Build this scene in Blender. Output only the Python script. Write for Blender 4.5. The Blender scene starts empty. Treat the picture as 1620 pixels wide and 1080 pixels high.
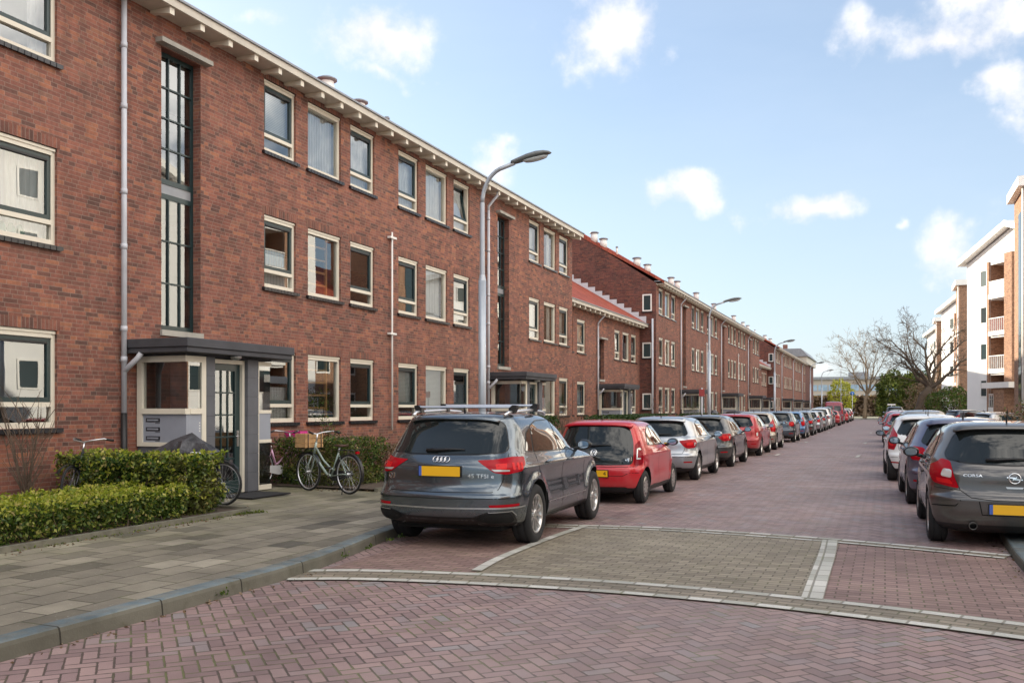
import bpy, bmesh, math, random
import numpy as np
from mathutils import Vector, Matrix
from mathutils.geometry import delaunay_2d_cdt
R = math.radians
PI = math.pi
# ------------------------------------------------------------------ scene basics
scn = bpy.context.scene
col = bpy.data.collections.new("street"); scn.collection.children.link(col)
CAMH = 1.7; PHI = math.atan(590/1440); CP = math.cos(PHI); SP = math.sin(PHI)
cam = bpy.data.cameras.new("camera"); camo = bpy.data.objects.new("camera", cam); scn.collection.objects.link(camo)
camo.location = (0, 0, CAMH); camo.rotation_euler = (PI/2, 0, PHI)
cam.lens = 32; cam.sensor_width = 36; cam.shift_y = 105/1620; cam.clip_end = 4000; cam.clip_start = .05
scn.camera = camo

def ray(px, py):
    u = (px-810)/1440; v = (645-py)/1440
    return (u*CP-SP, u*SP+CP, v)
def onX(px, X, py=600):
    d = ray(px, py); t = X/d[0]; return (t*d[1], CAMH+t*d[2])
def gnd(px, py, z=0):
    d = ray(px, py); t = (z-CAMH)/d[2]; return (t*d[0], t*d[1])

# ------------------------------------------------------------------ object helpers
def tag(o, label=None, cat=None, group=None, kind=None):
    if label: o["label"] = label
    if cat: o["category"] = cat
    if group: o["group"] = group
    if kind: o["kind"] = kind
    return o
def empty(name, loc=(0, 0, 0), rz=0, scale=(1, 1, 1)):
    o = bpy.data.objects.new(name, None); col.objects.link(o)
    o.location = loc; o.rotation_euler = (0, 0, rz); o.scale = scale; o.empty_display_size = .3
    return o
def link(name, me, parent=None, loc=(0, 0, 0), rot=(0, 0, 0)):
    o = bpy.data.objects.new(name, me); col.objects.link(o)
    o.location = loc; o.rotation_euler = rot
    if parent: o.parent = parent
    return o
def copy_tree(o, parent=None):
    c = o.copy(); col.objects.link(c); c.parent = parent
    for ch in list(o.children): copy_tree(ch, c)
    return c

class MB:
    """mesh builder"""
    def __init__(s): s.v = []; s.f = []; s.m = []; s.s = []; s.mats = []
    def mi(s, mat):
        if mat is None: return 0
        if mat not in s.mats: s.mats.append(mat)
        return s.mats.index(mat)
    def add(s, vs, fs, mat=None, smooth=False):
        b = len(s.v); s.v.extend([tuple(p) for p in vs]); k = s.mi(mat)
        for f in fs: s.f.append([i+b for i in f]); s.m.append(k); s.s.append(smooth)
        return s
    def box(s, x0, x1, y0, y1, z0, z1, mat=None):
        vs = [(x0, y0, z0), (x1, y0, z0), (x1, y1, z0), (x0, y1, z0), (x0, y0, z1), (x1, y0, z1), (x1, y1, z1), (x0, y1, z1)]
        return s.add(vs, [(0, 3, 2, 1), (4, 5, 6, 7), (0, 1, 5, 4), (1, 2, 6, 5), (2, 3, 7, 6), (3, 0, 4, 7)], mat)
    def quad(s, a, b, c, d, mat=None): return s.add([a, b, c, d], [(0, 1, 2, 3)], mat)
    def prism(s, poly, axis, a, b, mat=None):
        """poly 2d extruded between a and b along axis"""
        n = len(poly)
        def P(p, t):
            if axis == 'x': return (t, p[0], p[1])
            if axis == 'y': return (p[0], t, p[1])
            return (p[0], p[1], t)
        vs = [P(p, a) for p in poly]+[P(p, b) for p in poly]
        fs = [list(range(n)), list(range(2*n-1, n-1, -1))]+[(i, (i+1) % n+0, (i+1) % n+n, i+n) for i in range(n)]
        return s.add(vs, fs, mat)
    def tube(s, pts, r, mat=None, n=8, caps=True, smooth=True):
        pts = [Vector(p) for p in pts]; m = len(pts)
        rs = r if isinstance(r, (list, tuple)) else [r]*m
        vs = []; up = None
        for i, p in enumerate(pts):
            t = (pts[min(i+1, m-1)]-pts[max(i-1, 0)]).normalized()
            if up is None: up = t.orthogonal().normalized()
            up = (up-t*up.dot(t))
            up = up.normalized() if up.length > 1e-5 else t.orthogonal().normalized()
            w = t.cross(up)
            for k in range(n):
                a = 2*PI*k/n; vs.append(p+(up*math.cos(a)+w*math.sin(a))*rs[i])
        fs = []
        for i in range(m-1):
            for k in range(n):
                fs.append((i*n+k, i*n+(k+1) % n, (i+1)*n+(k+1) % n, (i+1)*n+k))
        b = len(s.v); s.add(vs, fs, mat, smooth)
        if caps:
            k = s.mi(mat)
            s.f.append([b+i for i in range(n-1, -1, -1)]); s.m.append(k); s.s.append(False)
            s.f.append([b+(m-1)*n+i for i in range(n)]); s.m.append(k); s.s.append(False)
        return s
    def lathe(s, prof, origin, axis, mat=None, n=24, smooth=True, closed=False):
        """prof: list of (r, t) along axis"""
        a = Vector(axis).normalized(); u = a.orthogonal().normalized(); w = a.cross(u); o = Vector(origin)
        vs = []
        for (r, t) in prof:
            for k in range(n):
                q = 2*PI*k/n; vs.append(o+a*t+(u*math.cos(q)+w*math.sin(q))*r)
        m = len(prof); fs = []
        for i in range(m if closed else m-1):
            j = (i+1) % m
            for k in range(n): fs.append((i*n+k, i*n+(k+1) % n, j*n+(k+1) % n, j*n+k))
        return s.add(vs, fs, mat, smooth)
    def ball(s, c, rad, mat=None, n=12, m=8):
        vs = []; fs = []
        for i in range(m+1):
            th = PI*i/m
            for k in range(n):
                q = 2*PI*k/n
                vs.append((c[0]+rad[0]*math.sin(th)*math.cos(q), c[1]+rad[1]*math.sin(th)*math.sin(q), c[2]+rad[2]*math.cos(th)))
        for i in range(m):
            for k in range(n): fs.append((i*n+k, (i+1)*n+k, (i+1)*n+(k+1) % n, i*n+(k+1) % n))
        return s.add(vs, fs, mat, True)
    def mesh(s, name, mat=None):
        me = bpy.data.meshes.new(name); me.from_pydata(s.v, [], s.f)
        for m in (s.mats or ([mat] if mat else [])): me.materials.append(m)
        if s.f:
            me.polygons.foreach_set('material_index', s.m if s.mats else [0]*len(s.f))
            me.polygons.foreach_set('use_smooth', s.s)
        me.update(); return me
    def build(s, name, parent=None, mat=None, loc=(0, 0, 0), rot=(0, 0, 0), bevel=0):
        o = link(name, s.mesh(name, mat), parent, loc, rot)
        if bevel:
            b = o.modifiers.new('bevel', 'BEVEL'); b.width = bevel; b.segments = 2; b.limit_method = 'ANGLE'
        return o

# ------------------------------------------------------------------ node helpers
class NT:
    def __init__(s, name, world=None):
        if world: s.nt = world.node_tree
        else:
            s.mat = bpy.data.materials.new(name); s.mat.use_nodes = True; s.nt = s.mat.node_tree
        s.nt.nodes.clear(); s.N = s.nt.nodes; s.L = s.nt.links
    def n(s, t, **k):
        x = s.N.new(t)
        for a, b in k.items(): setattr(x, a, b)
        return x
    def put(s, sock, v):
        if v is None: return
        if isinstance(v, bpy.types.NodeSocket): s.L.new(v, sock)
        else:
            if sock.type == 'RGBA' and len(v) == 3: v = (*v, 1)
            sock.default_value = v
    def m(s, op, a, b=None, c=None, clamp=False):
        x = s.n('ShaderNodeMath', operation=op, use_clamp=clamp)
        s.put(x.inputs[0], a); s.put(x.inputs[1], b); s.put(x.inputs[2], c); return x.outputs[0]
    def vm(s, op, a, b=None):
        x = s.n('ShaderNodeVectorMath', operation=op)
        s.put(x.inputs[0], a); s.put(x.inputs[1], b)
        return x.outputs['Value'] if op in ('DOT_PRODUCT', 'LENGTH', 'DISTANCE') else x.outputs[0]
    def sep(s, v):
        x = s.n('ShaderNodeSeparateXYZ'); s.put(x.inputs[0], v); return x.outputs
    def comb(s, a, b, c=0.0):
        x = s.n('ShaderNodeCombineXYZ'); s.put(x.inputs[0], a); s.put(x.inputs[1], b); s.put(x.inputs[2], c); return x.outputs[0]
    def mix(s, f, a, b, mode='MIX'):
        x = s.n('ShaderNodeMix', data_type='RGBA', blend_type=mode)
        s.put(x.inputs[0], f); s.put(x.inputs[6], a); s.put(x.inputs[7], b); return x.outputs[2]
    def mixf(s, f, a, b):
        x = s.n('ShaderNodeMix', data_type='FLOAT'); s.put(x.inputs[0], f); s.put(x.inputs[2], a); s.put(x.inputs[3], b); return x.outputs[0]
    def noise(s, vec, scale, detail=3, rough=.5, dim='3D'):
        x = s.n('ShaderNodeTexNoise', noise_dimensions=dim)
        s.put(x.inputs['Vector'], vec); s.put(x.inputs['Scale'], scale); s.put(x.inputs['Detail'], detail); s.put(x.inputs['Roughness'], rough)
        return x.outputs[0]
    def white(s, vec):
        x = s.n('ShaderNodeTexWhiteNoise', noise_dimensions='3D'); s.put(x.inputs['Vector'], vec); return x.outputs[0], x.outputs[1]
    def ramp(s, f, stops, interp='LINEAR'):
        x = s.n('ShaderNodeValToRGB'); x.color_ramp.interpolation = interp
        e = x.color_ramp.elements
        while len(e) > 1: e.remove(e[-1])
        e[0].position = stops[0][0]; e[0].color = (*stops[0][1], 1)
        for p, c in stops[1:]:
            q = e.new(p); q.color = (*c, 1)
        s.put(x.inputs[0], f); return x.outputs[0]
    def mr(s, v, a, b, c=0., d=1., smooth=False):
        x = s.n('ShaderNodeMapRange'); x.clamp = True
        if smooth: x.interpolation_type = 'SMOOTHSTEP'
        for i, q in enumerate((v, a, b, c, d)): s.put(x.inputs[i], q)
        return x.outputs[0]
    def obj(s): return s.n('ShaderNodeTexCoord').outputs['Object']
    def pos(s): return s.n('ShaderNodeNewGeometry').outputs['Position']
    def bump(s, h, strength=.5, dist=.01):
        x = s.n('ShaderNodeBump'); s.put(x.inputs['Height'], h); x.inputs['Strength'].default_value = strength; x.inputs['Distance'].default_value = dist
        return x.outputs[0]
    def out(s, sh):
        o = s.n('ShaderNodeOutputMaterial'); s.L.new(sh, o.inputs[0]); return s.mat
    def pbr(s, base, rough=.6, metal=0., normal=None, spec=.5, coat=0., coatr=.03, sss=0, sheen=0, trans=0):
        x = s.n('ShaderNodeBsdfPrincipled')
        s.put(x.inputs['Base Color'], base); s.put(x.inputs['Roughness'], rough); s.put(x.inputs['Metallic'], metal)
        s.put(x.inputs['Specular IOR Level'], spec); s.put(x.inputs['Coat Weight'], coat); s.put(x.inputs['Coat Roughness'], coatr)
        if normal is not None: s.L.new(normal, x.inputs['Normal'])
        return x.outputs[0]

def simple(name, c, rough=.6, metal=0., var=.12, scale=6., spec=.5, coat=0., bump=0., bscale=60.):
    t = NT(name); o = t.obj()
    nz = t.noise(o, scale, 4, .6)
    k = t.mr(nz, .25, .75, 1-var, 1+var)
    base = t.mix(1., c, t.comb(k, k, k), 'MULTIPLY')
    nr = t.bump(t.noise(o, bscale, 3), bump, .004) if bump else None
    return t.out(t.pbr(base, t.mr(nz, .2, .8, rough*.9, min(1, rough*1.1)), metal, nr, spec, coat))

def wall_uv(t):
    tc = t.n('ShaderNodeTexCoord'); p = t.sep(tc.outputs['Object']); nn = t.sep(tc.outputs['Normal'])
    ax = t.m('GREATER_THAN', t.m('ABSOLUTE', nn[0]), t.m('ABSOLUTE', nn[1]))
    u = t.mixf(ax, p[0], p[1]); return u, p[2], tc.outputs['Object']

def cells(t, u, v, Lc, hc, joint, split=0., off='half', soft=.6):
    """returns joint mask (1 in the joint), id vector, height-ish"""
    vv = t.m('DIVIDE', v, hc); row = t.m('FLOOR', vv); fv = t.m('SUBTRACT', vv, row)
    if off == 'half': o = t.m('MULTIPLY', t.m('MODULO', row, 2.), .5)
    elif off == 'rand':
        o = t.m('MULTIPLY', t.m('FLOOR', t.m('MULTIPLY', t.white(t.comb(row, 3.3, 0.))[0], 4.)), .25)
        o = t.m('ADD', o, t.m('MULTIPLY', t.m('MODULO', row, 2.), .125))
    else: o = 0.
    uu = t.m('ADD', t.m('DIVIDE', u, Lc), o); cl = t.m('FLOOR', uu); fu = t.m('SUBTRACT', uu, cl)
    du = t.m('MULTIPLY', t.m('MINIMUM', fu, t.m('SUBTRACT', 1., fu)), Lc)
    dv = t.m('MULTIPLY', t.m('MINIMUM', fv, t.m('SUBTRACT', 1., fv)), hc)
    idx = cl
    if split:
        sp = t.m('LESS_THAN', t.white(t.comb(cl, row, 7.7))[0], split)
        dm = t.m('MULTIPLY', t.m('ABSOLUTE', t.m('SUBTRACT', fu, .5)), Lc)
        du = t.m('MINIMUM', du, t.mixf(sp, 1., dm))
        idx = t.m('ADD', cl, t.m('MULTIPLY', t.m('MULTIPLY', sp, t.m('GREATER_THAN', fu, .5)), .5))
    d = t.m('MINIMUM', du, dv)
    mask = t.mr(d, joint*.5*(1-soft*.5), joint*.5*(1+soft), 1., 0., True)
    return mask, t.comb(idx, row, 1.), d

def brick_mat(name, dark=1., tint=(1, 1, 1), ori='stretch', hue=0):
    t = NT(name); u, v, o = wall_uv(t)
    if ori == 'soldier': mask, idv, d = cells(t, u, v, .068, .34, .011, 0, 'none')
    else: mask, idv, d = cells(t, u, v, .238, .0655, .0085, .24, 'rand')
    r1, rc = t.white(idv)
    c = t.ramp(r1, [(0, (.105, .060, .050)), (.15, (.155, .072, .055)), (.38, (.205, .084, .063)), (.6, (.238, .095, .068)), (.8, (.285, .112, .076)), (.93, (.35, .142, .080)), (1, (.17, .096, .074))])
    big = t.noise(o, .55, 4, .6); c = t.mix(t.mr(big, .38, .68, 0, .45), c, t.mix(.5, c, (.33, .155, .115)))
    st = t.noise(o, 1.7, 5, .65); k = t.mr(st, .3, .7, .80, 1.15)
    fine = t.mr(t.noise(o, 70., 4, .75), .3, .7, .78, 1.22); mid = t.mr(t.noise(o, 17., 3, .6), .3, .7, .84, 1.16)
    k = t.m('MULTIPLY', t.m('MULTIPLY', t.m('MULTIPLY', k, fine), mid), dark)
    c = t.mix(1., c, t.comb(k, k, k), 'MULTIPLY')
    c = t.mix(1., c, tint, 'MULTIPLY')
    mc = t.mix(t.noise(o, 3., 3), (.25*dark, .185*dark, .15*dark), (.36*dark, .275*dark, .225*dark))
    c = t.mix(t.m('MULTIPLY', mask, .62), c, mc)
    pt = t.noise(t.vm('MULTIPLY', o, (1., .8, 1.3)), 1.1, 5, .65); c = t.mix(t.mr(pt, .46, .66, 0, .24), c, t.mix(1., c, (.66, .62, .72), 'MULTIPLY'))
    sk = t.noise(t.vm('MULTIPLY', o, (5., 5., .35)), 1., 4, .6); c = t.mix(t.mr(sk, .50, .70, 0, .30), c, (.085, .055, .045))
    hgt = t.m('ADD', t.m('SUBTRACT', 1., mask), t.m('MULTIPLY', t.noise(o, 120., 2), .35))
    return t.out(t.pbr(c, .85, 0, t.bump(hgt, .55, .006), .25))

M = {}
M['brick'] = brick_mat('red_brick')
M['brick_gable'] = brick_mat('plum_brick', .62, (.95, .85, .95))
M['soldier'] = brick_mat('soldier_brick', .9, ori='soldier')
def orange_brick():
    t = NT('orange_brick'); u, v, o = wall_uv(t)
    mask, idv, d = cells(t, u, v, .22, .07, .011, .3, 'rand')
    r1, _ = t.white(idv)
    c = t.ramp(r1, [(0, (.17, .085, .052)), (.5, (.26, .13, .075)), (1, (.34, .18, .105))])
    c = t.mix(t.m('MULTIPLY', mask, .7), c, (.45, .36, .28))
    return t.out(t.pbr(c, .85, 0, None, .25))
M['obrick'] = orange_brick()
M['sill'] = simple('glazed_black_sill', (.018, .018, .022), .25, var=.3, scale=9)
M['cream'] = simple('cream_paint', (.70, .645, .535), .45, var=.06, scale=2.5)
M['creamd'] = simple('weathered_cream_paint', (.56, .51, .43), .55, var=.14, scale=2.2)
M['green'] = simple('dark_green_paint', (.014, .034, .036), .3, var=.15, scale=3)
M['white'] = simple('white_paint', (.78, .76, .72), .5, var=.05, scale=3)
M['render'] = simple('white_render', (.80, .79, .77), .8, var=.05, scale=1.2)
M['canopy'] = simple('dark_concrete', (.058, .058, .066), .75, var=.3, scale=2.5, bump=.2)
M['pillar'] = simple('grey_stone', (.105, .108, .122), .65, var=.18, scale=4, bump=.15)
M['panel'] = simple('grey_panel', (.28, .30, .35), .4, var=.05)
M['black'] = simple('black_plastic', (.012, .012, .013), .45, var=.1)
M['blackpipe'] = simple('black_pipe', (.016, .015, .016), .5, var=.2)
M['zinc'] = simple('grey_white_pipe', (.52, .53, .57), .45, var=.1, scale=4)
M['zincd'] = simple('dull_zinc', (.26, .27, .29), .5, .3, var=.2, scale=3)
M['wood'] = simple('window_ladder_wood', (.62, .36, .13), .5, var=.15)
M['concrete'] = simple('concrete', (.36, .34, .30), .85, var=.2, scale=3, bump=.3)
M['rubber'] = simple('rubber', (.014, .014, .015), .8, var=.2, scale=20, bump=.3, bscale=150)
M['steel'] = simple('steel', (.62, .62, .64), .28, 1., var=.06)
M['alu'] = simple('aluminium', (.72, .72, .74), .32, .9, var=.05)
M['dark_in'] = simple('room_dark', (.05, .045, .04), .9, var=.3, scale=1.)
M['mat'] = simple('doormat_fibre', (.018, .018, .02), .95, var=.3, scale=40, bump=.6)

def curtain_mat(name, c, kind):
    t = NT(name); o = t.obj(); p = t.sep(o)
    w = t.m('SINE', t.m('ADD', t.m('MULTIPLY', p[1], 62. if kind == 'fold' else 0.), t.m('MULTIPLY', t.noise(o, 2., 2), 9.)))
    if kind == 'blind': w = t.m('SINE', t.m('MULTIPLY', p[2], 2*PI/.035))
    k = t.mr(w, -1, 1, .62 if kind == 'blind' else .8, 1.)
    return t.out(t.pbr(t.mix(1., c, t.comb(k, k, k), 'MULTIPLY'), .9, 0, None, .1))
M['curtain'] = curtain_mat('white_curtain', (.88, .89, .90), 'fold')
M['blind'] = curtain_mat('slatted_blind', (.82, .86, .86), 'blind')
M['greyblind'] = simple('grey_roller_blind', (.17, .19, .20), .8, var=.1, scale=1)

def glass_mat():
    t = NT('window_glass'); o = t.obj()
    fr = t.n('ShaderNodeFresnel'); fr.inputs[0].default_value = 2.35
    f = t.m('MINIMUM', t.m('MULTIPLY', fr.outputs[0], 1.25), .92)
    nb = t.bump(t.noise(o, 1.1, 1), .035, .02)
    g = t.n('ShaderNodeBsdfGlossy'); g.inputs['Roughness'].default_value = .004; g.inputs['Color'].default_value = (.93, .96, .97, 1)
    t.L.new(nb, g.inputs['Normal'])
    tr = t.n('ShaderNodeBsdfTransparent'); tr.inputs[0].default_value = (.95, .97, .96, 1)
    mx = t.n('ShaderNodeMixShader'); t.L.new(f, mx.inputs[0]); t.L.new(tr.outputs[0], mx.inputs[1]); t.L.new(g.outputs[0], mx.inputs[2])
    return t.out(mx.outputs[0])
M['pane'] = glass_mat()

def tile_mat(name, c1, c2):
    t = NT(name); o = t.obj(); p = t.sep(o)
    mask, idv, d = cells(t, p[1], p[0], .24, .30, .03, 0, 'none')
    r, _ = t.white(idv); c = t.mix(r, c1, c2)
    c = t.mix(t.mr(t.noise(o, .8, 4), .4, .7, 0, .5), c, tuple(.6*x for x in c1))
    w = t.m('SINE', t.m('MULTIPLY', p[1], 2*PI/.24))
    return t.out(t.pbr(t.mix(t.m('MULTIPLY', mask, .5), c, (.05, .02, .015)), .7, 0, t.bump(w, .8, .03), .4))
M['tile'] = tile_mat('red_roof_tile', (.30, .055, .03), (.44, .10, .055))

# ground materials -------------------------------------------------
def weather(t, o, c, amt=.35, sc=.35):
    """stains of their own shape, damp patches and dust"""
    a = t.noise(o, sc, 5, .62); b = t.noise(o, sc*5.3, 4, .6)
    k = t.m('ADD', t.mr(a, .3, .7, 1-amt, 1+amt*.55), t.mr(b, .3, .7, -amt*.3, amt*.3))
    return t.mix(1., c, t.comb(k, k, k), 'MULTIPLY')

def herring(name):
    t = NT(name); o = t.obj(); p = t.sep(o)
    S = .103
    # rotate 45 degrees, small wobble
    wob = t.noise(o, .9, 2); wb = t.m('MULTIPLY', t.m('SUBTRACT', wob, .5), .05)
    a = t.m('ADD', t.m('DIVIDE', t.m('MULTIPLY', t.m('ADD', p[0], p[1]), .70711), S), wb)
    b = t.m('ADD', t.m('DIVIDE', t.m('MULTIPLY', t.m('SUBTRACT', p[1], p[0]), .70711), S), wb)
    a = t.m('ADD', a, 4000.); b = t.m('ADD', b, 2000.)
    i = t.m('FLOOR', a); j = t.m('FLOOR', b); fa = t.m('SUBTRACT', a, i); fb = t.m('SUBTRACT', b, j)
    m = t.m('MODULO', t.m('ADD', t.m('SUBTRACT', i, j), 4000.), 4.)
    m = t.m('FLOOR', t.m('ADD', m, .5))
    hor = t.m('LESS_THAN', m, 1.5)
    one = t.m('COMPARE', m, 1., .1); two = t.m('COMPARE', m, 2., .1); three = t.m('COMPARE', m, 3., .1)
    # horizontal brick: long coordinate along a
    la = t.m('ADD', fa, one)
    lb = t.m('ADD', fb, two)          # vertical brick: m==3 bottom half, m==2 top half
    lng = t.mixf(hor, lb, la); sh = t.mixf(hor, fa, fb)
    dl = t.m('MINIMUM', lng, t.m('SUBTRACT', 2., lng)); ds = t.m('MINIMUM', sh, t.m('SUBTRACT', 1., sh))
    d = t.m('MINIMUM', dl, ds)
    wv = t.mr(t.noise(o, 14., 3), .3, .7, .06, .13)
    mask = t.mr(d, t.m('MULTIPLY', wv, .45), wv, 1., 0., True)
    ii = t.m('SUBTRACT', i, t.m('MULTIPLY', hor, one)); jj = t.m('SUBTRACT', j, t.m('MULTIPLY', t.m('SUBTRACT', 1., hor), two))
    idv = t.comb(ii, jj, hor); r, rc = t.white(idv)
    c = t.ramp(r, [(0, (.225, .153, .148)), (.3, (.275, .185, .176)), (.55, (.31, .21, .198)), (.8, (.345, .236, .216)), (.95, (.28, .212, .208)), (1, (.27, .245, .24))])
    c = weather(t, o, c, .26, .45); c = weather(t, o, c, .16, .11)
    nf = t.mr(t.noise(o, 130., 3, .7), .25, .75, .8, 1.2); c = t.mix(1., c, t.comb(nf, nf, nf), 'MULTIPLY')
    moss = t.mr(t.noise(o, 1.3, 4, .7), .48, .62, 0, 1)
    jc = t.mix(moss, (.080, .060, .048), (.125, .135, .050))
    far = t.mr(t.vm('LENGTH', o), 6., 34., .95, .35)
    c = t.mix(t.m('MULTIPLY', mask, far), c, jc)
    # dark damp blotches and worn dusty lane
    bl = t.mr(t.noise(t.vm('MULTIPLY', o, (1., .55, 1.)), 1.1, 3, .55), .62, .72, 0, .45)
    c = t.mix(bl, c, t.mix(.7, c, (.06, .03, .035)))
    ln = t.mr(t.m('ABSOLUTE', t.m('ADD', p[0], 1.6)), .4, 2.3, .30, 0., True)
    c = t.mix(ln, c, (.28, .225, .205))
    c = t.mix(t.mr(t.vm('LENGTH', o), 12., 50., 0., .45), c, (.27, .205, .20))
    h = t.m('ADD', t.m('MULTIPLY', t.m('SUBTRACT', 1., mask), 1.), t.m('MULTIPLY', r, .35))
    rg = t.mr(t.noise(o, 2., 3), .3, .7, .55, .8)
    return t.out(t.pbr(c, rg, 0, t.bump(h, .7, .008), .35))
M['road'] = herring('red_clay_herringbone_pavers')

def bond(name, stops, Lc, hc, joint, jc1, jc2, rot=0., off='half', amt=.3, mossy=.5, uv=False, spec=.35, bumpd=.006, split=0):
    t = NT(name); o = t.obj()
    if uv:
        tc = t.n('ShaderNodeUVMap'); q = t.sep(tc.outputs[0])
        u, v = q[0], q[1]
    else:
        p = t.sep(o); u, v = p[0], p[1]
        if rot: u, v = p[1], p[0]
    u = t.m('ADD', u, 500*Lc); v = t.m('ADD', v, 500*hc)
    mask, idv, d = cells(t, u, v, Lc, hc, joint, split, off)
    r, rc = t.white(idv)
    c = t.ramp(r, stops); c = weather(t, o, c, amt, .5)
    nf = t.mr(t.noise(o, 110., 3, .7), .25, .75, .82, 1.18); c = t.mix(1., c, t.comb(nf, nf, nf), 'MULTIPLY')
    moss = t.mr(t.noise(o, 1.7, 4, .7), .5-mossy*.1, .66, 0, 1)
    c = t.mix(t.m('MULTIPLY', mask, .85), c, t.mix(moss, jc1, jc2))
    return t, o, c, mask, r, spec, bumpd
def fin(x, rough=.75):
    t, o, c, mask, r, spec, bd = x
    h = t.m('ADD', t.m('SUBTRACT', 1., mask), t.m('MULTIPLY', r, .3))
    return t.out(t.pbr(c, rough, 0, t.bump(h, .6, bd), spec))
M['plateau'] = fin(bond('grey_brown_table_pavers', [(0, (.20, .165, .12)), (.5, (.25, .21, .155)), (1, (.30, .255, .19))], .21, .105, .012, (.09, .075, .055), (.12, .12, .05), amt=.2))
M['redbond'] = fin(bond('red_running_bond_pavers', [(0, (.21, .135, .12)), (.5, (.255, .165, .145)), (1, (.30, .20, .175))], .21, .105, .012, (.08, .055, .045), (.11, .12, .045), amt=.25))
M['whiteblock'] = fin(bond('white_marking_blocks', [(0, (.36, .35, .30)), (.5, (.46, .45, .40)), (1, (.56, .54, .49))], .30, .13, .018, (.20, .18, .15), (.17, .17, .10), uv=True, amt=.22, off='none'))
M['bandblock'] = fin(bond('grey_brown_band_pavers', [(0, (.19, .16, .12)), (1, (.28, .235, .18))], .21, .105, .013, (.08, .07, .05), (.10, .11, .045), uv=True, amt=.25))
def slab_mat():
    x = bond('concrete_paving_slabs', [(0, (.095, .088, .072)), (.12, (.15, .135, .105)), (.22, (.20, .178, .14)), (.6, (.23, .205, .16)), (.88, (.26, .232, .18)), (1, (.34, .305, .24))], .46, .31, .015, (.05, .043, .034), (.10, .115, .04), rot=1, amt=.42, split=0, spec=.3)
    t, o, c, mask, r, spec, bd = x
    p = t.sep(o)
    # moss film near the garden edge
    mo = t.m('MULTIPLY', t.mr(p[0], -8.9, -7.0, 1., .0), t.mr(t.noise(o, 1.6, 5, .7), .40, .66, 0, 1))
    c = t.mix(t.m('MULTIPLY', mo, .42), c, (.16, .165, .06))
    sp = t.mr(t.noise(o, 38., 2, .5), .68, .72, 0, .5); c = t.mix(sp, c, (.42, .40, .35))
    return fin((t, o, c, mask, r, spec, bd), .7)
M['slab'] = slab_mat()
def kerb_mat():
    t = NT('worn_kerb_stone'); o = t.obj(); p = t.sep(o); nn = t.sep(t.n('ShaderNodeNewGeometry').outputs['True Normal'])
    fy = t.m('FRACT', t.m('ADD', p[1], .18)); j = t.m('LESS_THAN', t.m('MINIMUM', fy, t.m('SUBTRACT', 1., fy)), .008)
    r, _ = t.white(t.comb(t.m('FLOOR', t.m('ADD', p[1], .18)), 0., 0.))
    c = t.mix(r, (.165, .16, .135), (.225, .215, .18))
    blue = t.m('MULTIPLY', t.mr(nn[2], .5, .9, 0, 1), t.mr(t.noise(o, 7., 5, .75), .36, .60, .25, 1.))
    c = t.mix(t.m('MULTIPLY', blue, .7), c, (.105, .165, .205))
    c = weather(t, o, c, .4, 1.2)
    c = t.mix(t.mr(t.noise(o, 4., 4, .7), .55, .7, 0, .6), c, (.10, .095, .06))
    c = t.mix(t.mr(nn[2], .3, .8, .55, 0.), c, (.085, .078, .055))  # shade of the upright face put into the colour by its normal
    c = t.mix(j, c, (.03, .028, .022))
    return t.out(t.pbr(c, .8, 0, t.bump(t.noise(o, 60., 4), .4, .006), .3))
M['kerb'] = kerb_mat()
M['soil'] = simple('garden_soil', (.075, .052, .036), .95, var=.5, scale=14, bump=1., bscale=40)
M['earth'] = simple('far_ground', (.20, .19, .13), .95, var=.3, scale=.2)
M['edging'] = simple('mossy_edging_stone', (.15, .14, .105), .9, var=.35, scale=6, bump=.5)

def leaf_mat(name, cols, trans=.35, patch=None):
    t = NT(name); g = t.n('ShaderNodeNewGeometry'); o = t.obj()
    rnd = g.outputs['Random Per Island']
    c = t.ramp(rnd, cols)
    if patch:
        k = t.mr(t.noise(o, patch[1], 3, .6), .42, .62, 0, patch[2]); c = t.mix(k, c, t.mix(.75, c, patch[0]))
    d = t.pbr(c, .45, 0, None, .35)
    tl = t.n('ShaderNodeBsdfTranslucent'); t.put(tl.inputs[0], t.mix(1., c, (1.2, 1.3, .6), 'MULTIPLY'))
    mx = t.n('ShaderNodeMixShader'); mx.inputs[0].default_value = trans; t.L.new(d, mx.inputs[1]); t.L.new(tl.outputs[0], mx.inputs[2])
    return t.out(mx.outputs[0])
M['leaf_low'] = leaf_mat('variegated_hedge_leaf', [(0, (.03, .055, .012)), (.35, (.06, .11, .02)), (.6, (.11, .17, .03)), (.8, (.26, .29, .05)), (.93, (.46, .44, .13)), (1, (.50, .38, .20))], .35, ((.04, .07, .015), 2.3, .5))
M['leaf_lime'] = leaf_mat('lime_hedge_leaf', [(0, (.14, .19, .02)), (.5, (.30, .34, .04)), (.85, (.48, .46, .08)), (1, (.55, .45, .2))], .4)  # yellower leaf colour, spread over the hedge tops
M['leaf_tall'] = leaf_mat('green_hedge_leaf', [(0, (.02, .045, .01)), (.45, (.05, .10, .018)), (.75, (.10, .17, .03)), (.92, (.20, .26, .05)), (1, (.34, .24, .10))], .3, ((.20, .14, .06), 1.6, .55))
M['leaf_dark'] = leaf_mat('dark_hedge_leaf', [(0, (.016, .035, .01)), (.6, (.035, .07, .016)), (1, (.075, .12, .03))], .25)
M['leaf_yellow'] = leaf_mat('yellow_spring_leaf', [(0, (.30, .30, .03)), (.5, (.48, .46, .05)), (1, (.62, .60, .12))], .4)
M['leaf_brown'] = leaf_mat('dry_twig_leaf', [(0, (.10, .065, .04)), (.5, (.17, .11, .07)), (1, (.24, .17, .11))], .2)
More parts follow.
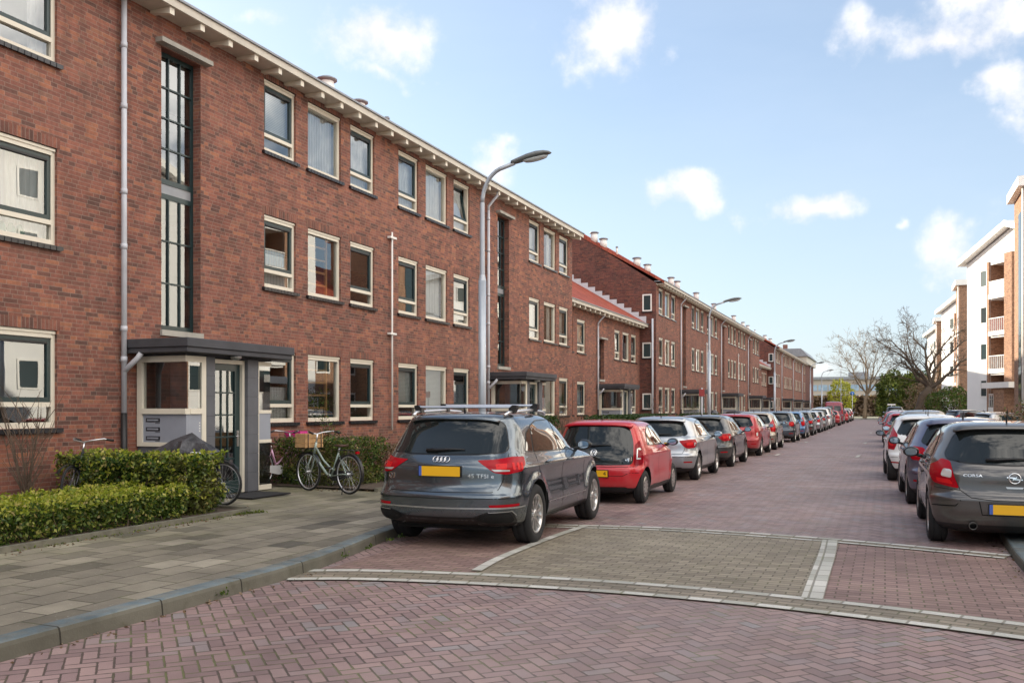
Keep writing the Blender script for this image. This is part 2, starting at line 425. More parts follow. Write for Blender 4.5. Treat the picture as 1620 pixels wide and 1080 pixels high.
M['leaf_mid'] = leaf_mat('mid_green_leaf', [(0, (.03, .06, .012)), (.5, (.07, .12, .02)), (1, (.15, .20, .04))], .3)
M['bark'] = simple('grey_brown_bark', (.085, .062, .045), .9, var=.35, scale=7, bump=.8, bscale=30)
M['barkl'] = simple('pale_bark', (.20, .15, .10), .9, var=.3, scale=5, bump=.5)
M['twig'] = simple('dry_twig', (.12, .085, .06), .9, var=.3, scale=9)
# ------------------------------------------------------------------ world: sky with clouds
def build_world():
    w = bpy.data.worlds.new("World"); scn.world = w; w.use_nodes = True
    t = NT('w', w)
    sky = t.n('ShaderNodeTexSky', sky_type='NISHITA'); sky.sun_disc = False
    sky.sun_elevation = R(SUN_EL); sky.sun_rotation = math.atan2(SUN_DIR[0], SUN_DIR[1])
    sky.air_density = 1.0; sky.dust_density = 1.2; sky.ozone_density = 1.3; sky.altitude = 0
    d = t.n('ShaderNodeTexCoord').outputs['Generated']
    dn = t.vm('NORMALIZE', d)
    blobs = [(548, 55, 120, 62, 1.), (440, 20, 60, 40, .55), (968, 62, 92, 74, 1.), (1062, 312, 88, 40, .95), (960, 326, 38, 22, .5), (1298, 328, 62, 42, 1.), (1205, 330, 55, 30, .5),
             (1500, 48, 150, 60, .9), (1400, 95, 70, 30, .45), (1612, 130, 46, 52, 1.), (775, 262, 72, 34, .75), (1545, 405, 66, 60, .8), (1440, 355, 22, 16, .6), (1600, 195, 40, 30, .6),
             (1620, 10, 120, 40, .7), (560, 120, 70, 24, .6), (2100, 300, 300, 120, .8), (-500, -100, 400, 160, .7), (1350, 585, 160, 26, .45), (500, -500, 500, 160, .8), (1700, -700, 400, 200, .8)]
    # clouds added out of view for fill light (also seen in glass and paint)
    extra = [((1, .45, .75), .55, .38, 1.), ((1, -.5, .8), .6, .4, 1.), ((.3, -.7, 1), .5, .4, 1.), ((1, .1, .35), .35, .16, .9), ((1, .8, .5), .3, .14, .8), ((.9, -.6, .3), .4, .15, .9), ((.2, -1, .4), .5, .2, .8), ((-.6, -1, .5), .4, .2, .8), ((1, .3, .9), .4, .3, .8), ((0, .1, 1), .3, .3, .5)]
    nz = t.n('ShaderNodeTexNoise'); t.put(nz.inputs['Vector'], dn); nz.inputs['Scale'].default_value = 7.; nz.inputs['Detail'].default_value = 8; nz.inputs['Roughness'].default_value = .58
    n1 = nz.outputs[0]
    n2 = t.noise(dn, 26., 6, .6)
    wz = t.n('ShaderNodeTexNoise'); t.put(wz.inputs['Vector'], dn); wz.inputs['Scale'].default_value = 9.; wz.inputs['Detail'].default_value = 5
    wq = t.vm('SUBTRACT', wz.outputs[1], (.5, .5, .5)); dw = t.vm('ADD', dn, t.vm('MULTIPLY', wq, (.16, .16, .12)))
    acc = None
    items = []
    for (px, py, rx, ry, a) in blobs:
        c = Vector(ray(px, py)).normalized(); items.append((c, rx*.9/1440, ry*.9/1440, a))
    nvis = len(items)
    for (c, rx, ry, a) in extra: items.append((Vector(c).normalized(), rx, ry, a))
    acc2 = None
    for ii, (c, rx, ry, a) in enumerate(items):
        rt = Vector((0, 0, 1)).cross(c); rt = rt.normalized() if rt.length > .05 else Vector((1, 0, 0)); up = c.cross(rt)
        df = t.vm('SUBTRACT', dw, tuple(c))
        e = t.vm('LENGTH', t.comb(t.vm('DOT_PRODUCT', df, tuple(rt/rx)), t.vm('DOT_PRODUCT', df, tuple(up/ry)), t.vm('DOT_PRODUCT', df, tuple(c/max(rx, ry)))))
        v = t.m('MULTIPLY', t.mr(e, 0., 1.5, 1., 0.), a)
        if ii < nvis: acc = v if acc is None else t.m('MAXIMUM', acc, v)
        else: acc2 = v if acc2 is None else t.m('MAXIMUM', acc2, v)
    nn = t.m('ADD', t.m('MULTIPLY', t.m('SUBTRACT', n1, .5), 1.9), t.m('MULTIPLY', t.m('SUBTRACT', n2, .5), .7))
    dens = t.mr(t.m('ADD', acc, nn), .24, .80, 0., 1., True)
    dens = t.m('MULTIPLY', dens, t.mr(acc, 0.02, .3, 0., 1., True))
    z = t.sep(dn)[2]
    # thin high haze, stronger near the horizon
    hz = t.mr(z, 0., .35, HAZE0, HAZE1)
    hz = t.m('ADD', hz, t.m('MULTIPLY', t.mr(t.noise(t.vm('MULTIPLY', dn, (1, 1, 3)), 2.2, 5, .6), .4, .75, 0, 1), .14))
    skyc = t.mix(1., sky.outputs[0], SKY_TINT, 'MULTIPLY')
    c1 = t.mix(hz, skyc, HAZE_C)
    shade = t.mr(t.m('ADD', n2, t.m('MULTIPLY', n1, .8)), .6, 1.15, .80, 1.)
    cl = t.mix(1., CLOUD_C, t.comb(shade, shade, t.m('POWER', shade, .8)), 'MULTIPLY')
    c2 = t.mix(t.m('MULTIPLY', dens, .93), c1, cl)
    d2 = t.m('MULTIPLY', t.mr(t.m('ADD', acc2, nn), .15, .75, 0., 1., True), t.mr(acc2, .02, .25, 0., 1., True))
    c2 = t.mix(t.m('MULTIPLY', d2, .95), c2, t.mix(1., FILL_CLOUD_C, t.comb(shade, shade, shade), 'MULTIPLY'))
    bg = t.n('ShaderNodeBackground'); t.L.new(c2, bg.inputs[0]); bg.inputs[1].default_value = SKY_STR
    o = t.n('ShaderNodeOutputWorld'); t.L.new(bg.outputs[0], o.inputs[0])
SUN_EL = 17.5
SUN_DIR = Vector((-1, .30, 0)).normalized()
SKY_STR = .09
SKY_TINT = (.88, .94, 1.0)
HAZE0, HAZE1 = .62, .28
HAZE_C = (3.6, 4.15, 4.95)
FILL_CLOUD_C = (16., 15.2, 14.2)
CLOUD_C = (5.6, 5.5, 5.5)
build_world()
sun = bpy.data.lights.new("sun", 'SUN'); sun.energy = 4.2; sun.angle = R(.6); sun.color = (1., .90, .74)
suno = bpy.data.objects.new("sun", sun); scn.collection.objects.link(suno)
sd = Vector((SUN_DIR.x*math.cos(R(SUN_EL)), SUN_DIR.y*math.cos(R(SUN_EL)), math.sin(R(SUN_EL))))
suno.rotation_euler = sd.to_track_quat('Z', 'Y').to_euler()
scn.view_settings.view_transform = 'Standard'; scn.view_settings.look = 'None'; scn.view_settings.gamma = 1
scn.view_settings.exposure = 1.34
scn.render.engine = 'CYCLES'
scn.cycles.max_bounces = 8; scn.cycles.transparent_max_bounces = 12

# ------------------------------------------------------------------ ground
def sheet(name, poly, z, mat, kind='structure', uv=None, sub=None):
    me = bpy.data.meshes.new(name); me.from_pydata([(x, y, z) for x, y in poly], [], [list(range(len(poly)))])
    me.materials.append(mat); me.update(); o = link(name, me)
    if me.polygons[0].normal.z < 0: me.flip_normals()
    return tag(o, kind=kind)
KX = [(-60, -5.47), (3, -5.47), (7.4, -5.48), (8.2, -5.54), (9, -5.68), (10, -5.88), (11, -6.0), (12, -6.02), (140, -6.02)]
KR = [(-60, 1.33), (11.6, 1.33), (13.4, 1.38), (13.8, 1.6), (14.1, 2.0), (14.4, 2.4), (15., 2.55), (140, 2.55)]
YT = 139.
sheet('ground', [(-600, -200), (600, -200), (600, 900), (-600, 900)], -.03, M['earth'])
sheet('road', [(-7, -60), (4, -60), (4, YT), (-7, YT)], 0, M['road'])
sheet('cross_road', [(-80, YT), (80, YT), (80, YT+9), (-80, YT+9)], 0.004, simple('grey_asphalt', (.19, .17, .155), .85, var=.15))
PZ = .125
def strip_h(name, pts_a, pts_b, z0, z1, mat):
    mb = MB()
    n = len(pts_a)
    for i in range(n-1):
        a0, a1, b0, b1 = pts_a[i], pts_a[i+1], pts_b[i], pts_b[i+1]
        mb.quad((a0[0], a0[1], z0), (a1[0], a1[1], z0), (b1[0], b1[1], z1), (b0[0], b0[1], z1), mat)
    o = mb.build(name); me = o.data
    if me.polygons[0].normal.z < 0: me.flip_normals()
    return tag(o, kind='structure')
KW = .20
strip_h('pavement', [(x-KW, y) for y, x in KX], [(-11.9, y) for y, x in KX], PZ, PZ+.07, M['slab'])
strip_h('pavement', [(x+KW, y) for y, x in KR], [(30, y) for y, x in KR], PZ-.03, PZ-.03, M['slab'])
def kerb(K, sgn, h):
    mb = MB()
    ks = []
    for (y0, x0), (y1, x1) in zip(K[:-1], K[1:]):
        n = max(1, int((y1-y0)/2.))
        for i in range(n): ks.append((y0+(y1-y0)*i/n, x0+(x1-x0)*i/n))
    ks.append(K[-1])
    prof = [(0.0, -.02), (0.012, h*.72), (.022, h-.008), (.038, h), (KW, h), (KW+.002, h-.05)]
    vs = []; fs = []
    for y, x in ks:
        for (a, z) in prof: vs.append((x-sgn*a, y, z))
    m = len(prof)
    for i in range(len(ks)-1):
        for j in range(m-1):
            q = (i*m+j, (i+1)*m+j, (i+1)*m+j+1, i*m+j+1)
            fs.append(q if sgn < 0 else q[::-1])
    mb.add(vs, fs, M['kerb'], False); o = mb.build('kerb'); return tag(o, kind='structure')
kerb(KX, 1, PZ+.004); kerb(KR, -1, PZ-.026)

def smooth_curve(pts, n=8):
    P = [Vector((p[0], p[1])) for p in pts]; out = []
    for i in range(len(P)-1):
        p0 = P[max(i-1, 0)]; p1 = P[i]; p2 = P[i+1]; p3 = P[min(i+2, len(P)-1)]
        for k in range(n):
            s = k/n
            out.append(.5*((2*p1)+(-p0+p2)*s+(2*p0-5*p1+4*p2-p3)*s*s+(-p0+3*p1-3*p2+p3)*s**3))
    out.append(P[-1]); return out
def band(name, curve, w0, w1, z, mat, voff=0.):
    """ribbon along a curve, offset range w0..w1 to its left, UV in metres"""
    me = bpy.data.meshes.new(name); vs = []; fs = []; uvs = []; s = 0
    for i, p in enumerate(curve):
        t = (curve[min(i+1, len(curve)-1)]-curve[max(i-1, 0)]).normalized(); nn = Vector((-t.y, t.x))
        if i: s += (p-curve[i-1]).length
        a = p+nn*w0; b = p+nn*w1; vs += [(a.x, a.y, z), (b.x, b.y, z)]; uvs += [(s, voff), (s, voff+w1-w0)]
        if i: fs.append((2*i-2, 2*i, 2*i+1, 2*i-1))
    me.from_pydata(vs, [], fs); me.materials.append(mat)
    uv = me.uv_layers.new(name='UVMap')
    for li, l in enumerate(me.loops): uv.data[li].uv = uvs[l.vertex_index]
    me.update()
    if me.polygons[0].normal.z < 0: me.flip_normals()
    return tag(link(name, me), kind='structure')
A1 = smooth_curve([(-5.44, 7.42), (-4.85, 7.68), (-3.94, 7.88), (-3.06, 7.99), (-2.23, 8.04), (-1.4, 8.01), (-.64, 7.92), (.17, 7.76), (1.30, 7.46)])
A2 = smooth_curve([(-5.52, 12.05), (-4.6, 12.35), (-3.94, 12.50), (-3.34, 12.62), (-2.48, 12.66), (-1.0, 12.48), (.14, 12.2), (1.32, 11.80)])
# plateau surface between the arcs
poly = [tuple(p) for p in A1]+[tuple(p) for p in reversed(A2)]
sheet('speed_table', [(max(x, -6.2), y) for x, y in poly], .004, M['redbond'])
Lc_ = smooth_curve([(-3.90, 8.45), (-4.00, 9.3), (-4.03, 10.3), (-4.02, 11.4), (-3.97, 12.45)])
Rc_ = smooth_curve([(-.60, 8.38), (-.61, 9.5), (-.62, 11.0), (-.65, 12.3)])
top = [p for p in A2 if -3.97 < p.x < -.65]; bot = [p for p in A1 if -3.9 < p.x < -.6]
poly = [tuple(p) for p in Rc_]+[tuple(p) for p in reversed(top)]+[tuple(p) for p in reversed(Lc_)]+[(p.x, p.y+.4) for p in bot]
sheet('speed_table_centre', poly, .008, M['plateau'])
band('speed_table_band', A1, 0, .62, .010, M['bandblock'])
band('road_marking', A1, 0.0, .125, .014, M['whiteblock'])
band('road_marking', A1, .46, .60, .014, M['whiteblock'])
band('speed_table_band', A2, -.25, .10, .010, M['bandblock'])
band('road_marking', A2, -.04, .08, .014, M['whiteblock'])
band('road_marking', A2, -.27, -.18, .014, M['whiteblock'])
def line(pts, w, z=.012):
    return band('road_marking', [Vector(p) for p in pts], -w/2, w/2, z, M['whiteblock'], .0)
band('road_marking', Lc_[2:], -.06, .06, .018, M['whiteblock'])
band('road_marking', Rc_[1:], -.10, .09, .018, M['whiteblock'])
# bay markings further down the street
for (y, tx) in ((33.5, -.9), (46.5, -.9), (66, -.9), (88, -.9)):
    line([(-4.0, y), (.6, y-.2)], .13)
    line([(tx, y), (tx+.05, y+1.4)], .13); line([(-3.6, y), (-3.6, y+1.3)], .13)
sheet('pavement', [(-80, YT+9), (80, YT+9), (80, YT+13), (-80, YT+13)], .1, simple('pale_far_paving', (.46, .42, .35), .85, var=.12))
sheet('pavement', [(-80, YT-.3), (-7, YT-.3), (-7, YT-3), (-80, YT-3)], .2, M['concrete'])
# garden strips along the left fronts (soil) with edging stones
for (ya, yb, xa) in ((4.5, 10.95, -8.72), (14.55, 25.2, -8.7), (29.5, 40.2, -8.7), (44.5, 54.6, -8.7), (59, 69.4, -8.7), (73.8, 84.2, -8.7), (88.5, 108, -8.7), (112, 150, -8.7)):
    sheet('garden_soil', [(xa, ya), (xa, yb), (-11.6, yb), (-11.6, ya)], PZ+.078, M['soil'])
    e = MB().box(xa, xa+.07, ya, yb, PZ-.05, PZ+.10, M['edging']).box(-11.6, xa, yb, yb+.06, PZ-.05, PZ+.115, M['edging']).build('garden_edging')
    tag(e, kind='structure')
# ------------------------------------------------------------------ left-hand brick blocks
FX = -11.63            # front wall plane
def wall_front(mb, X, y0, y1, z0, z1, ops, depth=.14, mat=None, mat_r=None):
    """front wall at x=X (facing +x) with rectangular openings (ya,yb,za,zb[,depth])"""
    ys = sorted({y0, y1, *[o[0] for o in ops], *[o[1] for o in ops]}); zs = sorted({z0, z1, *[o[2] for o in ops], *[o[3] for o in ops]})
    for i in range(len(ys)-1):
        # merge vertical runs for fewer faces
        zi = 0
        while zi < len(zs)-1:
            ym = (ys[i]+ys[i+1])/2
            def hole(k):
                zm = (zs[k]+zs[k+1])/2
                return any(o[0] < ym < o[1] and o[2] < zm < o[3] for o in ops)
            if hole(zi): zi += 1; continue
            zj = zi
            while zj+1 < len(zs)-1 and not hole(zj+1): zj += 1
            mb.quad((X, ys[i], zs[zi]), (X, ys[i+1], zs[zi]), (X, ys[i+1], zs[zj+1]), (X, ys[i], zs[zj+1]), mat)
            zi = zj+1
    for o in ops:
        ya, yb, za, zb = o[:4]; dd = o[4] if len(o) > 4 else depth
        xi = X-dd
        mb.quad((X, ya, za), (X, ya, zb), (xi, ya, zb), (xi, ya, za), mat)
        mb.quad((X, yb, za), (xi, yb, za), (xi, yb, zb), (X, yb, zb), mat)
        mb.quad((X, ya, zb), (X, yb, zb), (xi, yb, zb), (xi, ya, zb), mat)
        mb.quad((X, ya, za), (xi, ya, za), (xi, yb, za), (X, yb, za), mat)

_wc = {}
def window_parts(w, h, kind, cover, lod, tilt=False):
    """meshes of a window, local: y 0..w, z 0..h, x=0 at wall face, looking +x"""
    key = (round(w, 2), round(h, 2), kind, cover, lod, tilt)
    if key in _wc: return _wc[key]
    res = []
    fd = -.10           # frame set back
    fw = .065; hd = .115
    f = MB(); C = M['cream']
    f.box(fd-.07, fd+.05, 0, fw, 0, h, C); f.box(fd-.07, fd+.05, w-fw, w, 0, h, C)
    f.box(fd-.07, fd+.062, fw, w-fw, h-hd, h, C); f.box(fd-.07, fd+.058, fw, w-fw, 0, .085, C)
    f.box(fd+.062, fd+.078, fw*.2, w-fw*.2, h-hd*.45, h-.012, C)
    zt = .085
    if kind == 'casement':
        f.box(fd-.07, fd+.055, fw, w-fw, .315, .385, C); zt = .385
    res.append(('frame', f.mesh('window')))
    yy0, yy1, z1 = fw, w-fw, h-hd
    if kind == 'casement':
        s = MB(); G = M['green']; sw = .055
        a0, a1, b0, b1 = yy0+.004, yy1-.004, zt+.004, z1-.004; X0, X1 = fd-.03, fd+.03
        s.box(X0, X1, a0, a0+sw, b0, b1, G).box(X0, X1, a1-sw, a1, b0, b1, G).box(X0, X1, a0+sw, a1-sw, b0, b0+sw+.015, G).box(X0, X1, a0+sw, a1-sw, b1-sw, b1, G)
        s.box(X0-.01, X1+.012, a0+sw, a1-sw, b1-sw-.035, b1-sw-.004, M['black'])
        if tilt:
            for k, v in enumerate(s.v):
                dz = v[2]-b0; s.v[k] = (v[0]+.0-dz*.18, v[1], v[2]) if tilt == 'in' else (v[0]+(b1-v[2])*.22, v[1], v[2])
        res.append(('sash', s.mesh('sash')))
        p = MB()
        q = [(fd, a0+sw-.005, b0+sw), (fd, a1-sw+.005, b0+sw), (fd, a1-sw+.005, b1-sw), (fd, a0+sw-.005, b1-sw)]
        if tilt: q = [((x-(z-b0)*.18), y, z) for x, y, z in q]
        p.quad(*q, M['pane'])
        p.quad((fd, yy0, .085), (fd, yy1, .085), (fd, yy1, .315), (fd, yy0, .315), M['pane'])
    else:
        p = MB(); p.quad((fd, yy0, .085), (fd, yy1, .085), (fd, yy1, z1), (fd, yy0, z1), M['pane'])
    res.append(('pane', p.mesh('pane')))
    s = MB()
    s.box(-.12, .055, -.07, w+.07, -.062, -.004, M['sill'])
    if lod == 0:
        n = int((w+.1)/.11)
        for k in range(n+1):
            y = -.06+k*.11; s.box(.03, .064, y, y+.096, -.075, -.012, M['sill'])
    res.append(('sill', s.mesh('sill')))
    if lod < 2:
        l = MB(); l.box(-.09, .004, -.05, w+.05, h, h+.16, M['soldier']); res.append(('lintel', l.mesh('lintel')))
    if cover in ('curtain', 'half', 'blind', 'grey', 'ladder', 'low'):
        c = MB(); xb = fd-.16
        if cover in ('curtain', 'half'):
            m = M['curtain']
            segs = [(0.03, w-.03)] if cover == 'curtain' else [(0.03, w*.30), (w*.72, w-.03)]
            for a, b in segs:
                n = max(6, int((b-a)/.025)); vs = []
                for i in range(n+1):
                    y = a+(b-a)*i/n; x = xb+.022*math.sin(y*62+1.3*math.sin(y*9))
                    vs += [(x, y, .05), (x, y, h-.03)]
                c.add(vs, [(2*i, 2*i+2, 2*i+3, 2*i+1) for i in range(n)], m, True)
        elif cover == 'blind': c.quad((xb+.06, .04, zt+.02), (xb+.06, w-.04, zt+.02), (xb+.06, w-.04, h-.05), (xb+.06, .04, h-.05), M['blind'])
        elif cover == 'grey': c.quad((xb+.04, .03, .3), (xb+.04, w-.03, .3), (xb+.04, w-.03, h-.05), (xb+.04, .03, h-.05), M['greyblind'])
        elif cover == 'low': c.quad((xb+.04, .03, .02), (xb+.04, w-.03, .02), (xb+.04, w-.03, h*.5), (xb+.04, .03, h*.5), M['curtain'])
        elif cover == 'ladder':
            xb = fd-.05
            for y in (.12, w*.66): c.box(xb-.02, xb+.03, y, y+.06, .05, h-.05, M['wood'])
            for z in (.28, .56, .84, 1.12): c.box(xb-.01, xb+.02, .2, w*.68, z, z+.045, M['wood'])
        res.append(({'curtain': 'curtain', 'half': 'curtain', 'low': 'curtain', 'blind': 'blind', 'grey': 'blind', 'ladder': 'wooden_frame'}[cover], c.mesh('cover')))
    _wc[key] = res
    return res
def put_window(parent, X, ya, yb, za, zb, kind, cover, lod, tilt=False):
    ps = window_parts(yb-ya, zb-za, kind, cover, lod, tilt)
    w = link('window', ps[0][1], parent, (X, ya, za))
    for nm, me in ps[1:]: link(nm, me, w)
    return w

TRI = [(3.75, 4.82, 'casement'), (5.26, 6.56, 'fixed'), (6.96, 8.05, 'casement')]
TRI2 = [(9.25, 10.33, 'casement'), (10.76, 12.08, 'fixed'), (12.50, 13.60, 'casement')]
LV = [(1.40, 2.87), (4.15, 5.63), (6.91, 8.38)]
EAVE = 8.66
STAIR = (.92, 1.90)

def eaves(parent, X, y0, y1, z, over=.48, step=.747, ph=0.):
    m = MB(); C = M['creamd']
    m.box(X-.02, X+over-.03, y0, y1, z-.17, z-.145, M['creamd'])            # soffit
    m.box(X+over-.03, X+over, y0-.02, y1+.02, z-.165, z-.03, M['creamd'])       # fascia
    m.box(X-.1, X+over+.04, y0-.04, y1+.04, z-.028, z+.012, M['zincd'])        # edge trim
    m.build('eaves', parent)
    y = y0+ph+.18; bm_ = None; nb_ = 0
    while y < y1-.1:
        vs = [(-.02, 0, -.215), (.10, 0, -.225), (over-.05, 0, -.285), (over-.05, 0, -.172), (-.02, 0, -.172)]
        vs += [(a, .11, c) for a, _, c in vs]
        if bm_ is None: bm_ = MB().add(vs, [(0, 1, 2, 3, 4), (9, 8, 7, 6, 5), (0, 5, 6, 1), (1, 6, 7, 2), (2, 7, 8, 3), (3, 8, 9, 4), (4, 9, 5, 0)], M['cream']).mesh('eaves_bracket')
        if nb_ < 100 and y > -4: link('eaves_bracket', bm_, parent, (X, y, z)); nb_ += 1
        y += step

def roof(parent, X, y0, y1, z, over=.48, ridge=5.25, slope=.60, mat=None, edge=.0):
    m = MB(); xe = X+over-.02; xr = xe-ridge; zr = z+ridge*slope; xb = xr-ridge
    t = .05
    for (xa, za, xc, zc) in ((xe, z+.02, xr, zr), (xr, zr, xb, z+.02)):
        m.quad((xa, y0-edge, za), (xa, y1+edge, za), (xc, y1+edge, zc), (xc, y0-edge, zc), mat or M['tile'])
    for yy, dr in ((y0-edge, -1), (y1+edge, 1)):
        m.quad((xe, yy, z+.02), (xr, yy, zr), (xr, yy, zr-.16), (xe, yy, z-.14), M['tile'])
        m.quad((xb, yy, z+.02), (xr, yy, zr), (xr, yy, zr-.16), (xb, yy, z-.14), M['tile'])
    # ridge tiles
    m.tube([(xr, y0-edge, zr+.02), (xr, y1+edge, zr+.02)], .11, mat or M['tile'], 8)
    return m.build('roof', parent), xr, zr, xb

def pipe(parent, X, y, ztop, swan=True, black=True, lod=0):
    m = MB(); r = .044; x = X+.085; nn = 12 if lod == 0 else 6
    p = [(x, y, PZ+.1 if not black else 1.62), (x, y, ztop-.75)]
    m.tube(p, r, M['zinc'], nn)
    if swan: m.tube([(x, y, ztop-.75), (x, y+.0, ztop-.62), (X+.24, y+.05, ztop-.42), (X+.36, y+.06, ztop-.30), (X+.38, y+.06, ztop-.17)], r, M['zinc'], nn)
    if lod == 0:
        for z in (2.45, 2.95, 4.3, 5.2, 6.6, 7.6):
            if z < ztop-.8: m.tube([(x, y, z), (x, y, z+.09)], r+.008, M['zinc'], nn)
            if z < ztop-.8: m.box(X, x, y-.012, y+.012, z+.02, z+.05, M['zincd'])
    m.build('drainpipe', parent)
    if black: MB().tube([(x, y, PZ+.05), (x, y, 1.62)], r+.006, M['blackpipe'], nn).build('drainpipe_base', parent)

def stair_window(parent, X, ya, yb, z0, z1, lod, dep=.20, green=True):
    """tall recessed stair window, frame with a glazing grid"""
    xi = X-dep; w = yb-ya; G = M['green'] if green else M['black']
    f = MB(); fw = .06 if lod == 0 else .09
    f.box(xi-.05, xi+.03, ya, ya+fw, z0, z1, G).box(xi-.05, xi+.03, yb-fw, yb, z0, z1, G).box(xi-.05, xi+.03, ya+fw, yb-fw, z0, z0+.1, G).box(xi-.05, xi+.03, ya+fw, yb-fw, z1-.08, z1, G)
    h = z1-z0; zm = z0+h*.475
    f.box(xi-.05, xi+.035, ya+fw, yb-fw, zm, zm+.09, G).box(xi-.05, xi+.035, ya+fw, yb-fw, zm+.26, zm+.35, G).box(xi-.03, xi+.02, ya+fw, yb-fw, zm+.09, zm+.26, M['zincd'])
    if lod < 2:
        for seg0, seg1, n in ((z0+.1, zm, 3), (zm+.35, z1-.08, 4)):
            for k in range(1, n):
                z = seg0+(seg1-seg0)*k/n; f.box(xi-.015, xi+.04, ya+fw, yb-fw, z-.014, z+.014, G)
            for k in (1, 2):
                y = ya+fw+(w-2*fw)*k/3; f.box(xi-.012, xi+.043, y-.013, y+.013, seg0, seg1, G)
    o = f.build('stair_window', parent)
    MB().quad((xi+.012, ya+fw, z0+.1), (xi+.012, yb-fw, z0+.1), (xi+.012, yb-fw, z1-.08), (xi+.012, ya+fw, z1-.08), M['pane']).build('pane', o)
    if lod < 2:
        # landings and a pale stairwell wall seen through the glass
        MB().box(xi-1.6, xi-1.55, ya-.3, yb+.3, z0, z1, M['creamd']).build('stairwell_wall', o)
    MB().box(X-.02, X+.16, ya-.14, yb+.16, z1+.02, z1+.10, M['concrete']).build('stair_lintel', parent)
    MB().box(X-dep+.07, X+.05, ya-.03, yb+.03, z0-.10, z0-.002, M['concrete']).build('stair_sill', parent)

def porch(parent, X, yp, lod, flip=False):
    """canopy, bay, door and pillars; yp = y of the drainpipe"""
    D1 = 1.05; xf = X+D1; xc = X+1.35; b = yp
    ya, yb = b+.36, b+2.60            # porch body along the street
    z0 = PZ+.075; zt = 2.56; CN = M['canopy']; P = M['pillar']; C = M['cream']
    m = MB(); m.box(X, xc, b+.06, b+2.90, 2.685, 2.83, CN); m.box(X, xc-.03, b+.09, b+2.87, 2.60, 2.686, CN)
    m.build('canopy', parent, bevel=.012 if lod == 0 else 0)
    MB().box(X+.01, xf, ya, yb, zt, 2.599, CN).build('canopy_band', parent)
    f = MB()
    # bay: side face (at y=ya, looking -y) and short front face
    zs = 1.66; zb = 1.06
    yc = b+.71
    f.box(X+.03, X+.14, ya-.03, ya+.07, zb, zt, C)                       # post at the wall
    f.box(X+.14, xf+.02, ya-.03, ya+.07, zt-.10, zt-.002, C).box(X+.14, xf+.02, ya-.045, ya+.07, zs-.06, zs+.03, C).box(X+.14, xf+.02, ya-.03, ya+.07, zb, zb+.07, C)
    f.box(xf-.05, xf+.022, ya+.07, yc, zt-.10, zt-.002, C).box(xf-.05, xf+.035, ya+.07, yc, zs-.06, zs+.03, C).box(xf-.05, xf+.022, ya+.07, yc, zb, zb+.07, C)
    f.box(xf-.06, xf+.024, yc, yc+.10, zb, zt, C)
    bay = f.build('bay_window', parent)
    MB().quad((X+.14, ya+.02, zs+.03), (xf+.002, ya+.02, zs+.03), (xf+.002, ya+.02, zt-.1), (X+.14, ya+.02, zt-.1), M['pane']).build('pane', bay); MB().quad((xf, ya+.02, zs+.03), (xf, yc, zs+.03), (xf, yc, zt-.1), (xf, ya+.02, zt-.1), M['pane']).build('pane', bay)
    pn = MB().box(X+.14, xf+.002, ya+.0, ya+.04, zb+.07, zs-.06, M['panel']).box(xf-.03, xf+.004, ya+.04, yc, zb+.07, zs-.06, M['panel']).build('mailbox_panel', bay)
    if lod < 2:
        s = MB()
        for k in range(3):
            z = 1.50-.15*k; x0 = X+.20
            s.box(x0, x0+.30, ya-.004, ya+.002, z-.035, z+.03, M['black']); s.box(x0+.03, x0+.27, ya-.012, ya-.003, z-.015, z+.012, M['panel'])
            s.box(x0+.2, x0+.3, ya-.003, ya+.002, z-.058, z-.048, M['black'])
        s.build('letter_slot', bay)
        s = MB()
        for k in range(4): s.box(xf+.003, xf+.008, ya+.30, ya+.42 if yc-ya > .44 else yc-.03, 1.44-.045*k, 1.462-.045*k, M['white'])
        s.build('bell_plate', bay)
    MB().box(X+.02, xf-.02, ya, yc+.1, z0-.02, zb-.002, P).build('bay_base', parent)
    # pillars
    for (p0, p1) in ((yc+.10, b+1.02), (b+1.88, b+2.18)):
        pl = MB(); z = z0
        while z < zt-.05:
            z2 = min(z+.34, zt); pl.box(X+.3, xf+.03, p0, p1, z+.006, z2, P); pl.box(X+.31, xf+.022, p0+.008, p1-.008, z-.002, z+.006, CN); z = z2
        pl.build('pillar', parent)
    # door
    dx = xf-.12; d0, d1 = b+1.02, b+1.88
    f = MB(); f.box(dx-.06, dx+.08, d0, d0+.05, z0, zt-.02, C).box(dx-.06, dx+.08, d1-.06, d1, z0, zt-.02, C).box(dx-.06, dx+.08, d0+.05, d1-.06, zt-.09, zt-.02, C)
    f.build('door_frame', parent)
    g = MB(); G = M['green']; e0, e1 = d0+.05, d1-.06; zz = zt-.09
    g.box(dx-.03, dx+.02, e0, e0+.10, z0, zz, G).box(dx-.03, dx+.02, e1-.13, e1, z0, zz, G).box(dx-.03, dx+.02, e0+.10, e1-.13, zz-.12, zz, G).box(dx-.03, dx+.02, e0+.10, e1-.13, z0, z0+.22, G)
    w = (e1-.13)-(e0+.10); za, zb2 = z0+.22, zz-.12
    if lod < 2:
        for k in (1, 2): g.box(dx-.02, dx+.012, e0+.10+w*k/3-.014, e0+.10+w*k/3+.014, za, zb2, G)
        for k in (1, 2, 3, 4): z = za+(zb2-za)*k/5; g.box(dx-.018, dx+.014, e0+.10, e1-.13, z-.014, z+.014, G)
    dr = g.build('door', parent)
    MB().quad((dx-.004, e0+.10, za), (dx-.004, e1-.13, za), (dx-.004, e1-.13, zb2), (dx-.004, e0+.10, zb2), M['pane']).build('pane', dr)
    if lod < 2:
        MB().box(dx+.02, dx+.032, e1-.09, e1-.04, 1.02, 1.30, M['steel']).tube([(dx+.03, e1-.065, 1.2), (dx+.075, e1-.065, 1.2), (dx+.075, e1-.17, 1.2)], .009, M['steel'], 6).build('door_handle', dr)
